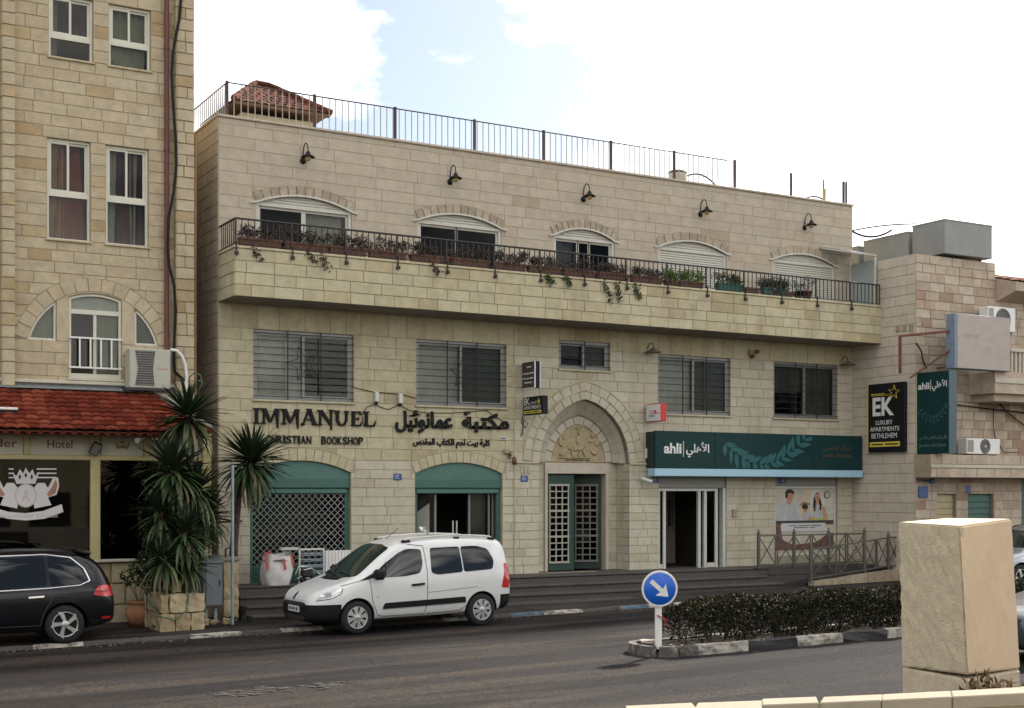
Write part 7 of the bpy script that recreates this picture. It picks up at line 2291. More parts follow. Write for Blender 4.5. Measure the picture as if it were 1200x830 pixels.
# hedge on the island
t = thing('hedge', 'dark clipped hedge with bare lower stems along the traffic island', 'hedge', (18, 17.85, gz(18)))
r = random.Random(21)
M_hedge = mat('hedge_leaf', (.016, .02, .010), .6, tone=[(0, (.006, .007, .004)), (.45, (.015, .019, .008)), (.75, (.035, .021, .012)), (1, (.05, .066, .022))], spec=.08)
hx0, hx1 = X(792, 17.9), 25.2
stems = MB(); fol = MB()
x = hx0 + .05
clumps = []
while x < hx1:
  y = r.uniform(17.62, 18.15); base = (x, y, gz(x) + .1)
  for k in range(4):
    q = (x + r.uniform(-.25, .25), y + r.uniform(-.2, .2), gz(x) + .12 + r.uniform(.25, .6)); stems.tube([base, ((x + q[0]) / 2 + r.uniform(-.04, .04), (y + q[1]) / 2, (base[2] + q[2]) / 2), q], [.018, .011, .005], 5, False)
  x += r.uniform(.22, .4)
stems.build('stem', M_stem, t, kind='stuff')
N = 62000
for i in range(N):
  x = r.uniform(hx0, hx1)
  low = .02 + .05 * math.sin(x * 2.3) + .07 * math.sin(x * 5.9 + 1) + .1 * max(0, hx0 + 1.2 - x)
  if x < hx0 + .35: low += .15 * math.sin((x - hx0) * 22)
  top = .68 + .03 * math.sin(x * 3.1) + .025 * math.sin(x * 7.7) + (.0 if x > hx0 + .5 else (x - hx0 - .5) * .12)
  s_ = r.random()
  zz = low + (top - low) * (1 - (1 - r.random()) ** 1.35)
  e = r.random()
  y = 17.86 + (.46 + .04 * math.sin(x * 4.1 + zz * 6)) * (r.choice((-1, 1)) * (1 - r.random() ** 2 * .8)) * (1 - .25 * (zz > top - .08))
  if math.sin(x * 6.3 + zz * 9) + math.sin(x * 2.1 - zz * 13 + y * 3) > 1.72: continue
  p = Vector((x, y, gz(x) + .13 + zz))
  d = Vector((r.gauss(0, 1), r.gauss(0, 1), r.gauss(.4, 1))).normalized(); s2 = d.cross(Vector((r.gauss(0, 1), r.gauss(0, 1), r.gauss(0, 1)))).normalized()
  L = r.uniform(.03, .06); w = L * .3
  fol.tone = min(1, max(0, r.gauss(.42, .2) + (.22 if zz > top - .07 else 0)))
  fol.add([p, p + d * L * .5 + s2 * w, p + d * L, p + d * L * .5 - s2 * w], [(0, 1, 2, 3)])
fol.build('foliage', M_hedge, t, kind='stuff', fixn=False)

# plaza edge in front of the camera: stone block, base, coping wall
M_blk = mat('monument_stone', (.52, .44, .31), .9, noise=.12, nscale=16, bump=.9, bscale=60, stain=((34, 34, 34), .62, (.30, .21, .12), .6))
M_blk_r = mat('monument_stone_sawn', (.56, .43, .29), .85, noise=.08, nscale=5, bump=.25, bscale=60)
zd = 9.0
def dp(px, py, z):     # a point at depth z from the camera
  a, b_ = (px - CX) / FPX, (HY - py) / FPX
  return Vector((z * (_s + a * _c), z * (_c - a * _s), CAMH + z * b_))
tp = [dp(1052, 612, 9.25), dp(1124, 616.5, 8.65), dp(1186, 608, 9.15), dp(1110, 607.2, 9.75)]
bo = [dp(1056.5, 781, 9.25), dp(1134, 791, 8.65), dp(1196, 784, 9.15), dp(1118, 771, 9.75)]
t = thing('stone_block', 'large upright rough stone block on a flat base at the plaza edge', 'stone block', tuple((bo[0] + bo[2]) / 2))
bm = bmesh.new()
vs = [bm.verts.new(p) for p in tp + bo]
bm.faces.new(vs[:4]); bm.faces.new(vs[7:3:-1])
side = []
for i in range(4): side.append(bm.faces.new((vs[i], vs[(i + 1) % 4], vs[4 + (i + 1) % 4], vs[4 + i])))
bmesh.ops.recalc_face_normals(bm, faces=bm.faces[:])
bmesh.ops.bevel(bm, geom=bm.edges[:], offset=.012, segments=2, affect='EDGES')
bmesh.ops.subdivide_edges(bm, edges=[e for e in bm.edges if e.calc_length() > .2], cuts=14, use_grid_fill=True)
r = random.Random(2)
from mathutils import noise as mnoise
nl = (tp[1] - tp[0]).cross(bo[0] - tp[0]).normalized()
for v in bm.verts:
  k = mnoise.noise(v.co * 6) * .007 + mnoise.noise(v.co * 29) * .005 + r.uniform(-.003, .003)
  lf = (v.co - tp[1]).dot((tp[1] - tp[2]).normalized())
  if v.co.z < tp[0].z - .03: v.co += v.normal * k * (1.4 if abs((v.co - tp[0]).dot(nl)) < .03 else .25)
g = MB()
bm.faces.ensure_lookup_table()
mi = []
for fc in bm.faces: mi.append(0 if abs((fc.calc_center_median() - tp[0]).dot(nl)) < .035 else 1)
g.frombm(bm); g.mi = mi
g.build('block', [M_blk, M_blk_r], t)
b2 = [dp(1057, 786, 9.2), dp(1130, 806, 8.35), dp(1197, 790, 9.0), dp(1118, 783, 9.8)]
t = thing('block_base', 'flat stone base slab under the large upright block', 'stone slab', tuple((b2[0] + b2[2]) / 2 - Vector((0, 0, .2))))
hb_ = 0.28
zt = (bo[1].z + bo[0].z) / 2 - .03
cc = (b2[0] + b2[1] + b2[2] + b2[3]) / 4
cb_ = (bo[0] + bo[1] + bo[2] + bo[3]) / 4; bb = [cb_ + (p - cb_) * k for p, k in zip(bo, (1.0, .995, 1.0, 1))]
zmin = min(p.z for p in bo)
v = [(p.x, p.y, zmin - .002) for p in bb] + [(p.x, p.y, zmin - .3) for p in bb]
bm = bmesh.new(); q = [bm.verts.new(p) for p in v]; bm.faces.new(q[:4]); bm.faces.new(q[7:3:-1])
for i in range(4): bm.faces.new((q[i], q[(i + 1) % 4], q[4 + (i + 1) % 4], q[4 + i]))
bmesh.ops.recalc_face_normals(bm, faces=bm.faces[:]); bmesh.ops.bevel(bm, geom=bm.edges[:], offset=.015, segments=1, affect='EDGES')
g = MB(); g.frombm(bm); g.build('slab', M_blk, t)
# raised bed and curved coping wall
bz = zmin - .2
bed = [dp(1070, 830, 7.3), dp(1300, 830, 6.95), dp(1500, 800, 9), dp(1300, 800, 9.9), dp(1118, 800, 9.8), dp(1064, 800, 9.1)]
g = MB(); n = len(bed)
g.add([(p.x, p.y, bz) for p in bed] + [(p.x, p.y, 0) for p in bed], [list(range(n))] + [(i, (i + 1) % n, n + (i + 1) % n, n + i) for i in range(n)])
o = g.build('planting_bed', M_soil, None, kind='structure')
r = random.Random(55); g = MB()
for k in range(70):
  p = dp(r.uniform(1140, 1200), r.uniform(800, 806), r.uniform(8.2, 8.6)); leaves(g, (p.x, p.y, bz + .1), (.1, .1, .12), 5, .09, .03, r, .5)
o = g.build('dry_plants', mat('dry_brown_leaf', (.11, .07, .03), .8, tone=[(0, (.05, .03, .015)), (1, (.20, .13, .06))]), None, kind='stuff', fixn=False); tag(o, 'dry brown plants at the foot of the stone block', 'dry plants')
t = thing('coping_wall', 'low limestone wall with pale coping stones at the bottom right corner', 'wall', tuple(dp(1050, 815, 7.2) - Vector((0, 0, 1.5))))
cw = [dp(893, 826, 7.35), dp(960, 823.5, 7.3), dp(1033, 820.5, 7.2), dp(1116, 816.5, 7.1), dp(1205, 812, 7.0), dp(1290, 807, 6.95)]
M_cop = mat('coping_pale', (.31, .265, .19), .85, noise=.12, nscale=8, bump=.4)
for i, (a, c) in enumerate(zip(cw, cw[1:])):
  d = (c - a).normalized(); nn = Vector((-d.y, d.x, 0)).normalized()
  a2, c2 = a + d * .002, c - d * .002
  zt = (a.z + c.z) / 2
  top = [(a2.x, a2.y, a.z), (c2.x, c2.y, c.z), (c2.x + nn.x * .22, c2.y + nn.y * .22, c.z), (a2.x + nn.x * .22, a2.y + nn.y * .22, a.z)]
  bm = bmesh.new(); q = [bm.verts.new(p) for p in top] + [bm.verts.new((p[0], p[1], p[2] - .07)) for p in top]
  bm.faces.new(q[:4]); bm.faces.new(q[7:3:-1])
  for k in range(4): bm.faces.new((q[k], q[(k + 1) % 4], q[4 + (k + 1) % 4], q[4 + k]))
  bmesh.ops.recalc_face_normals(bm, faces=bm.faces[:]); bmesh.ops.bevel(bm, geom=bm.edges[:], offset=.006, segments=1, affect='EDGES')
  g = MB(); g.frombm(bm); g.build('coping_stone', M_cop, t)
  for (u0, u1) in ((0, .48), (.52, 1)):
    p, q2 = a.lerp(c, u0), a.lerp(c, u1)
    g = MB(); v = []
    for pp_ in (p + d * .004, q2 - d * .004):
      for off in (.03, .19):
        v += [(pp_.x + nn.x * off, pp_.y + nn.y * off, pp_.z - .072), (pp_.x + nn.x * off, pp_.y + nn.y * off, 0)]
    g.add(v, [(0, 4, 5, 1), (2, 3, 7, 6), (0, 1, 3, 2), (4, 6, 7, 5), (0, 2, 6, 4)]); g.tone = r.random(); g.t = [g.tone] * len(g.f); g.build('stone', M_low, t)
# the lower kerb-like coping further left
cw2 = [dp(735, 832, 8.0), dp(815, 828.2, 8.0), dp(905, 825, 7.9)]
t = thing('lower_coping', 'long pale kerb edge just in view at the bottom, left of the coping wall', 'kerb', tuple(cw2[1] - Vector((0, 0, 1.2))))
for a, c in zip(cw2, cw2[1:]):
  d = (c - a).normalized(); nn = Vector((-d.y, d.x, 0)).normalized(); g = MB(); v = []
  for pp_ in (a + d * .003, c - d * .003):
    for off in (-.15, .15): v += [(pp_.x + nn.x * off, pp_.y + nn.y * off, pp_.z), (pp_.x + nn.x * off, pp_.y + nn.y * off, 0)]
  g.add(v, [(0, 4, 6, 2), (0, 1, 5, 4), (2, 6, 7, 3), (0, 2, 3, 1), (4, 5, 7, 6)]); g.build('coping_stone', M_cop, t)
# plaza paving under the camera
pz_ = 1.0
g = MB(); pl_ = [dp(700, 830, 8.0), dp(905, 830, 7.8), dp(905, 830, 7.2), dp(1300, 830, 6.8)]
g.add([(-12, -9, pz_), (16, -9, pz_), (pl_[3].x, pl_[3].y, pz_), (pl_[2].x, pl_[2].y, pz_), (-8, pl_[0].y - 1.6, pz_)] + [(-12, -9, -.3), (16, -9, -.3), (pl_[3].x, pl_[3].y, -.3), (pl_[2].x, pl_[2].y, -.3), (-8, pl_[0].y - 1.6, -.3)], [(0, 1, 2, 3, 4)] + [(i, (i + 1) % 5, 5 + (i + 1) % 5, 5 + i) for i in range(5)])
g.build('plaza_pavement', M_conc, None, kind='structure')

# a worn-through patch and grit along the kerb
r = random.Random(44); pc = (3.35, 18.5)
pc = (X(330, 17.6), 17.6); g = MB()
for k in range(60):
  a, q = r.uniform(0, 6.28), r.random() ** .5; s_ = r.uniform(.03, .09)
  x_, y_ = pc[0] + 1.05 * q * math.cos(a), pc[1] + .42 * q * math.sin(a)
  n_ = r.randint(4, 6); g.prism([(x_ + s_ * (1 + .4 * r.random()) * math.cos(6.28 * i / n_), y_ + s_ * r.uniform(.6, 1) * math.sin(6.28 * i / n_)) for i in range(n_)], lambda u, w, d: (u, w, gz(u) + d), -.01, r.uniform(.006, .016), .008)
o = g.build('broken_asphalt', mat('asphalt_crumb', (.034, .029, .025), .95, noise=.4, nscale=14), None, kind='stuff'); tag(o, 'rough broken asphalt patch in the middle of the near lane', 'road damage')
g = MB()
for k in range(420):
  x_ = r.uniform(-1, 20); y_ = KY - .03 - abs(r.gauss(0, .16)); s_ = r.uniform(.006, .02); z_ = gz(x_)
  g.tone = r.random(); g.add([(x_ - s_, y_, z_), (x_ + s_, y_ + s_ * .5, z_), (x_, y_ - s_, z_), (x_, y_, z_ + s_ * 1.2)], [(0, 1, 3), (1, 2, 3), (2, 0, 3)])
o = g.build('grit', mat('grit_beige', (.17, .14, .11), .95), None, kind='stuff'); tag(o, 'loose grit and dry litter gathered along the kerb', 'grit')
# ================================================================== THE HOTEL ON THE LEFT
YH, YPIL, YG = 27.9, 27.72, 27.55
HX0, HX1 = -3.0, X(228, YPIL)
hot = thing('hotel_building', 'tall tan limestone hotel at the left edge with white sliding windows', 'building', (HX1, YH, 0))
FH = frameY(YH); FPi = frameY(YPIL)
hs = Stones()
ZHT = 14.5
def HW(a, c, pt, pb): return [X(a, YH), X(c, YH), pb, pt]
w3 = HW(55, 106, (Z(55, 160, YH) + Z(107, 168, YH)) / 2, (Z(52.5, 279.5, YH) + Z(104, 283, YH)) / 2)
w4 = HW(124, 174, w3[3], w3[2])
w2z = ((Z(128, 6, YH) + Z(177, 11, YH)) / 2, (Z(127, 76, YH) + Z(176, 84, YH)) / 2)
w1 = HW(57, 109, w2z[0], w2z[1]); w2 = HW(127.5, 176.5, w2z[0], w2z[1])
gap = w3[3] - w1[3]
hwins = [w1, w2, w3, w4]
# arched group
aa, ac = X(32, YH), X(186, YH); az = (Z(32, 400, YH) + Z(184, 404, YH)) / 2; acz = Z(111, 342, YH)
HARC = seg_arch(aa, ac, az, acz, 20)
cw0, cw1, cwz = X(80.5, YH), X(142.5, YH), (Z(80, 442, YH) + Z(142, 446, YH)) / 2
lx1, rx0_ = X(66, YH), X(157.5, YH)
def sub_arc(u0, u1):
  pts = [(u, z) for u, z in HARC if u0 < u < u1]
  return [(u0, interp(HARC, u0))] + pts + [(u1, interp(HARC, u1))]
def dedupe(h):
  o = []
  for p in h:
    if not o or math.dist(p, o[-1]) > 1e-4: o.append(p)
  if math.dist(o[0], o[-1]) < 1e-4: o.pop()
  return o
hl_ = dedupe([(aa, az), (lx1, az)] + sub_arc(aa, lx1)[::-1])
hr_ = dedupe([(rx0_, az), (ac, az)] + sub_arc(rx0_, ac)[::-1])
carc = seg_arch(cw0, cw1, (Z(81, 348, YH) + Z(143, 353, YH)) / 2, Z(110, 343, YH) - .02, 10)
hc_ = dedupe([(cw0, cwz), (cw1, cwz)] + carc[::-1])
b = MB()
ZG1 = Z(100, 462, YH)
backing(b, FH, HX0, HX1 - .1, ZG1 - .25, ZHT, [rect_hole(q) for q in hwins] + [hl_, hr_, hc_], .16)
HE = ring(hs, FH, HARC, .27, 15, M_hot, .012, seed=61, tone=(.4, .8))
ops = [(q[0], q[1], q[2], (lambda z: (lambda u: z))(q[3])) for q in hwins]
ops += [(HE[0][0], HE[-1][0], az, lambda u: interp(HE, u)), (cw0, cw1, cwz, lambda u: az)]
zc_ = [az - .235 * k for k in range(int((az - ZG1 + .2) / .235) + 1, -1, -1)]
nrow = round((w3[2] - az) / .235); zc_ += [az + (w3[2] - az) * k / nrow for k in range(1, nrow + 1)]
nrow = round((w3[3] - w3[2]) / .235); zc_ += [w3[2] + (w3[3] - w3[2]) * k / nrow for k in range(1, nrow + 1)]
nrow = round((w1[2] - w3[3]) / .235); zc_ += [w3[3] + (w1[2] - w3[3]) * k / nrow for k in range(1, nrow + 1)]
nrow = round((w1[3] - w1[2]) / .235); zc_ += [w1[2] + (w1[3] - w1[2]) * k / nrow for k in range(1, nrow + 1)]
zc_ += [zc_[-1] + .3, zc_[-1] + .6]
XP0, XP1 = X(18, YPIL), X(207, YPIL)         # inner edges of the pilasters
courses(hs, FH, XP0 - .05, XP1 + .2, zc_, ops, M_hot, .42, .72, seed=62, joint=.009, jit=.004, tone=(.25, .8), odd=.08)
# piers between the three lights
for (u0, u1, lo) in ((lx1, cw0, az), (cw1, rx0_, az)):
  k0 = lo
  pts = [(u0 + (u1 - u0) * i / 5, interp(HARC, u0 + (u1 - u0) * i / 5) - .006) for i in range(6)]
  hs.put([(u0 + .003, k0), (u1 - .003, k0)] + pts[::-1], FH, .012, .65, M_hot)
uu = [cw0 + (cw1 - cw0) * i / 8 for i in range(9)]
hs.put([(u, interp(carc, u) + .004) for u in uu] + [(u, max(interp(HARC, u) - .006, interp(carc, u) + .012)) for u in uu[::-1]], FH, .012, .6, M_hot)
# pilasters of pillowed stones
for (p0, p1, sd_) in ((X(3, YPIL), XP0, 63), (XP1, HX1, 64)):
  b.box(p0 + .012, p1 - .012, YPIL + .012, YH + .15, ZG1 - .2, ZHT)
  courses(hs, FPi, p0, p1, [zc_[0] + .235 * k for k in range(44)], [], M_hot, .22, .36, seed=sd_, joint=.012, proud=.012, jit=.006)
  hs2 = Stones()
  courses(hs, frameX(p0), YPIL, YH, [zc_[0] + .235 * k for k in range(44)], [], M_hot, .5, .6, seed=sd_ + 5)
b.box(HX0, HX1 - .15, 37, 37.2, 0, ZHT); b.box(HX0, HX0 + .2, YH + .2, 36.99, 0, ZHT); b.box(HX1 - .3, HX1 - .1, YH + .002, 36.99, 0, ZHT - .01); b.box(HX0 + .21, HX1 - .31, YH + .2, 36.9, ZHT - .3, ZHT - .02)
for z_ in (ZG1 - .4, w3[2] - .75, w1[2] - .7, w1[3] + .5): b.box(HX0 + .21, HX1 - .31, YH + .17, 36.9, z_, z_ + .2)
b.box(HX0 + .21, HX1 - .31, 31.5, 31.7, 0, ZHT - .4); b.box(X(115, YH), X(117, YH) + .1, YH + .18, 31.4, ZG1, ZHT - .4)
b.build('wall', M_mortar_h, hot)
hs.build(hot)
def slider(q, lower, seed, cur_m=None, cur_side=1, shade=False):
  x0, x1, z0, z1 = q
  t = .05; y0 = YH + .06
  fr = MB()
  for (p0, p1, r0, r1) in ((x0 + .002, x0 + t, z0 + .002, z1 - .002), (x1 - t, x1 - .002, z0 + .002, z1 - .002), (x0 + t, x1 - t, z1 - t, z1 - .002), (x0 + t, x1 - t, z0 + .002, z0 + .03)): fr.box(p0, p1, y0, y0 + .09, r0, r1)
  zt = z0 + (z1 - z0) * lower
  fr.box(x0 + t, x1 - t, y0 + .001, y0 + .089, zt - .04, zt + .05)
  w = fr.build('window', M_cream, hot)
  s = MB(); s.bbox(x0 - .03, x1 + .03, YH - .05, YH + .055, z0 - .045, z0 - .003, .008); s.build('sill', M_hot, w)
  xm = (x0 + x1) / 2
  for i, (a, c) in enumerate(((x0 + t, xm + .02), (xm - .02, x1 - t))):
    g = MB(); yy = y0 + .01 + .035 * i
    for (p0, p1, r0, r1) in ((a, a + .045, zt + .05, z1 - t), (c - .045, c, zt + .05, z1 - t), (a + .045, c - .045, zt + .05, zt + .1), (a + .045, c - .045, z1 - t - .045, z1 - t)): g.box(p0, p1, yy, yy + .03, r0, r1)
    g.build('sash', M_cream, w)
    g = MB(); g.box(a + .045, c - .045, yy + .012, yy + .018, zt + .1, z1 - t - .045); g.build('pane', M_glass, w)
  g = MB(); g.box(x0 + t, x1 - t, y0 + .04, y0 + .046, z0 + .03, zt - .04); g.build('pane', M_glass, w)
  for (u0, u1, m, gather) in (cur_m or []):
    g = MB(); v = []; n = 16
    r = random.Random(seed + int(u0 * 100))
    for k in range(n + 1):
      f = k / n
      for j in range(6):
        h = j / 5
        xa = x0 + t + (x1 - x0 - 2 * t) * (u0 + (u1 - u0) * f)
        xb = x0 + t + (x1 - x0 - 2 * t) * (u0 + (u1 - u0) * (.5 + (f - .5) * gather))
        sw = 1 - abs(h - .0)
        xx = xb + (xa - xb) * h
        v.append((xx, y0 + .2 + .035 * math.sin(k * 1.75 + seed) * (.6 + .4 * h), z0 + .05 + (z1 - z0 - .1) * h))
    f_ = [(k * 6 + j, (k + 1) * 6 + j, (k + 1) * 6 + j + 1, k * 6 + j + 1) for k in range(n) for j in range(5)]
    g.add(v, f_, True); g.build('curtain', m, w)
  return w
M_cur_o = mat('curtain_olive', (.30, .31, .23), .9, noise=.15); M_cur_r = mat('curtain_red', (.22, .045, .03), .9, noise=.35, nscale=8); M_cur_b = mat('curtain_burgundy', (.10, .035, .03), .9, noise=.3, nscale=7); M_cur_w = mat('curtain_net', (.42, .42, .36), .9, noise=.15); M_cur_t = mat('curtain_tan', (.36, .22, .11), .9, noise=.2)
slider(w1, .34, 1, [(.0, .22, M_cur_o, .8)])
slider(w2, .38, 2, [(.02, .98, M_cur_o, 1.0)])
slider(w3, .45, 3, [(.04, .42, M_cur_t, 1.1), (.30, .85, M_cur_r, 1.5)])
slider(w4, .45, 4, [(.0, .3, M_cur_w, .6), (.3, .75, M_cur_b, 1.0), (.6, .85, M_cur_w, .5), (.85, 1.0, M_cur_b, .8)])
# centre light and the two quarter lights
def outline_frame(poly, t_, name, m, parent, depth=.08, fr=FH):
  ins = inset_poly(poly, t_); g = MB(); n = len(poly)
  ar = sum(poly[i][0] * poly[(i + 1) % n][1] - poly[(i + 1) % n][0] * poly[i][1] for i in range(n))
  if ar < 0: poly = poly[::-1]; ins = inset_poly(poly, t_)
  v = [fr(u, w, -.03) for u, w in poly] + [fr(u, w, -.03) for u, w in ins] + [fr(u, w, -.03 - depth) for u, w in poly] + [fr(u, w, -.03 - depth) for u, w in ins]
  f = []
  for i in range(n):
    j = (i + 1) % n; f += [(i, j, n + j, n + i), (n + i, n + j, 3 * n + j, 3 * n + i)]
  g.add(v, f); return g.build(name, m, parent), ins
w, ins = outline_frame(inset_poly(hc_, .004), .05, 'window', M_cream, hot)
ztr = (Z(82, 363, YH) + Z(142, 369, YH)) / 2
zlow = (Z(80, 432, YH) + Z(142, 436, YH)) / 2
g = MB(); g.box(cw0 + .05, cw1 - .05, YH + .03, YH + .11, ztr - .05, ztr + .04); g.box((cw0 + cw1) / 2 - .03, (cw0 + cw1) / 2 + .03, YH + .045, YH + .1, cwz + .05, ztr - .05); g.box(cw0 + .05, cw1 - .05, YH + .046, YH + .099, cwz + .05, cwz + .1); g.build('transom', M_cream, w)
g = MB(); g.prism(ins, FH, -.075, -.068); g.build('pane', M_glass, w)
g = MB(); g.prism([(cw0 + .06, ztr + .04), (cw1 - .06, ztr + .04)] + [(u, z - .06) for u, z in carc[::-1]], FH, -.14, -.13); g.build('blind', M_blind, w)
g = MB(); g.box((cw0 + cw1) / 2, cw1 - .06, YH + .14, YH + .15, cwz + .1, ztr); g.build('blind', M_cur_o, w)
zr0, zr1 = (Z(80, 430, YH) + Z(142, 433, YH)) / 2, (Z(81, 395, YH) + Z(142, 399, YH)) / 2
g = MB(); g.beam((cw0, YH - .03, zr1), (cw1, YH - .03, zr1), .035); g.build('guard_rail', M_white, w); g = MB(); g.beam((cw0, YH - .03, zr0), (cw1, YH - .03, zr0), .035)
gd = g.build('guard_rail', M_white, w)
for k in range(1, 5):
  x_ = cw0 + (cw1 - cw0) * k / 5; g = MB(); g.beam((x_, YH - .03, zr0), (x_, YH - .03, zr1), .03); g.build('guard_bar', M_white, w)
g = MB(); g.bbox(cw0 - .03, cw1 + .03, YH - .05, YH + .025, cwz - .05, cwz - .004, .008); g.build('sill', M_white_stone, w)
for poly in (hl_, hr_):
  w, ins = outline_frame(inset_poly(poly, .004), .045, 'window', M_cream, hot)
  g = MB(); g.prism(ins, FH, -.075, -.068); g.build('pane', M_glass, w)
  g = MB(); g.prism(inset_poly(poly, .01), FH, -.15, -.14); g.build('blind', M_cur_o if poly is hl_ else M_blind_d, w)

# ground floor of the hotel: glazing, sign band, base wall
gf = MB(); HG = frameY(YG)
zb0, zb1 = gz(6) + .0, Z(140, 655, YG)
zs0, zs1 = Z(60, 533, YG - .02), Z(60, 511, YG - .02)
M_yel = mat('frame_yellow_cream', (.50, .42, .20), .55, noise=.1)
fro = thing('hotel_shopfront', 'glazed ground floor front of the hotel with pale yellow posts under the tiled awning', 'shop front', (X(110, YG), YG, 0))
for px0, px1 in ((105, 116.5), (-120, -108), (236, 246)):
  g = MB(); g.bbox(X(px0, YG), X(px1, YG), YG - .1, YG + .06, zb1 - .02, zs1 + .1, .012); g.build('post', M_yel, fro)
for px0, px1 in ((27, 34), (168, 176)):
  g = MB(); g.bbox(X(px0, YG), X(px1, YG), YG - .08, YG + .02, zs0, zs1 + .06, .01); g.build('band_post', M_yel, fro)
g = MB(); g.bbox(X(-110, YG), X(240, YG), YG - .09, YG + .05, zs0 - .1, zs0 - .004, .012); g.build('lower_rail', M_yel, fro)
g = MB(); g.bbox(X(-110, YG), X(240, YG), YG - .05, YG + .05, zs1 + .0, zs1 + .07, .01); g.build('upper_rail', mat('brown_wood', (.11, .06, .035), .8, noise=.2), fro)
M_pan = mat('sign_cream', (.52, .49, .38), .5, noise=.06)
panels = []
for px0, px1 in ((-70, 26.5), (34.5, 104.5), (118, 167.5), (176.5, 235)):
  g = MB(); g.box(X(px0, YG), X(px1, YG), YG - .035, YG - .005, zs0, zs1); panels.append(g.build('sign_panel', M_pan, fro))
M_maroon = mat('lettering_maroon', (.14, .03, .035), .5)
FGp = frameY(YG - .036)
zl0 = Z(60, 527, YG); zlh = Z(60, 516, YG)
text('lettering', 'Hotel', M_maroon, fro, FGp, X(55, YG), X(84.5, YG), Z(70, 525.5, YG), Z(70, 516, YG), 0, .004, .01)
text('lettering', 'Alexander', M_maroon, fro, FGp, X(0, YG) - .92, X(20, YG), Z(10, 524.3, YG), Z(10, 514.5, YG), 0, .004, .01)
cx_, cz_ = X(143, YG), Z(143, 522, YG)
g = MB()
for sg in (-1, 1):
  g.prism([(cx_ + sg * a, cz_ + c) for a, c in ((.03, -.05), (.1, -.09), (.13, -.02), (.15, .06), (.1, .03), (.09, -.02), (.05, .01))], FGp, 0, .004 + .001 * (sg > 0))
g.prism([(cx_ + .04 * math.cos(k * .785), cz_ - .03 + .045 * math.sin(k * .785)) for k in range(8)], FGp, 0, .006); g.prism([(cx_ - .05, cz_ + .04), (cx_ + .05, cz_ + .04), (cx_ + .06, cz_ + .09), (cx_ + .025, cz_ + .06), (cx_, cz_ + .1), (cx_ - .025, cz_ + .06), (cx_ - .06, cz_ + .09)], FGp, 0, .007)
g.build('crest_print', mat('crest_brown', (.24, .15, .06), .5), fro)
for px0, px1 in ((-107, 105.5), (116, 237)):
  g = MB(); g.box(X(px0, YG), X(px1, YG), YG - .012, YG - .004, zb1, zs0 - .1); g.build('pane', glassmat('shop_glass', (.3, .32, .3), .02, 1.36, 1.0), fro)
g = MB(); g.box(X(-110, YG), X(240, YG), YG + .06, YG + .4, zb0 - .3, zb1 - .06); g.build('base_core', M_mortar_h, fro)
g = MB(); g.bbox(X(-110, YG), X(243, YG), YG - .1, YG + .42, zb1 - .06, zb1, .012); g.build('base_coping', M_white_stone, fro)
r = random.Random(71)
for row in range(3):
  hh = (zb1 - .07 - zb0 - .0) / 3; xx = X(-110, YG) + r.uniform(-.3, 0)
  while xx < X(240, YG):
    L = r.uniform(.45, .7); g = MB(); g.tone = r.random(); z0 = zb0 + hh * row
    g.prism([(xx + .006, z0 + .006), (xx + L - .006, z0 + .006), (xx + L - .006, z0 + hh - .006), (xx + .006, z0 + hh - .006)], frameY(YG + .06), 0, .05 + r.uniform(-.01, .01), .018); g.build('base_stone', M_hot, fro); xx += L
g = MB(); g.box(X(-110, YG), X(240, YG), 30.5, 30.6, 0, 4.2); g.build('inner_wall', mat('lobby_wall', (.06, .05, .042), .9, noise=.4, nscale=1.2), fro)
# crown and shield transfer on the glass (flat print)
FGl = frameY(YG - .0125)
tr = thing('window_transfer', 'white crown and shield transfer on the hotel window above the estate car', 'transfer', (X(30, YG), YG - .012, Z(30, 605, YG)))
M_trw = mat('transfer_white', (.66, .63, .61), .5, noise=.05); M_trp = mat('transfer_pink', (.55, .42, .41), .5); M_tro = mat('transfer_rust', (.40, .19, .12), .5, noise=.2)
lay = [0]
def tpz(pts, m):
  lay[0] += 1; g = MB(); g.prism([(X(a, YG), Z(a, c, YG)) for a, c in pts], FGl, 0, .003 + .0006 * lay[0]); g.build('print_shape', m, tr)
for y in (549, 554, 559): 
  for (a, c) in ((10, 16), (43, 66)): tpz([(a, y), (c, y), (c, y + 1.6), (a, y + 1.6)], M_trw)
tpz([(14, 553), (19, 558), (23, 550), (27, 555), (30, 548), (34, 555), (38, 550), (41, 558), (46, 553), (41, 567), (19, 567)], M_trw)
for (cx__, cy__) in ((23, 559), (30, 557), (37, 559)): tpz([(cx__ - 1.7, cy__), (cx__, cy__ - 3.5), (cx__ + 1.7, cy__), (cx__, cy__ + 3.5)], M_dark)
for sg in (-1, 1):
  c0 = 30
  tpz([(c0 + sg * a, y) for a, y in ((8, 574), (14, 566), (22, 566), (26, 572), (32, 560), (38, 560), (39, 570), (36, 580), (26, 583), (30, 592), (10, 596))], M_trw)
  tpz([(c0 + sg * a, y) for a, y in ((24, 580), (31, 570), (35, 562), (37, 568), (35, 578), (28, 582))], M_tro)
tpz([(30 + 13 * math.cos(2 * PI * k / 20), 581 + 14 * math.sin(2 * PI * k / 20)) for k in range(20)], M_trp)
tpz([(30 + 11.5 * math.cos(2 * PI * k / 20), 581 + 12.5 * math.sin(2 * PI * k / 20)) for k in range(20)], M_trw)
text('lettering', 'A', M_trp, tr, FGl, X(25.5, YG), X(34.5, YG), Z(30, 588, YG), Z(30, 574, YG), .0035 + .0006 * (lay[0] + 1), .0005, .0)
tpz([(-12, 594), (10, 600), (30, 601.5), (50, 599), (72, 591), (74, 600), (52, 608), (30, 610), (8, 608), (-14, 601)], M_trw)
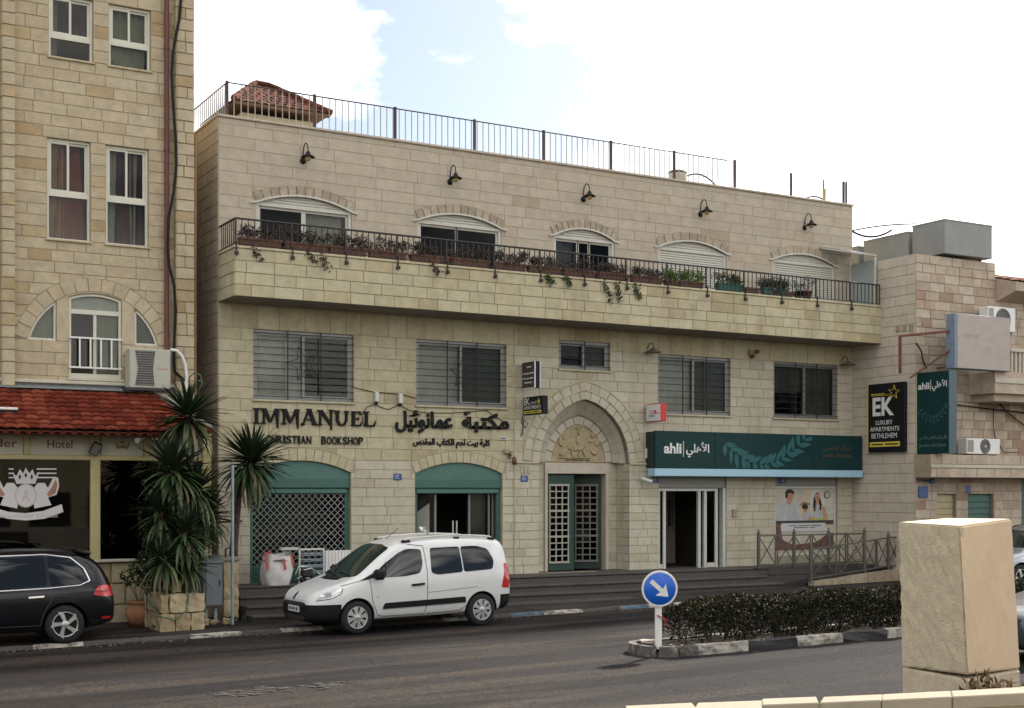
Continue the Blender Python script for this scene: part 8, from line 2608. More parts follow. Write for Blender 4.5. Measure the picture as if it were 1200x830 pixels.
text('lettering', 'Alexander Hotel', M_trp, tr, FGl, X(-8, YG), X(67, YG), Z(30, 607, YG), Z(30, 602, YG), .0035 + .0006 * (lay[0] + 1), .0005, .0)

# tiled awning roof
ye_, yt_ = 26.75, 27.6
zt_ = (Z(20, 457, yt_) + Z(180, 463, yt_)) / 2
ze_ = (Z(20, 501, ye_) + Z(200, 504, ye_)) / 2
xe_ = X(247, ye_); xt_ = X(182, yt_)
aw = thing('tiled_awning', 'lean-to awning of red clay tiles over the hotel ground floor', 'awning', (xe_, ye_, ze_))
xl_ = HX0
g = MB(); g.add([(xl_, ye_, ze_ - .02), (xe_, ye_, ze_ - .02), (xt_, yt_ + .1, zt_ - .02), (xl_, yt_ + .1, zt_ - .02), (xe_, ye_ + 1.1, ze_ - .02)], [(0, 1, 2, 3), (1, 4, 2)]); g.build('roof_board', mat('hut_roof_board', (.12, .06, .04), .9), aw)
rtl = random.Random(17)
xsplit = X(-8, ye_)
def clip_hip(p):
  f = (p.z - ze_) / (zt_ - ze_); return p.x < xe_ + (xt_ - xe_) * f + .02
ncol = round((xe_ - xsplit) / .205)
tiles((xsplit, ye_ - .06, ze_ - .05), (xe_, ye_ - .06, ze_ - .05), (xe_, yt_ + .05, zt_), (xsplit, yt_ + .05, zt_), 9, ncol, M_tile, aw, 'roof_tile', rtl, .032, False, clip_hip)
tiles((xl_, ye_ - .06, ze_ - .05), (xsplit, ye_ - .06, ze_ - .05), (xsplit, yt_ + .05, zt_), (xl_, yt_ + .05, zt_), 8, 18, M_tile, aw, 'roof_tiles', rtl, .032, True)
mbt = tri_tiles((xe_, ye_ - .05, ze_ - .03), (xe_, ye_ + 1.1, ze_ - .03), (xt_, yt_ + .05, zt_), (xt_, yt_ + .06, zt_), 7, 0); mbt.build('hip_tiles', M_tile, aw, kind='stuff', fixn=False)
g = MB(); p, q = Vector((xe_, ye_ - .02, ze_)), Vector((xt_, yt_, zt_ + .02))
for k in range(5): g.tone = rtl.random(); g.tube([p.lerp(q, k / 5) + Vector((0, 0, .05)), p.lerp(q, (k + 1.08) / 5) + Vector((0, 0, .05))], [.075, .06], 7)
g.build('hip_cap', M_conc, aw)
g = MB(); g.bbox(xl_, xe_ - .02, ye_ + .05, ye_ + .13, ze_ - .15, ze_ - .04, .01); g.build('fascia', MATS['brown_wood'], aw)
g = MB(); g.box(xl_, xe_ - .05, ye_ + .131, YG - .06, ze_ - .12, ze_ - .1); g.build('soffit', MATS['brown_wood'], aw)
nsc = round((xe_ - xsplit) / .205)
g0 = None
for k in range(nsc):                       # half-round tile ends hanging under the eave
  x_ = xsplit + (xe_ - xsplit) * (k + .5) / nsc
  if g0 is None:
    g = MB(); n = 6; v = []
    for yy in (ye_ - .08, ye_ + .2):
      for i in range(n + 1): v.append((x_ + .098 * math.cos(PI * i / n), yy, ze_ - .13 + .07 * math.sin(PI * i / n)))
      for i in range(n + 1): v.append((x_ + .075 * math.cos(PI * i / n), yy, ze_ - .13 + .05 * math.sin(PI * i / n)))
    m_ = n + 1; f = []
    for i in range(n): f += [(i, i + 1, 2 * m_ + i + 1, 2 * m_ + i), (i, m_ + i, m_ + i + 1, i + 1), (m_ + i, 3 * m_ + i, 3 * m_ + i + 1, m_ + i + 1)]
    g.add(v, f, True); g0 = (g.build('eave_tile', M_tile, aw), x_)
  else:
    o = g0[0].copy(); COL.objects.link(o); o.location.x = x_ - g0[1]
M_flash = mat('lead_flashing', (.22, .235, .24), .55, metal=.3, noise=.2)
g = MB(); g.add([(xl_, YH - .02, zt_ + .14), (xt_ + .12, YH - .02, zt_ + .14), (xt_ + .12, yt_ - .02, zt_ + .05), (xl_, yt_ - .02, zt_ + .05), (xl_, YH - .02, zt_ + .17), (xt_ + .12, YH - .02, zt_ + .17)], [(0, 1, 2, 3), (0, 1, 5, 4)]); g.build('flashing', M_flash, aw)
g = MB(); g.bbox(xl_, xt_ + .5, YH - .10, YH - .02, zt_ + .175, zt_ + .24, .01); g.build('string_course', M_white_stone, hot)
# strip lamp on the awning, floodlight and camera under it
c = atY(0, 482, 27.0)
t = thing('strip_light', 'short white strip light lying on the red awning tiles', 'strip light', (c[0], 27.0, c[2]))
g = MB(); g.bbox(c[0] - .5, X(21, 27.0), 26.98, 27.06, c[2] + .03, c[2] + .08, .01); g.build('housing', M_white, t)
g = MB(); g.bbox(c[0] - .5, X(20, 27.0), 26.99, 27.05, c[2] - .05, c[2] + .029, .01); g.build('tube', M_black, t)
t = cctv(166, 513, 26.95, (-.7, -.6, -.35), 'white bullet camera under the tiled awning near the crest panel')
c = atY(182, 511, 26.95); t = thing('floodlight', 'small square floodlight under the awning beside the white camera', 'light', c)
g = MB(); g.bbox(c[0] - .07, c[0] + .07, 26.9, 26.98, c[2] - .08, c[2] + .06, .012); g.build('housing', M_white, t); g = MB(); g.box(c[0] - .05, c[0] + .05, 26.893, 26.899, c[2] - .06, c[2] + .04); g.build('lens', M_cream, t)
c = atY(112, 526, 27.3); t = thing('floodlight', 'tilted dark floodlight clamped to the yellow post', 'light', c)
M_ = Matrix.Translation(c) @ Matrix.Rotation(R(25), 4, 'Y') @ Matrix.Rotation(R(20), 4, 'X')
g = MB(); g.bbox(-.09, .09, -.04, .04, -.13, .13, .015, M_); g.build('housing', M_iron, t); g = MB(); g.bbox(-.07, .07, -.046, -.041, -.11, .11, .002, M_); g.build('lens', M_alu, t); g = MB(); g.beam((c[0], 27.3, c[2]), (c[0], 27.45, c[2]), .03); g.build('bracket', M_iron, t)
# pipes, cable, air conditioner on the hotel
xx = X(195.5, YH - .08); g = MB(); g.tube([(xx, YH - .08, zt_ + .3), (xx, YH - .08, ZHT)], .05, 8)
for k in range(5): zc__ = 5.5 + 2.1 * k; g.tube([(xx, YH - .08, zc__), (xx, YH - .08, zc__ + .06)], .062, 8)
o = g.build('drain_pipe', mat('pipe_dark_red', (.13, .035, .03), .55, noise=.15)); tag(o, 'dark red drain pipe running up the hotel beside the windows', 'pipe')
cp = [(212, 0), (210, 22), (206.5, 40), (202.5, 62), (201, 85), (202, 110), (204, 140), (206, 165), (206.5, 195), (203.5, 225), (197.5, 255), (196.5, 290), (198, 312), (204, 335), (205.5, 365), (204, 400), (203.5, 425), (205, 436), (216, 446)]
cable('cable', 'thick black cable hanging in waves down the hotel front', [atY(px, py, YPIL - .06) for px, py in [(213, -40)] + cp], .032)
xx = X(227, YPIL) - .0; g = MB(); g.tube([(HX1 + .03, YPIL + .06, 3.2), (HX1 + .03, YPIL + .06, Z(227, 158, YPIL))], .03, 6); o = g.build('drain_pipe', mat('pipe_ochre', (.24, .13, .06), .7, noise=.2)); tag(o, 'slim ochre pipe in the gap between hotel and shop building', 'pipe')
acx0, acx1 = X(152, 27.45), X(200, 27.45); acz0, acz1 = Z(176, 455, 27.45), Z(176, 409, 27.45)
t = thing('air_conditioner', 'large pale air conditioner unit on the hotel wall above the awning', 'air conditioner', (acx0, 27.85, acz0))
g = MB(); g.bbox(acx0, acx1, 27.45, 27.82, acz0, acz1, .015); g.build('housing', mat('aged_beige', (.40, .385, .32), .5, noise=.08), t)
wd, ht = acx1 - acx0, acz1 - acz0; FAc = frameY(27.449)
hg = [(.13, .06), (.60, .06), (.565, .5), (.62, .95), (.13, .95), (.20, .5)]
g = MB(); g.prism([(acx0 + wd * u, acz0 + ht * v) for u, v in hg], FAc, 0, .004); gr = g.build('grille', mat('grille_dark', (.07, .065, .055), .7, noise=.4, nscale=12), t)
for k in range(15):
  v_ = .09 + .84 * k / 14
  lo = .13 + (.07 * (1 - abs(v_ - .5) / .45)); hi = .60 - .03 * (1 - abs(v_ - .5) / .45)
  g = MB(); g.beam((acx0 + wd * lo, 27.440, acz0 + ht * v_), (acx0 + wd * hi, 27.440, acz0 + ht * v_), .012, .012); g.build('grille_bar', M_alu, gr)
g = MB()
for k in range(5): g.box(acx0 + wd * (.68 + .055 * k), acx0 + wd * (.715 + .055 * k), 27.446, 27.4495, acz0 + ht * .49, acz0 + ht * .51)
g.build('marking', MATS['sign_red'], t)
g = MB(); g.beam((acx0 - .06, 27.82, acz0 - .03), (acx0 - .06, 27.4, acz0 - .03), .05); g.beam((acx1 - .05, 27.82, acz0 - .03), (acx1 - .05, 27.4, acz0 - .03), .05); g.beam((acx0 - .06, 27.43, acz0 - .03), (acx1, 27.43, acz0 - .03), .05); g.build('bracket', M_iron, t)
arc = [atY(px, py, 27.6) for px, py in ((200, 410), (207, 411), (213, 417), (217.5, 428), (218.5, 442), (217.5, 462))]
cable('conduit', 'white flexible conduit curving from the air conditioner down into the yucca', arc, .035, M_white, 'conduit')
cable('cable', 'green cable loops above the tall yucca head', [atY(px, py, 27.0) for px, py in ((222, 452), (222, 442), (228, 437), (235, 440), (237, 450), (232, 460), (226, 455), (229, 446), (236, 447))], .016, mat('hose_green', (.05, .10, .05), .5))

# ================================================================== THE NEIGHBOUR ON THE RIGHT
YR = 25.66; NX = 27.1
nb = thing('corner_building', 'pinkish limestone neighbour building stepping forward at the right with a flat roof', 'building', (NX, YR, 0))
ns = Stones()
FN, FNX = frameY(YR), frameX(NX)
ZN = 8.94; NX1 = X(1166, YR)
b = MB()
b.add([FNX(YR, 0, 0), FNX(36, 0, 0), FNX(36, ZN, 0), FNX(YR, ZN, 0)], [(0, 1, 2, 3)])
dg0, dg1, dgz = X(1134, YR), X(1164, YR), Z(1148, 579, YR)
dp0, dp1 = X(1098, YR), X(1120, YR)
dr0, dr1 = X(1197, YR), X(1240, YR)
drz = Z(1200, 562, YR)
dh = [[(dg0, .4), (dg1, .4), (dg1, dgz), (dg0, dgz)], [(dp0, .4), (dp1, .4), (dp1, dgz), (dp0, dgz)], [(dr0, .4), (dr1, .4), (dr1, drz), (dr0, drz)]]
backing(b, FN, NX, 36, 0, ZN - 1.0, dh, .2)
b.add([FN(NX, ZN - 1.0, 0), FN(NX1, ZN - 1.0, 0), FN(NX1, ZN, 0), FN(NX, ZN, 0)], [(0, 1, 2, 3)])
b.box(NX + .02, 36, 35.8, 36, 0, ZN - .02); b.box(35.8, 36, YR + .01, 35.79, 0, ZN - 1.0); b.box(NX + .02, NX1, YR + .01, 35.79, ZN - .25, ZN - .05); b.box(NX1, 35.79, YR + .01, 35.79, ZN - 1.25, ZN - 1.05); b.box(NX1 - .2, NX1, YR + .012, 35.7, ZN - 1.04, ZN - .26)
b.box(NX + .02, 35.8, YR + .21, 35.79, 3.3, 3.5)
b.box(NX + .02, 35.8, 29.0, 29.2, 0, 3.29)
b.build('wall', M_mortar_h, nb)
nzr = 33
courses(ns, FNX, YR, 28.0, [.2 + (ZN - .2) * k / nzr for k in range(nzr + 1)], [], mat('limestone_flank_glare', GREY[2][1], .85, noise=.12, nscale=3, bump=.3, bscale=26, tone=[(a, (b_[0] * 1.2, b_[1] * 1.22, b_[2] * 1.26)) for a, b_ in GREY], stain=((.7, .7, .3), .56, (.27, .21, .15), .4)), .5, .95, seed=81, joint=.007, proud=.007, jit=.002, tone=(.35, .7), odd=.03)  # flank stone made paler in colour to stand for hazy sun glare
ops = [(q[0][0], q[1][0], .2, (lambda z: (lambda u: z))(q[2][1])) for q in dh]
courses(ns, FN, NX, NX1, [.2 + (ZN - .2) * k / 36 for k in range(37)], ops, M_pink, .35, .6, seed=82, joint=.012, proud=.014, jit=.006, tone=(.1, .9), odd=.12)
courses(ns, FN, NX1, 32, [.2 + (ZN - 1.2) * k / 32 for k in range(33)], ops, M_pink, .35, .6, seed=83, joint=.012, jit=.006, tone=(.05, .9), odd=.12)
ns.build(nb)
for q, m, nm in ((dh[0], M_teal, 'green_shutter_door'), (dh[1], mat('door_pale_yellow', (.40, .35, .20), .6, noise=.15), 'pale_door'), (dh[2], M_teal, 'green_shutter_door')):
  g = MB(); g.box(q[0][0] + .003, q[1][0] - .003, YR + .1, YR + .16, .4, q[2][1] - .003); d = g.build('door', m, nb)
  nsl = 12
  for k in range(nsl):
    z0 = .5 + (q[2][1] - .55) * k / nsl; g = MB(); g.bbox(q[0][0] + .03, q[1][0] - .03, YR + .075, YR + .099, z0, z0 + (q[2][1] - .55) / nsl - .02, .006); g.build('door_slat', m, d)
# ledge, upper balcony and roof edge
lz1, lz0 = (Z(1090, 534, YR - .6) + Z(1200, 533, YR - .6)) / 2, (Z(1090, 560, YR - .6) + Z(1200, 560, YR - .6)) / 2
lx0 = X(1091, YR - .6)
g = MB(); g.box(lx0 + .01, 34, YR - .59, YR - .016, lz0, lz1); lg = g.build('ledge', M_mortar_h, nb)
ls = Stones(); FLg = frameY(YR - .6)
hm = (lz1 - lz0)
courses(ls, FLg, lx0, 34, [lz0, lz0 + hm * .42], [], M_pink, .4, .7, seed=91); courses(ls, FLg, lx0, 34, [lz0 + hm * .58, lz1], [], M_pink, .4, .7, seed=92)
for q in ls.l:
  mb = MB(); mb.tone = q[6]; mb.prism(q[1], q[2], q[3], q[4], q[5]); mb.build('ledge_stone', q[7], lg, fixn=False)
g = MB(); g.box(lx0 - .005, 34, YR - .63, YR - .59, lz0 + hm * .43, lz0 + hm * .57); g.build('pale_band', M_white_stone, lg)
ux0 = X(1166, YR - .9); uz0, uz1 = Z(1180, 470, YR - .9), Z(1180, 436, YR - .9)
g = MB(); g.box(ux0, 35, YR - .9, YR - .016, uz0 + .2, uz1); g.box(ux0 + .15, 35, YR - .75, YR - .016, uz0, uz0 + .199); ub = g.build('upper_balcony', M_pink, nb)
g = MB(); g.box(ux0 - .02, 35, YR - .93, YR - .9, uz1 - .3, uz1 - .16); g.build('pale_band', M_white_stone, ub)
uzr = Z(1190, 413, YR - .8)
for k in range(8):
  x_ = X(1184, YR - .8) + .16 * k; g = MB(); g.bbox(x_, x_ + .07, YR - .83, YR - .76, uz1, uzr, .008); g.build('baluster', M_white_stone, ub)
g = MB(); g.bbox(X(1182, YR - .8), 35, YR - .87, YR - .72, uzr, uzr + .09, .01); g.build('hand_rail', M_white_stone, ub)
ez0, ez1 = Z(1168, 346, YR - .4), Z(1168, 313, YR)
ex0 = NX1 + .01
g = MB(); zm = ez0 + (ez1 - ez0) * .42
v = [(ex0, YR - .7, ez0 + .12), (ex0, YR - .7, zm), (ex0, YR + 1.2, ez1), (ex0, YR + 1.2, ez0 + .12), (ex0, YR - .016, ez0 - .1)]
v = v + [(36, y_, z_) for (_, y_, z_) in v]
g.add(v, [(0, 1, 2, 3, 4), (9, 8, 7, 6, 5), (0, 5, 6, 1), (1, 6, 7, 2), (0, 4, 9, 5), (3, 8, 9, 4)]); ev = g.build('roof_eave', mat('eave_render', (.42, .33, .26), .9, noise=.2), nb)
a_, b__ = Vector((ex0, YR - .72, zm)), Vector((ex0 + 5.5, YR - .72, zm))
tiles(a_, b__, b__ + Vector((0, 1.9, ez1 - zm)), a_ + Vector((0, 1.9, ez1 - zm)), 7, 26, mat('tile_pink', (.35, .16, .11), .85, noise=.3, tone=[(0, (.25, .10, .07)), (1, (.42, .22, .16))]), nb, 'roof_tiles', random.Random(5), .03, True)
# metal tanks on its roof
M_tank = mat('tank_grey', (.235, .235, .22), .6, noise=.12, nscale=2)
ty = 25.5; tx0, tx1 = X(1107, ty), X(1160, ty) + .0; tz0, tz1 = Z(1133, 300, ty), Z(1130, 260, ty)
for i, (y0, y1, dz, lab) in enumerate(((ty, ty + 1.15, 0, 'big grey sheet metal box on the roof corner, foremost of three'), (ty + 1.3, ty + 3.0, -.12, 'middle grey sheet metal box behind the foremost one'), (ty + 3.2, ty + 5.2, -.22, 'rearmost grey sheet metal box next to the shop building'))):
  t = thing('roof_box', lab, 'metal box', (tx0, y0, tz0), group='sheet metal boxes on the neighbour roof')
  g = MB(); xr = tx1 + (.1 if i == 0 else 0)
  g.bbox(tx0, xr, y0, y1, tz0 + (.02 if i else 0), tz1 + dz, .012); g.build('housing', M_tank, t)
  g = MB(); g.bbox(tx0 - .01, xr + .01, y0 - .01, y1 + .01, tz1 + dz - .03, tz1 + dz + .012, .006); g.build('lid_edge', M_tank, t)
  g = MB()
  for (xq, yq) in ((tx0 + .12, max(y0, YR) + .15), (xr - .15, max(y0, YR) + .15), (tx0 + .12, y1 - .1), (xr - .15, y1 - .1)): g.beam((xq, yq, ZN - .06), (xq, yq, tz0 + .03), .07)
  g.build('foot', M_iron, t)
arc_tube('cable', 'black cables lying over the grey roof boxes by the shop building', (NX - .1, 28.2, 10.1), (tx0 + .1, 27.5, tz1 + .05), -.25, .03, M_black, 'cable')
arc_tube('cable', 'thin black cable arching over the rear roof boxes', (NX + .1, 29.5, tz1 + .0), (tx0 + .3, 26.8, tz1 + .12), .12, .02, M_black, 'cable')
# antenna ring on the boxes
c = atY(1021, 268, 29.5); t = thing('dish_aerial', 'small dark ring aerial on the rear roof box', 'aerial', (c[0], 29.5, tz1 - .2))
g = MB(); g.lathe([(.2, -.02), (.25, 0), (.2, .02)], (c[0] + .4, 29.5, tz1 + .12), 20); g.build('ring', M_iron, t); g = MB(); g.beam((c[0] + .4, 29.5, tz1 - .25), (c[0] + .4, 29.5, tz1 + .12), .04); g.build('mast', M_iron, t)

# air conditioners
def outdoor_unit(px0, px1, py0, py1, Yp, lab):
  x0, x1, z0, z1 = X(px0, Yp), X(px1, Yp), Z(px0, py1, Yp), Z(px0, py0, Yp)
  t = thing('air_conditioner', lab, 'air conditioner', ((x0 + x1) / 2, Yp + .3, z0))
  g = MB(); g.bbox(x0, x1, Yp, Yp + .32, z0, z1, .015); g.build('housing', M_white, t)
  cx__, cz__ = x0 + (x1 - x0) * .55, (z0 + z1) / 2; rr = (z1 - z0) * .42
  g = MB(); g.lathe([(.001, -.004), (rr, -.004), (rr + .012, -.012), (rr + .022, -.004), (rr + .022, 0)], (cx__, Yp, cz__), 24, 'Y'); fg = g.build('fan_guard', mat('fan_dark', (.10, .095, .085), .6), t)
  g = MB(); g.lathe([(.001, -.02), (rr * .18, -.018), (rr * .2, -.006)], (cx__, Yp, cz__), 12, 'Y'); g.build('hub', M_cream, fg)
  for k in range(4):
    g = MB(); q = rr * (k + 1) / 4.3; g.lathe([(q - .006, -.013), (q, -.017), (q + .006, -.013)], (cx__, Yp, cz__), 24, 'Y'); g.build('guard_ring', M_alu, fg)
  g = MB(); g.bbox(x0 + .03, x0 + (x1 - x0) * .2, Yp - .004, Yp + .0, z0 + .05, z1 - .05, .001); g.build('side_grille', M_alu, t)
  g = MB(); g.beam((x0 + .1, Yp + .16, z0 - .05), (x1 - .1, Yp + .16, z0 - .05), .05); g.beam((x0 + .12, Yp + .05, z0 - .03), (x0 + .12, Yp + .5, z0 - .03), .04); g.beam((x1 - .12, Yp + .05, z0 - .03), (x1 - .12, Yp + .5, z0 - .03), .04); g.build('bracket', M_iron, t)
outdoor_unit(1158, 1190, 358.5, 387, YR - .45, 'white air conditioner high on the neighbour wall above the faded sign')
outdoor_unit(1133, 1172, 513.5, 532, YR - .5, 'white air conditioner standing on the stone ledge of the neighbour')
# faded sign board on brackets
fs = 24.6; x0, x1 = X(1119, fs), X(1184, fs); z1, z0 = (Z(1119, 368, fs) + Z(1184, 372, fs)) / 2, (Z(1119, 432, fs) + Z(1184, 435, fs)) / 2
t = thing('faded_sign', 'faded pinkish white box sign on rusty brackets above the neighbour ledge', 'sign', (x0, fs, z0))
g = MB(); g.bbox(x0, x1, fs, fs + .3, z0, z1, .012); g.build('sign_box', mat('faded_edge', (.17, .22, .28), .6, noise=.2), t)
g = MB(); g.box(x0 + .1, x1 - .015, fs - .004, fs - .0005, z0 + .015, z1 - .015); g.build('sign_face', mat('faded_white', (.39, .335, .29), .6, noise=.12, nscale=2, stain=((2, 2, 2), .56, (.30, .25, .22), .6)), t)
FFs = frameY(fs - .004); cxs, czs = x0 + (x1 - x0) * .6, z0 + (z1 - z0) * .33
g = MB()
for k in range(8):
  a = k * PI / 4; g.prism([(cxs + .05 * math.cos(a) - .012 * math.sin(a), czs + .05 * math.sin(a) + .012 * math.cos(a)), (cxs + .2 * math.cos(a), czs + .2 * math.sin(a)), (cxs + .05 * math.cos(a) + .012 * math.sin(a), czs + .05 * math.sin(a) - .012 * math.cos(a))], FFs, 0, .003)
for k in range(5): g.prism([(x0 + .35 + .11 * k, z1 - .62), (x0 + .42 + .11 * k, z1 - .62), (x0 + .43 + .11 * k, z1 - .5), (x0 + .36 + .11 * k, z1 - .52)], FFs, 0, .003)
g.build('faded_print', mat('faded_ink', (.30, .26, .24), .6), t)
g = MB(); g.beam((x0 + .05, fs + .15, z1 - .45), (x0 - .9, YR, z1 - .55), .06); g.beam((x0 + .02, fs + .15, z0 + .5), (x0 - .5, YR, z0 - .2), .04); g.beam((x0 - .9, YR - .03, z1 - .55), (x0 - .9, YR - .03, z0 - .1), .06); g.beam((x0 + .5, fs + .2, z0 + .1), (x0 + .5, YR, z0 + .1), .05); g.beam((x1 - .3, fs + .2, z1 - .2), (x1 - .3, YR, z1 - .2), .05); g.build('bracket', mat('rust_red', (.16, .06, .045), .8, noise=.3), t)
# black apartment sign on the flank
def fxn(xx): return lambda u, v, d: (xx - d, -u, v)
pA, pB = atX(1019.5, 449, NX - .05), atX(1062, 449, NX - .05)
y0, y1 = pA[1], pB[1]
z1 = (atX(1019.5, 451.5, NX - .05)[2] + atX(1062, 447, NX - .05)[2]) / 2; z0 = (atX(1020, 530.5, NX - .05)[2] + atX(1062, 529.5, NX - .05)[2]) / 2
t = thing('apartment_sign', 'tall black apartment sign with white initials and a yellow star on the flank wall', 'sign', (NX, y0, z0))
g = MB(); g.bbox(NX - .12, NX - .012, y1, y0, z0, z1, .008); g.build('sign_box', M_sblack, t)
g = MB(); g.box(NX - .125, NX - .012, y0 - .001, y0 + .03, z0, z1); g.build('yellow_edge', M_gold, t)
fr_ = fxn(NX - .1205); L, H = y0 - y1, z1 - z0; U = lambda f: -y0 + L * f
V = lambda f: z0 + H * f
text('lettering', 'EK', M_ink, t, fr_, U(.13), U(.72), V(.53), V(.8), 0, .004, .03)
for s_, v0, v1, u0, u1 in (('LUXURY', .40, .465, .22, .68), ('APARTMENTS', .305, .37, .06, .86), ('BETHLEHEM', .205, .275, .1, .8)): text('lettering', s_, M_ink, t, fr_, U(u0), U(u1), V(v0), V(v1), 0, .003, .0)
g = MB(); g.prism([(U(.05), V(.08)), (U(.88), V(.08)), (U(.88), V(.15)), (U(.05), V(.15))], fr_, 0, .003); g.build('yellow_strip', M_gold, t)
g = MB()
for u0, u1 in ((.1, .42), (.48, .84)): g.prism([(U(u0), V(.105)), (U(u1), V(.105)), (U(u1), V(.125)), (U(u0), V(.125))], fr_, .003, .005)
g.build('faint_line', M_sblack, t)
g = MB()
sp = [(U(.72) + .16 * L * (1 if k % 2 == 0 else .38) * math.cos(PI / 2 + k * PI / 5 - .1), V(.86) + .105 * H * (1 if k % 2 == 0 else .38) * math.sin(PI / 2 + k * PI / 5 - .1)) for k in range(10)]
for k in range(10): a, c = sp[k], sp[(k + 1) % 10]; g.beam(fr_(a[0], a[1], .004), fr_(c[0], c[1], .004), .02, .008)
g.prism([(U(.08), V(.845)), (U(.46), V(.845)), (U(.46), V(.855)), (U(.08), V(.855))], fr_, 0, .003); g.prism([(U(.1), V(.825)), (U(.6), V(.825)), (U(.6), V(.832)), (U(.1), V(.832))], fr_, 0, .003)
g.build('star_mark', M_gold, t)
# tall bank blade sign at the corner
bx = NX + .02
pA, pB = atX(1073.5, 480, bx), atX(1112, 480, bx); y0, y1 = min(pA[1], YR - .02), pB[1]
z1 = (atX(1073.5, 438, bx)[2] + atX(1112, 433, bx)[2]) / 2; z0 = (atX(1075, 532, bx)[2] + atX(1112, 532, bx)[2]) / 2
t = thing('bank_blade_sign', 'tall dark green bank box sign standing out from the building corner', 'sign', (bx, y0, z0))
g = MB(); g.bbox(bx + .008, bx + .3, y1, y0, z0, z1, .01); g.build('sign_box', mat('bank_edge_blue', (.035, .075, .09), .4), t)
g = MB(); g.box(bx, bx + .0075, y1 + .01, y0 - .01, z0 + .01, z1 - .01); g.build('sign_face', M_bank, t)
g = MB(); g.beam((bx + .15, y0 - .05, z0 + .3), (bx + .15, YR, z0 + .3), .05); g.beam((bx + .15, y0 - .05, z1 - .3), (bx + .15, YR, z1 - .3), .05); g.build('bracket', M_iron, t)
g = MB(); g.box(bx - .012, bx + .02, y0 - .002, y0 + .014, z0, z1); g.build('pale_edge', mat('pale_yellow', (.5, .5, .25), .5), t)
fr_ = fxn(bx - .0005); L, H = y0 - y1, z1 - z0; U = lambda f: -y0 + L * f
V = lambda f: z0 + H * f
text('lettering', 'ahli', M_ink, t, fr_, U(.05), U(.40), V(.79), V(.875), 0, .003, .02)
text('lettering', arabic('الأهلي'), M_ink, t, fr_, U(.48), U(.94), V(.76), V(.895), 0, .003, .015)
g = MB(); g.prism([(U(.435), V(.77)), (U(.45), V(.77)), (U(.45), V(.9)), (U(.435), V(.9))], fr_, 0, .003); g.build('divider_line', M_ink, t)
M_dim = mat('print_dim_teal', (.11, .16, .165), .45)
text('lettering', 'Jordan Ahli Bank', M_dim, t, fr_, U(.08), U(.92), V(.075), V(.125), 0, .003, .0)
text('lettering', arabic('البنك'), M_dim, t, fr_, U(.62), U(.92), V(.165), V(.225), 0, .003, .0); text('lettering', arabic('الأهلي'), M_dim, t, fr_, U(.34), U(.6), V(.165), V(.225), 0, .003, .0); text('lettering', arabic('الأردني'), M_dim, t, fr_, U(.06), U(.32), V(.165), V(.225), 0, .003, .0)
g_n = 0
for i in range(9):
  f = i / 8; cu, cv = U(.08 + .84 * f), V(.54 - .12 * math.sin(PI * f))
  for sg in (1, -1):
    a = -.9 + 1.8 * f + sg * .8; g = MB(); Lf = .16
    g.prism([(cu + Lf * k * math.cos(a) - w * math.sin(a), cv + Lf * k * math.sin(a) + w * math.cos(a)) for k, w in ((0, 0), (.4, -.028), (1, 0), (.4, .028))], fr_, 0, .002 + .0003 * g_n); g_n += 1; g.build('leaf_print', mat('bank_dim_leaf', (.02, .075, .08), .4), t)
# little things on the neighbour
c = atY(1084, 576, YR - .1); t = thing('wall_lamp', 'blue hooded lamp over a small blue plate by the corner of the neighbour', 'lamp', (c[0], YR, c[2]))
g = MB(); g.bbox(c[0] - .17, c[0] + .17, YR - .06, YR - .014, c[2] - .17, c[2] + .13, .008); g.build('blue_plate', MATS['plaque_blue'], t)
g = MB(); g.tube([(c[0] + .05, YR, c[2] + .28), (c[0] + .05, YR - .3, c[2] + .3)], .02, 6); g.lathe([(.001, .08), (.08, .05), (.1, -.04), (.06, -.05)], (c[0] + .05, YR - .3, c[2] + .26), 12); g.build('lamp_hood', mat('hood_blue', (.03, .06, .12), .5), t)
c = atY(1134, 574, YR); t = thing('blue_plaque', 'dark blue square plaque above the green shutter door of the neighbour', 'plaque', (c[0], YR, c[2])); g = MB(); g.bbox(c[0] - .09, c[0] + .09, YR - .035, YR - .014, c[2] - .1, c[2] + .1, .005); g.build('plate', MATS['plaque_blue'], t)
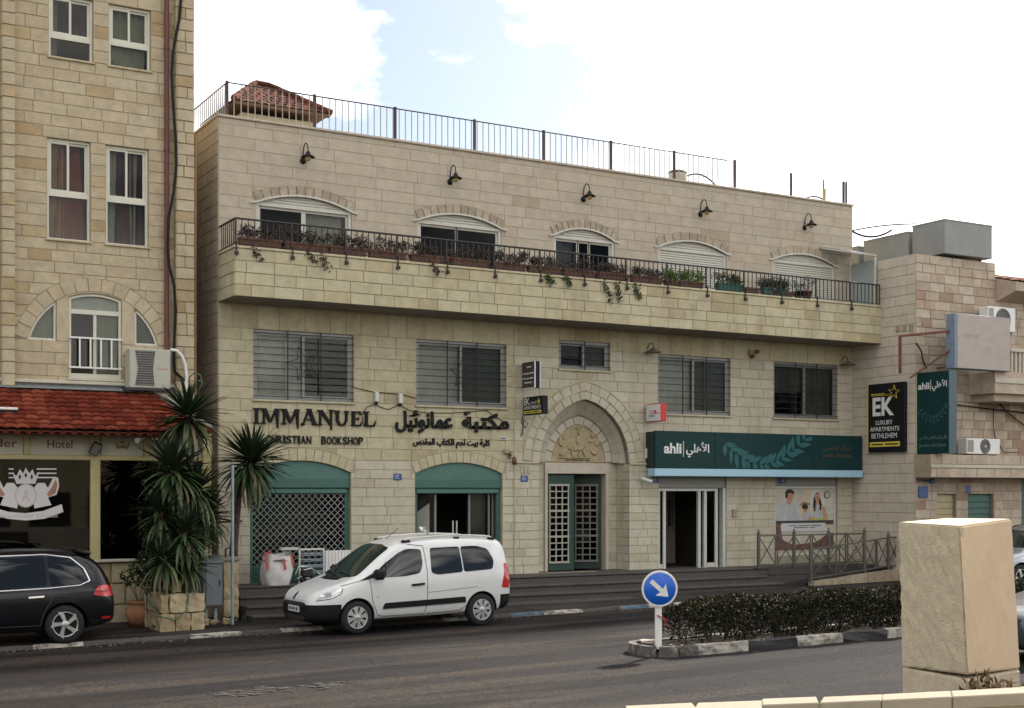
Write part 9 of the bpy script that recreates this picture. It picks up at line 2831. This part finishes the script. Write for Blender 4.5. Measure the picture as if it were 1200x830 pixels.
cable('cable', 'black cable sloping across the neighbour wall from the blade sign to the right', [atY(px, py, YR - .08) for px, py in ((1118, 474), (1140, 477), (1165, 480), (1205, 484))], .018)
cable('cable', 'black cable running down past the ledge air conditioner', [atY(px, py, YR - .08) for px, py in ((1158, 450), (1166, 466), (1180, 483), (1206, 503))], .018)
cable('cable', 'thin grey cable dropping from the upper balcony to the ledge', [atY(px, py, YR - .08) for px, py in ((1164, 478), (1164, 498), (1166, 512), (1176, 530), (1194, 530))], .014, M_iron)
cable('cable', 'dark cable hanging under the corner bracket above the blade sign', [atY(px, py, YR - .03) for px, py in ((1074, 402), (1080, 412), (1082, 424), (1086, 432))], .018)
c = atY(1060, 386, YR); pq = atX(1060, 386, NX)
o_ = MB(); 
for k, dy in enumerate((-.25, 0, .22)): o_.bbox(NX - .03, NX - .008, pq[1] + dy - .08, pq[1] + dy + .08, pq[2] - .08 + .02 * k, pq[2] + .12, .01)
o = o_.build('broken_stone_patch', M_old, None, kind='stuff'); tag(o, 'row of small broken stones on the flank wall above the apartment sign', 'stone patch')
# ================================================================== THE OTHER SIDE OF THE STREET (mirrored in the panes)
ob = random.Random(91)
for i, (x0, x1, h, m, lab) in enumerate(((-34, -14, 8.5, M_hot, 'plain stone building across the square, nearest the hotel side'), (-13.5, 6, 7.0, M_pink, 'lower stone building across the square in the middle'), (6.5, 27, 9.0, M_low, 'taller stone building across the square opposite the bank'), (27.5, 48, 7.5, M_pink, 'plain stone building across the square at the far end'))):
  t = thing('opposite_building', lab, 'building', ((x0 + x1) / 2, -16, 0))
  g = MB(); g.box(x0, x1, -26, -16, -1.5, h); g.build('wall', m, t)
  nxw = int((x1 - x0) / 2.6)
  for fl in range(2):
    for k in range(nxw):
      xx = x0 + (x1 - x0) * (k + .5) / nxw; g = MB()
      z0 = 1.2 + fl * 3.4 if fl else 0.0
      g.box(xx - (.6 if fl else 1.0), xx + (.6 if fl else 1.0), -16.0, -15.95, z0, z0 + (1.5 if fl else 2.6)); g.build('window' if fl else 'shop_door', M_dark if ob.random() < .6 else M_teal, t)
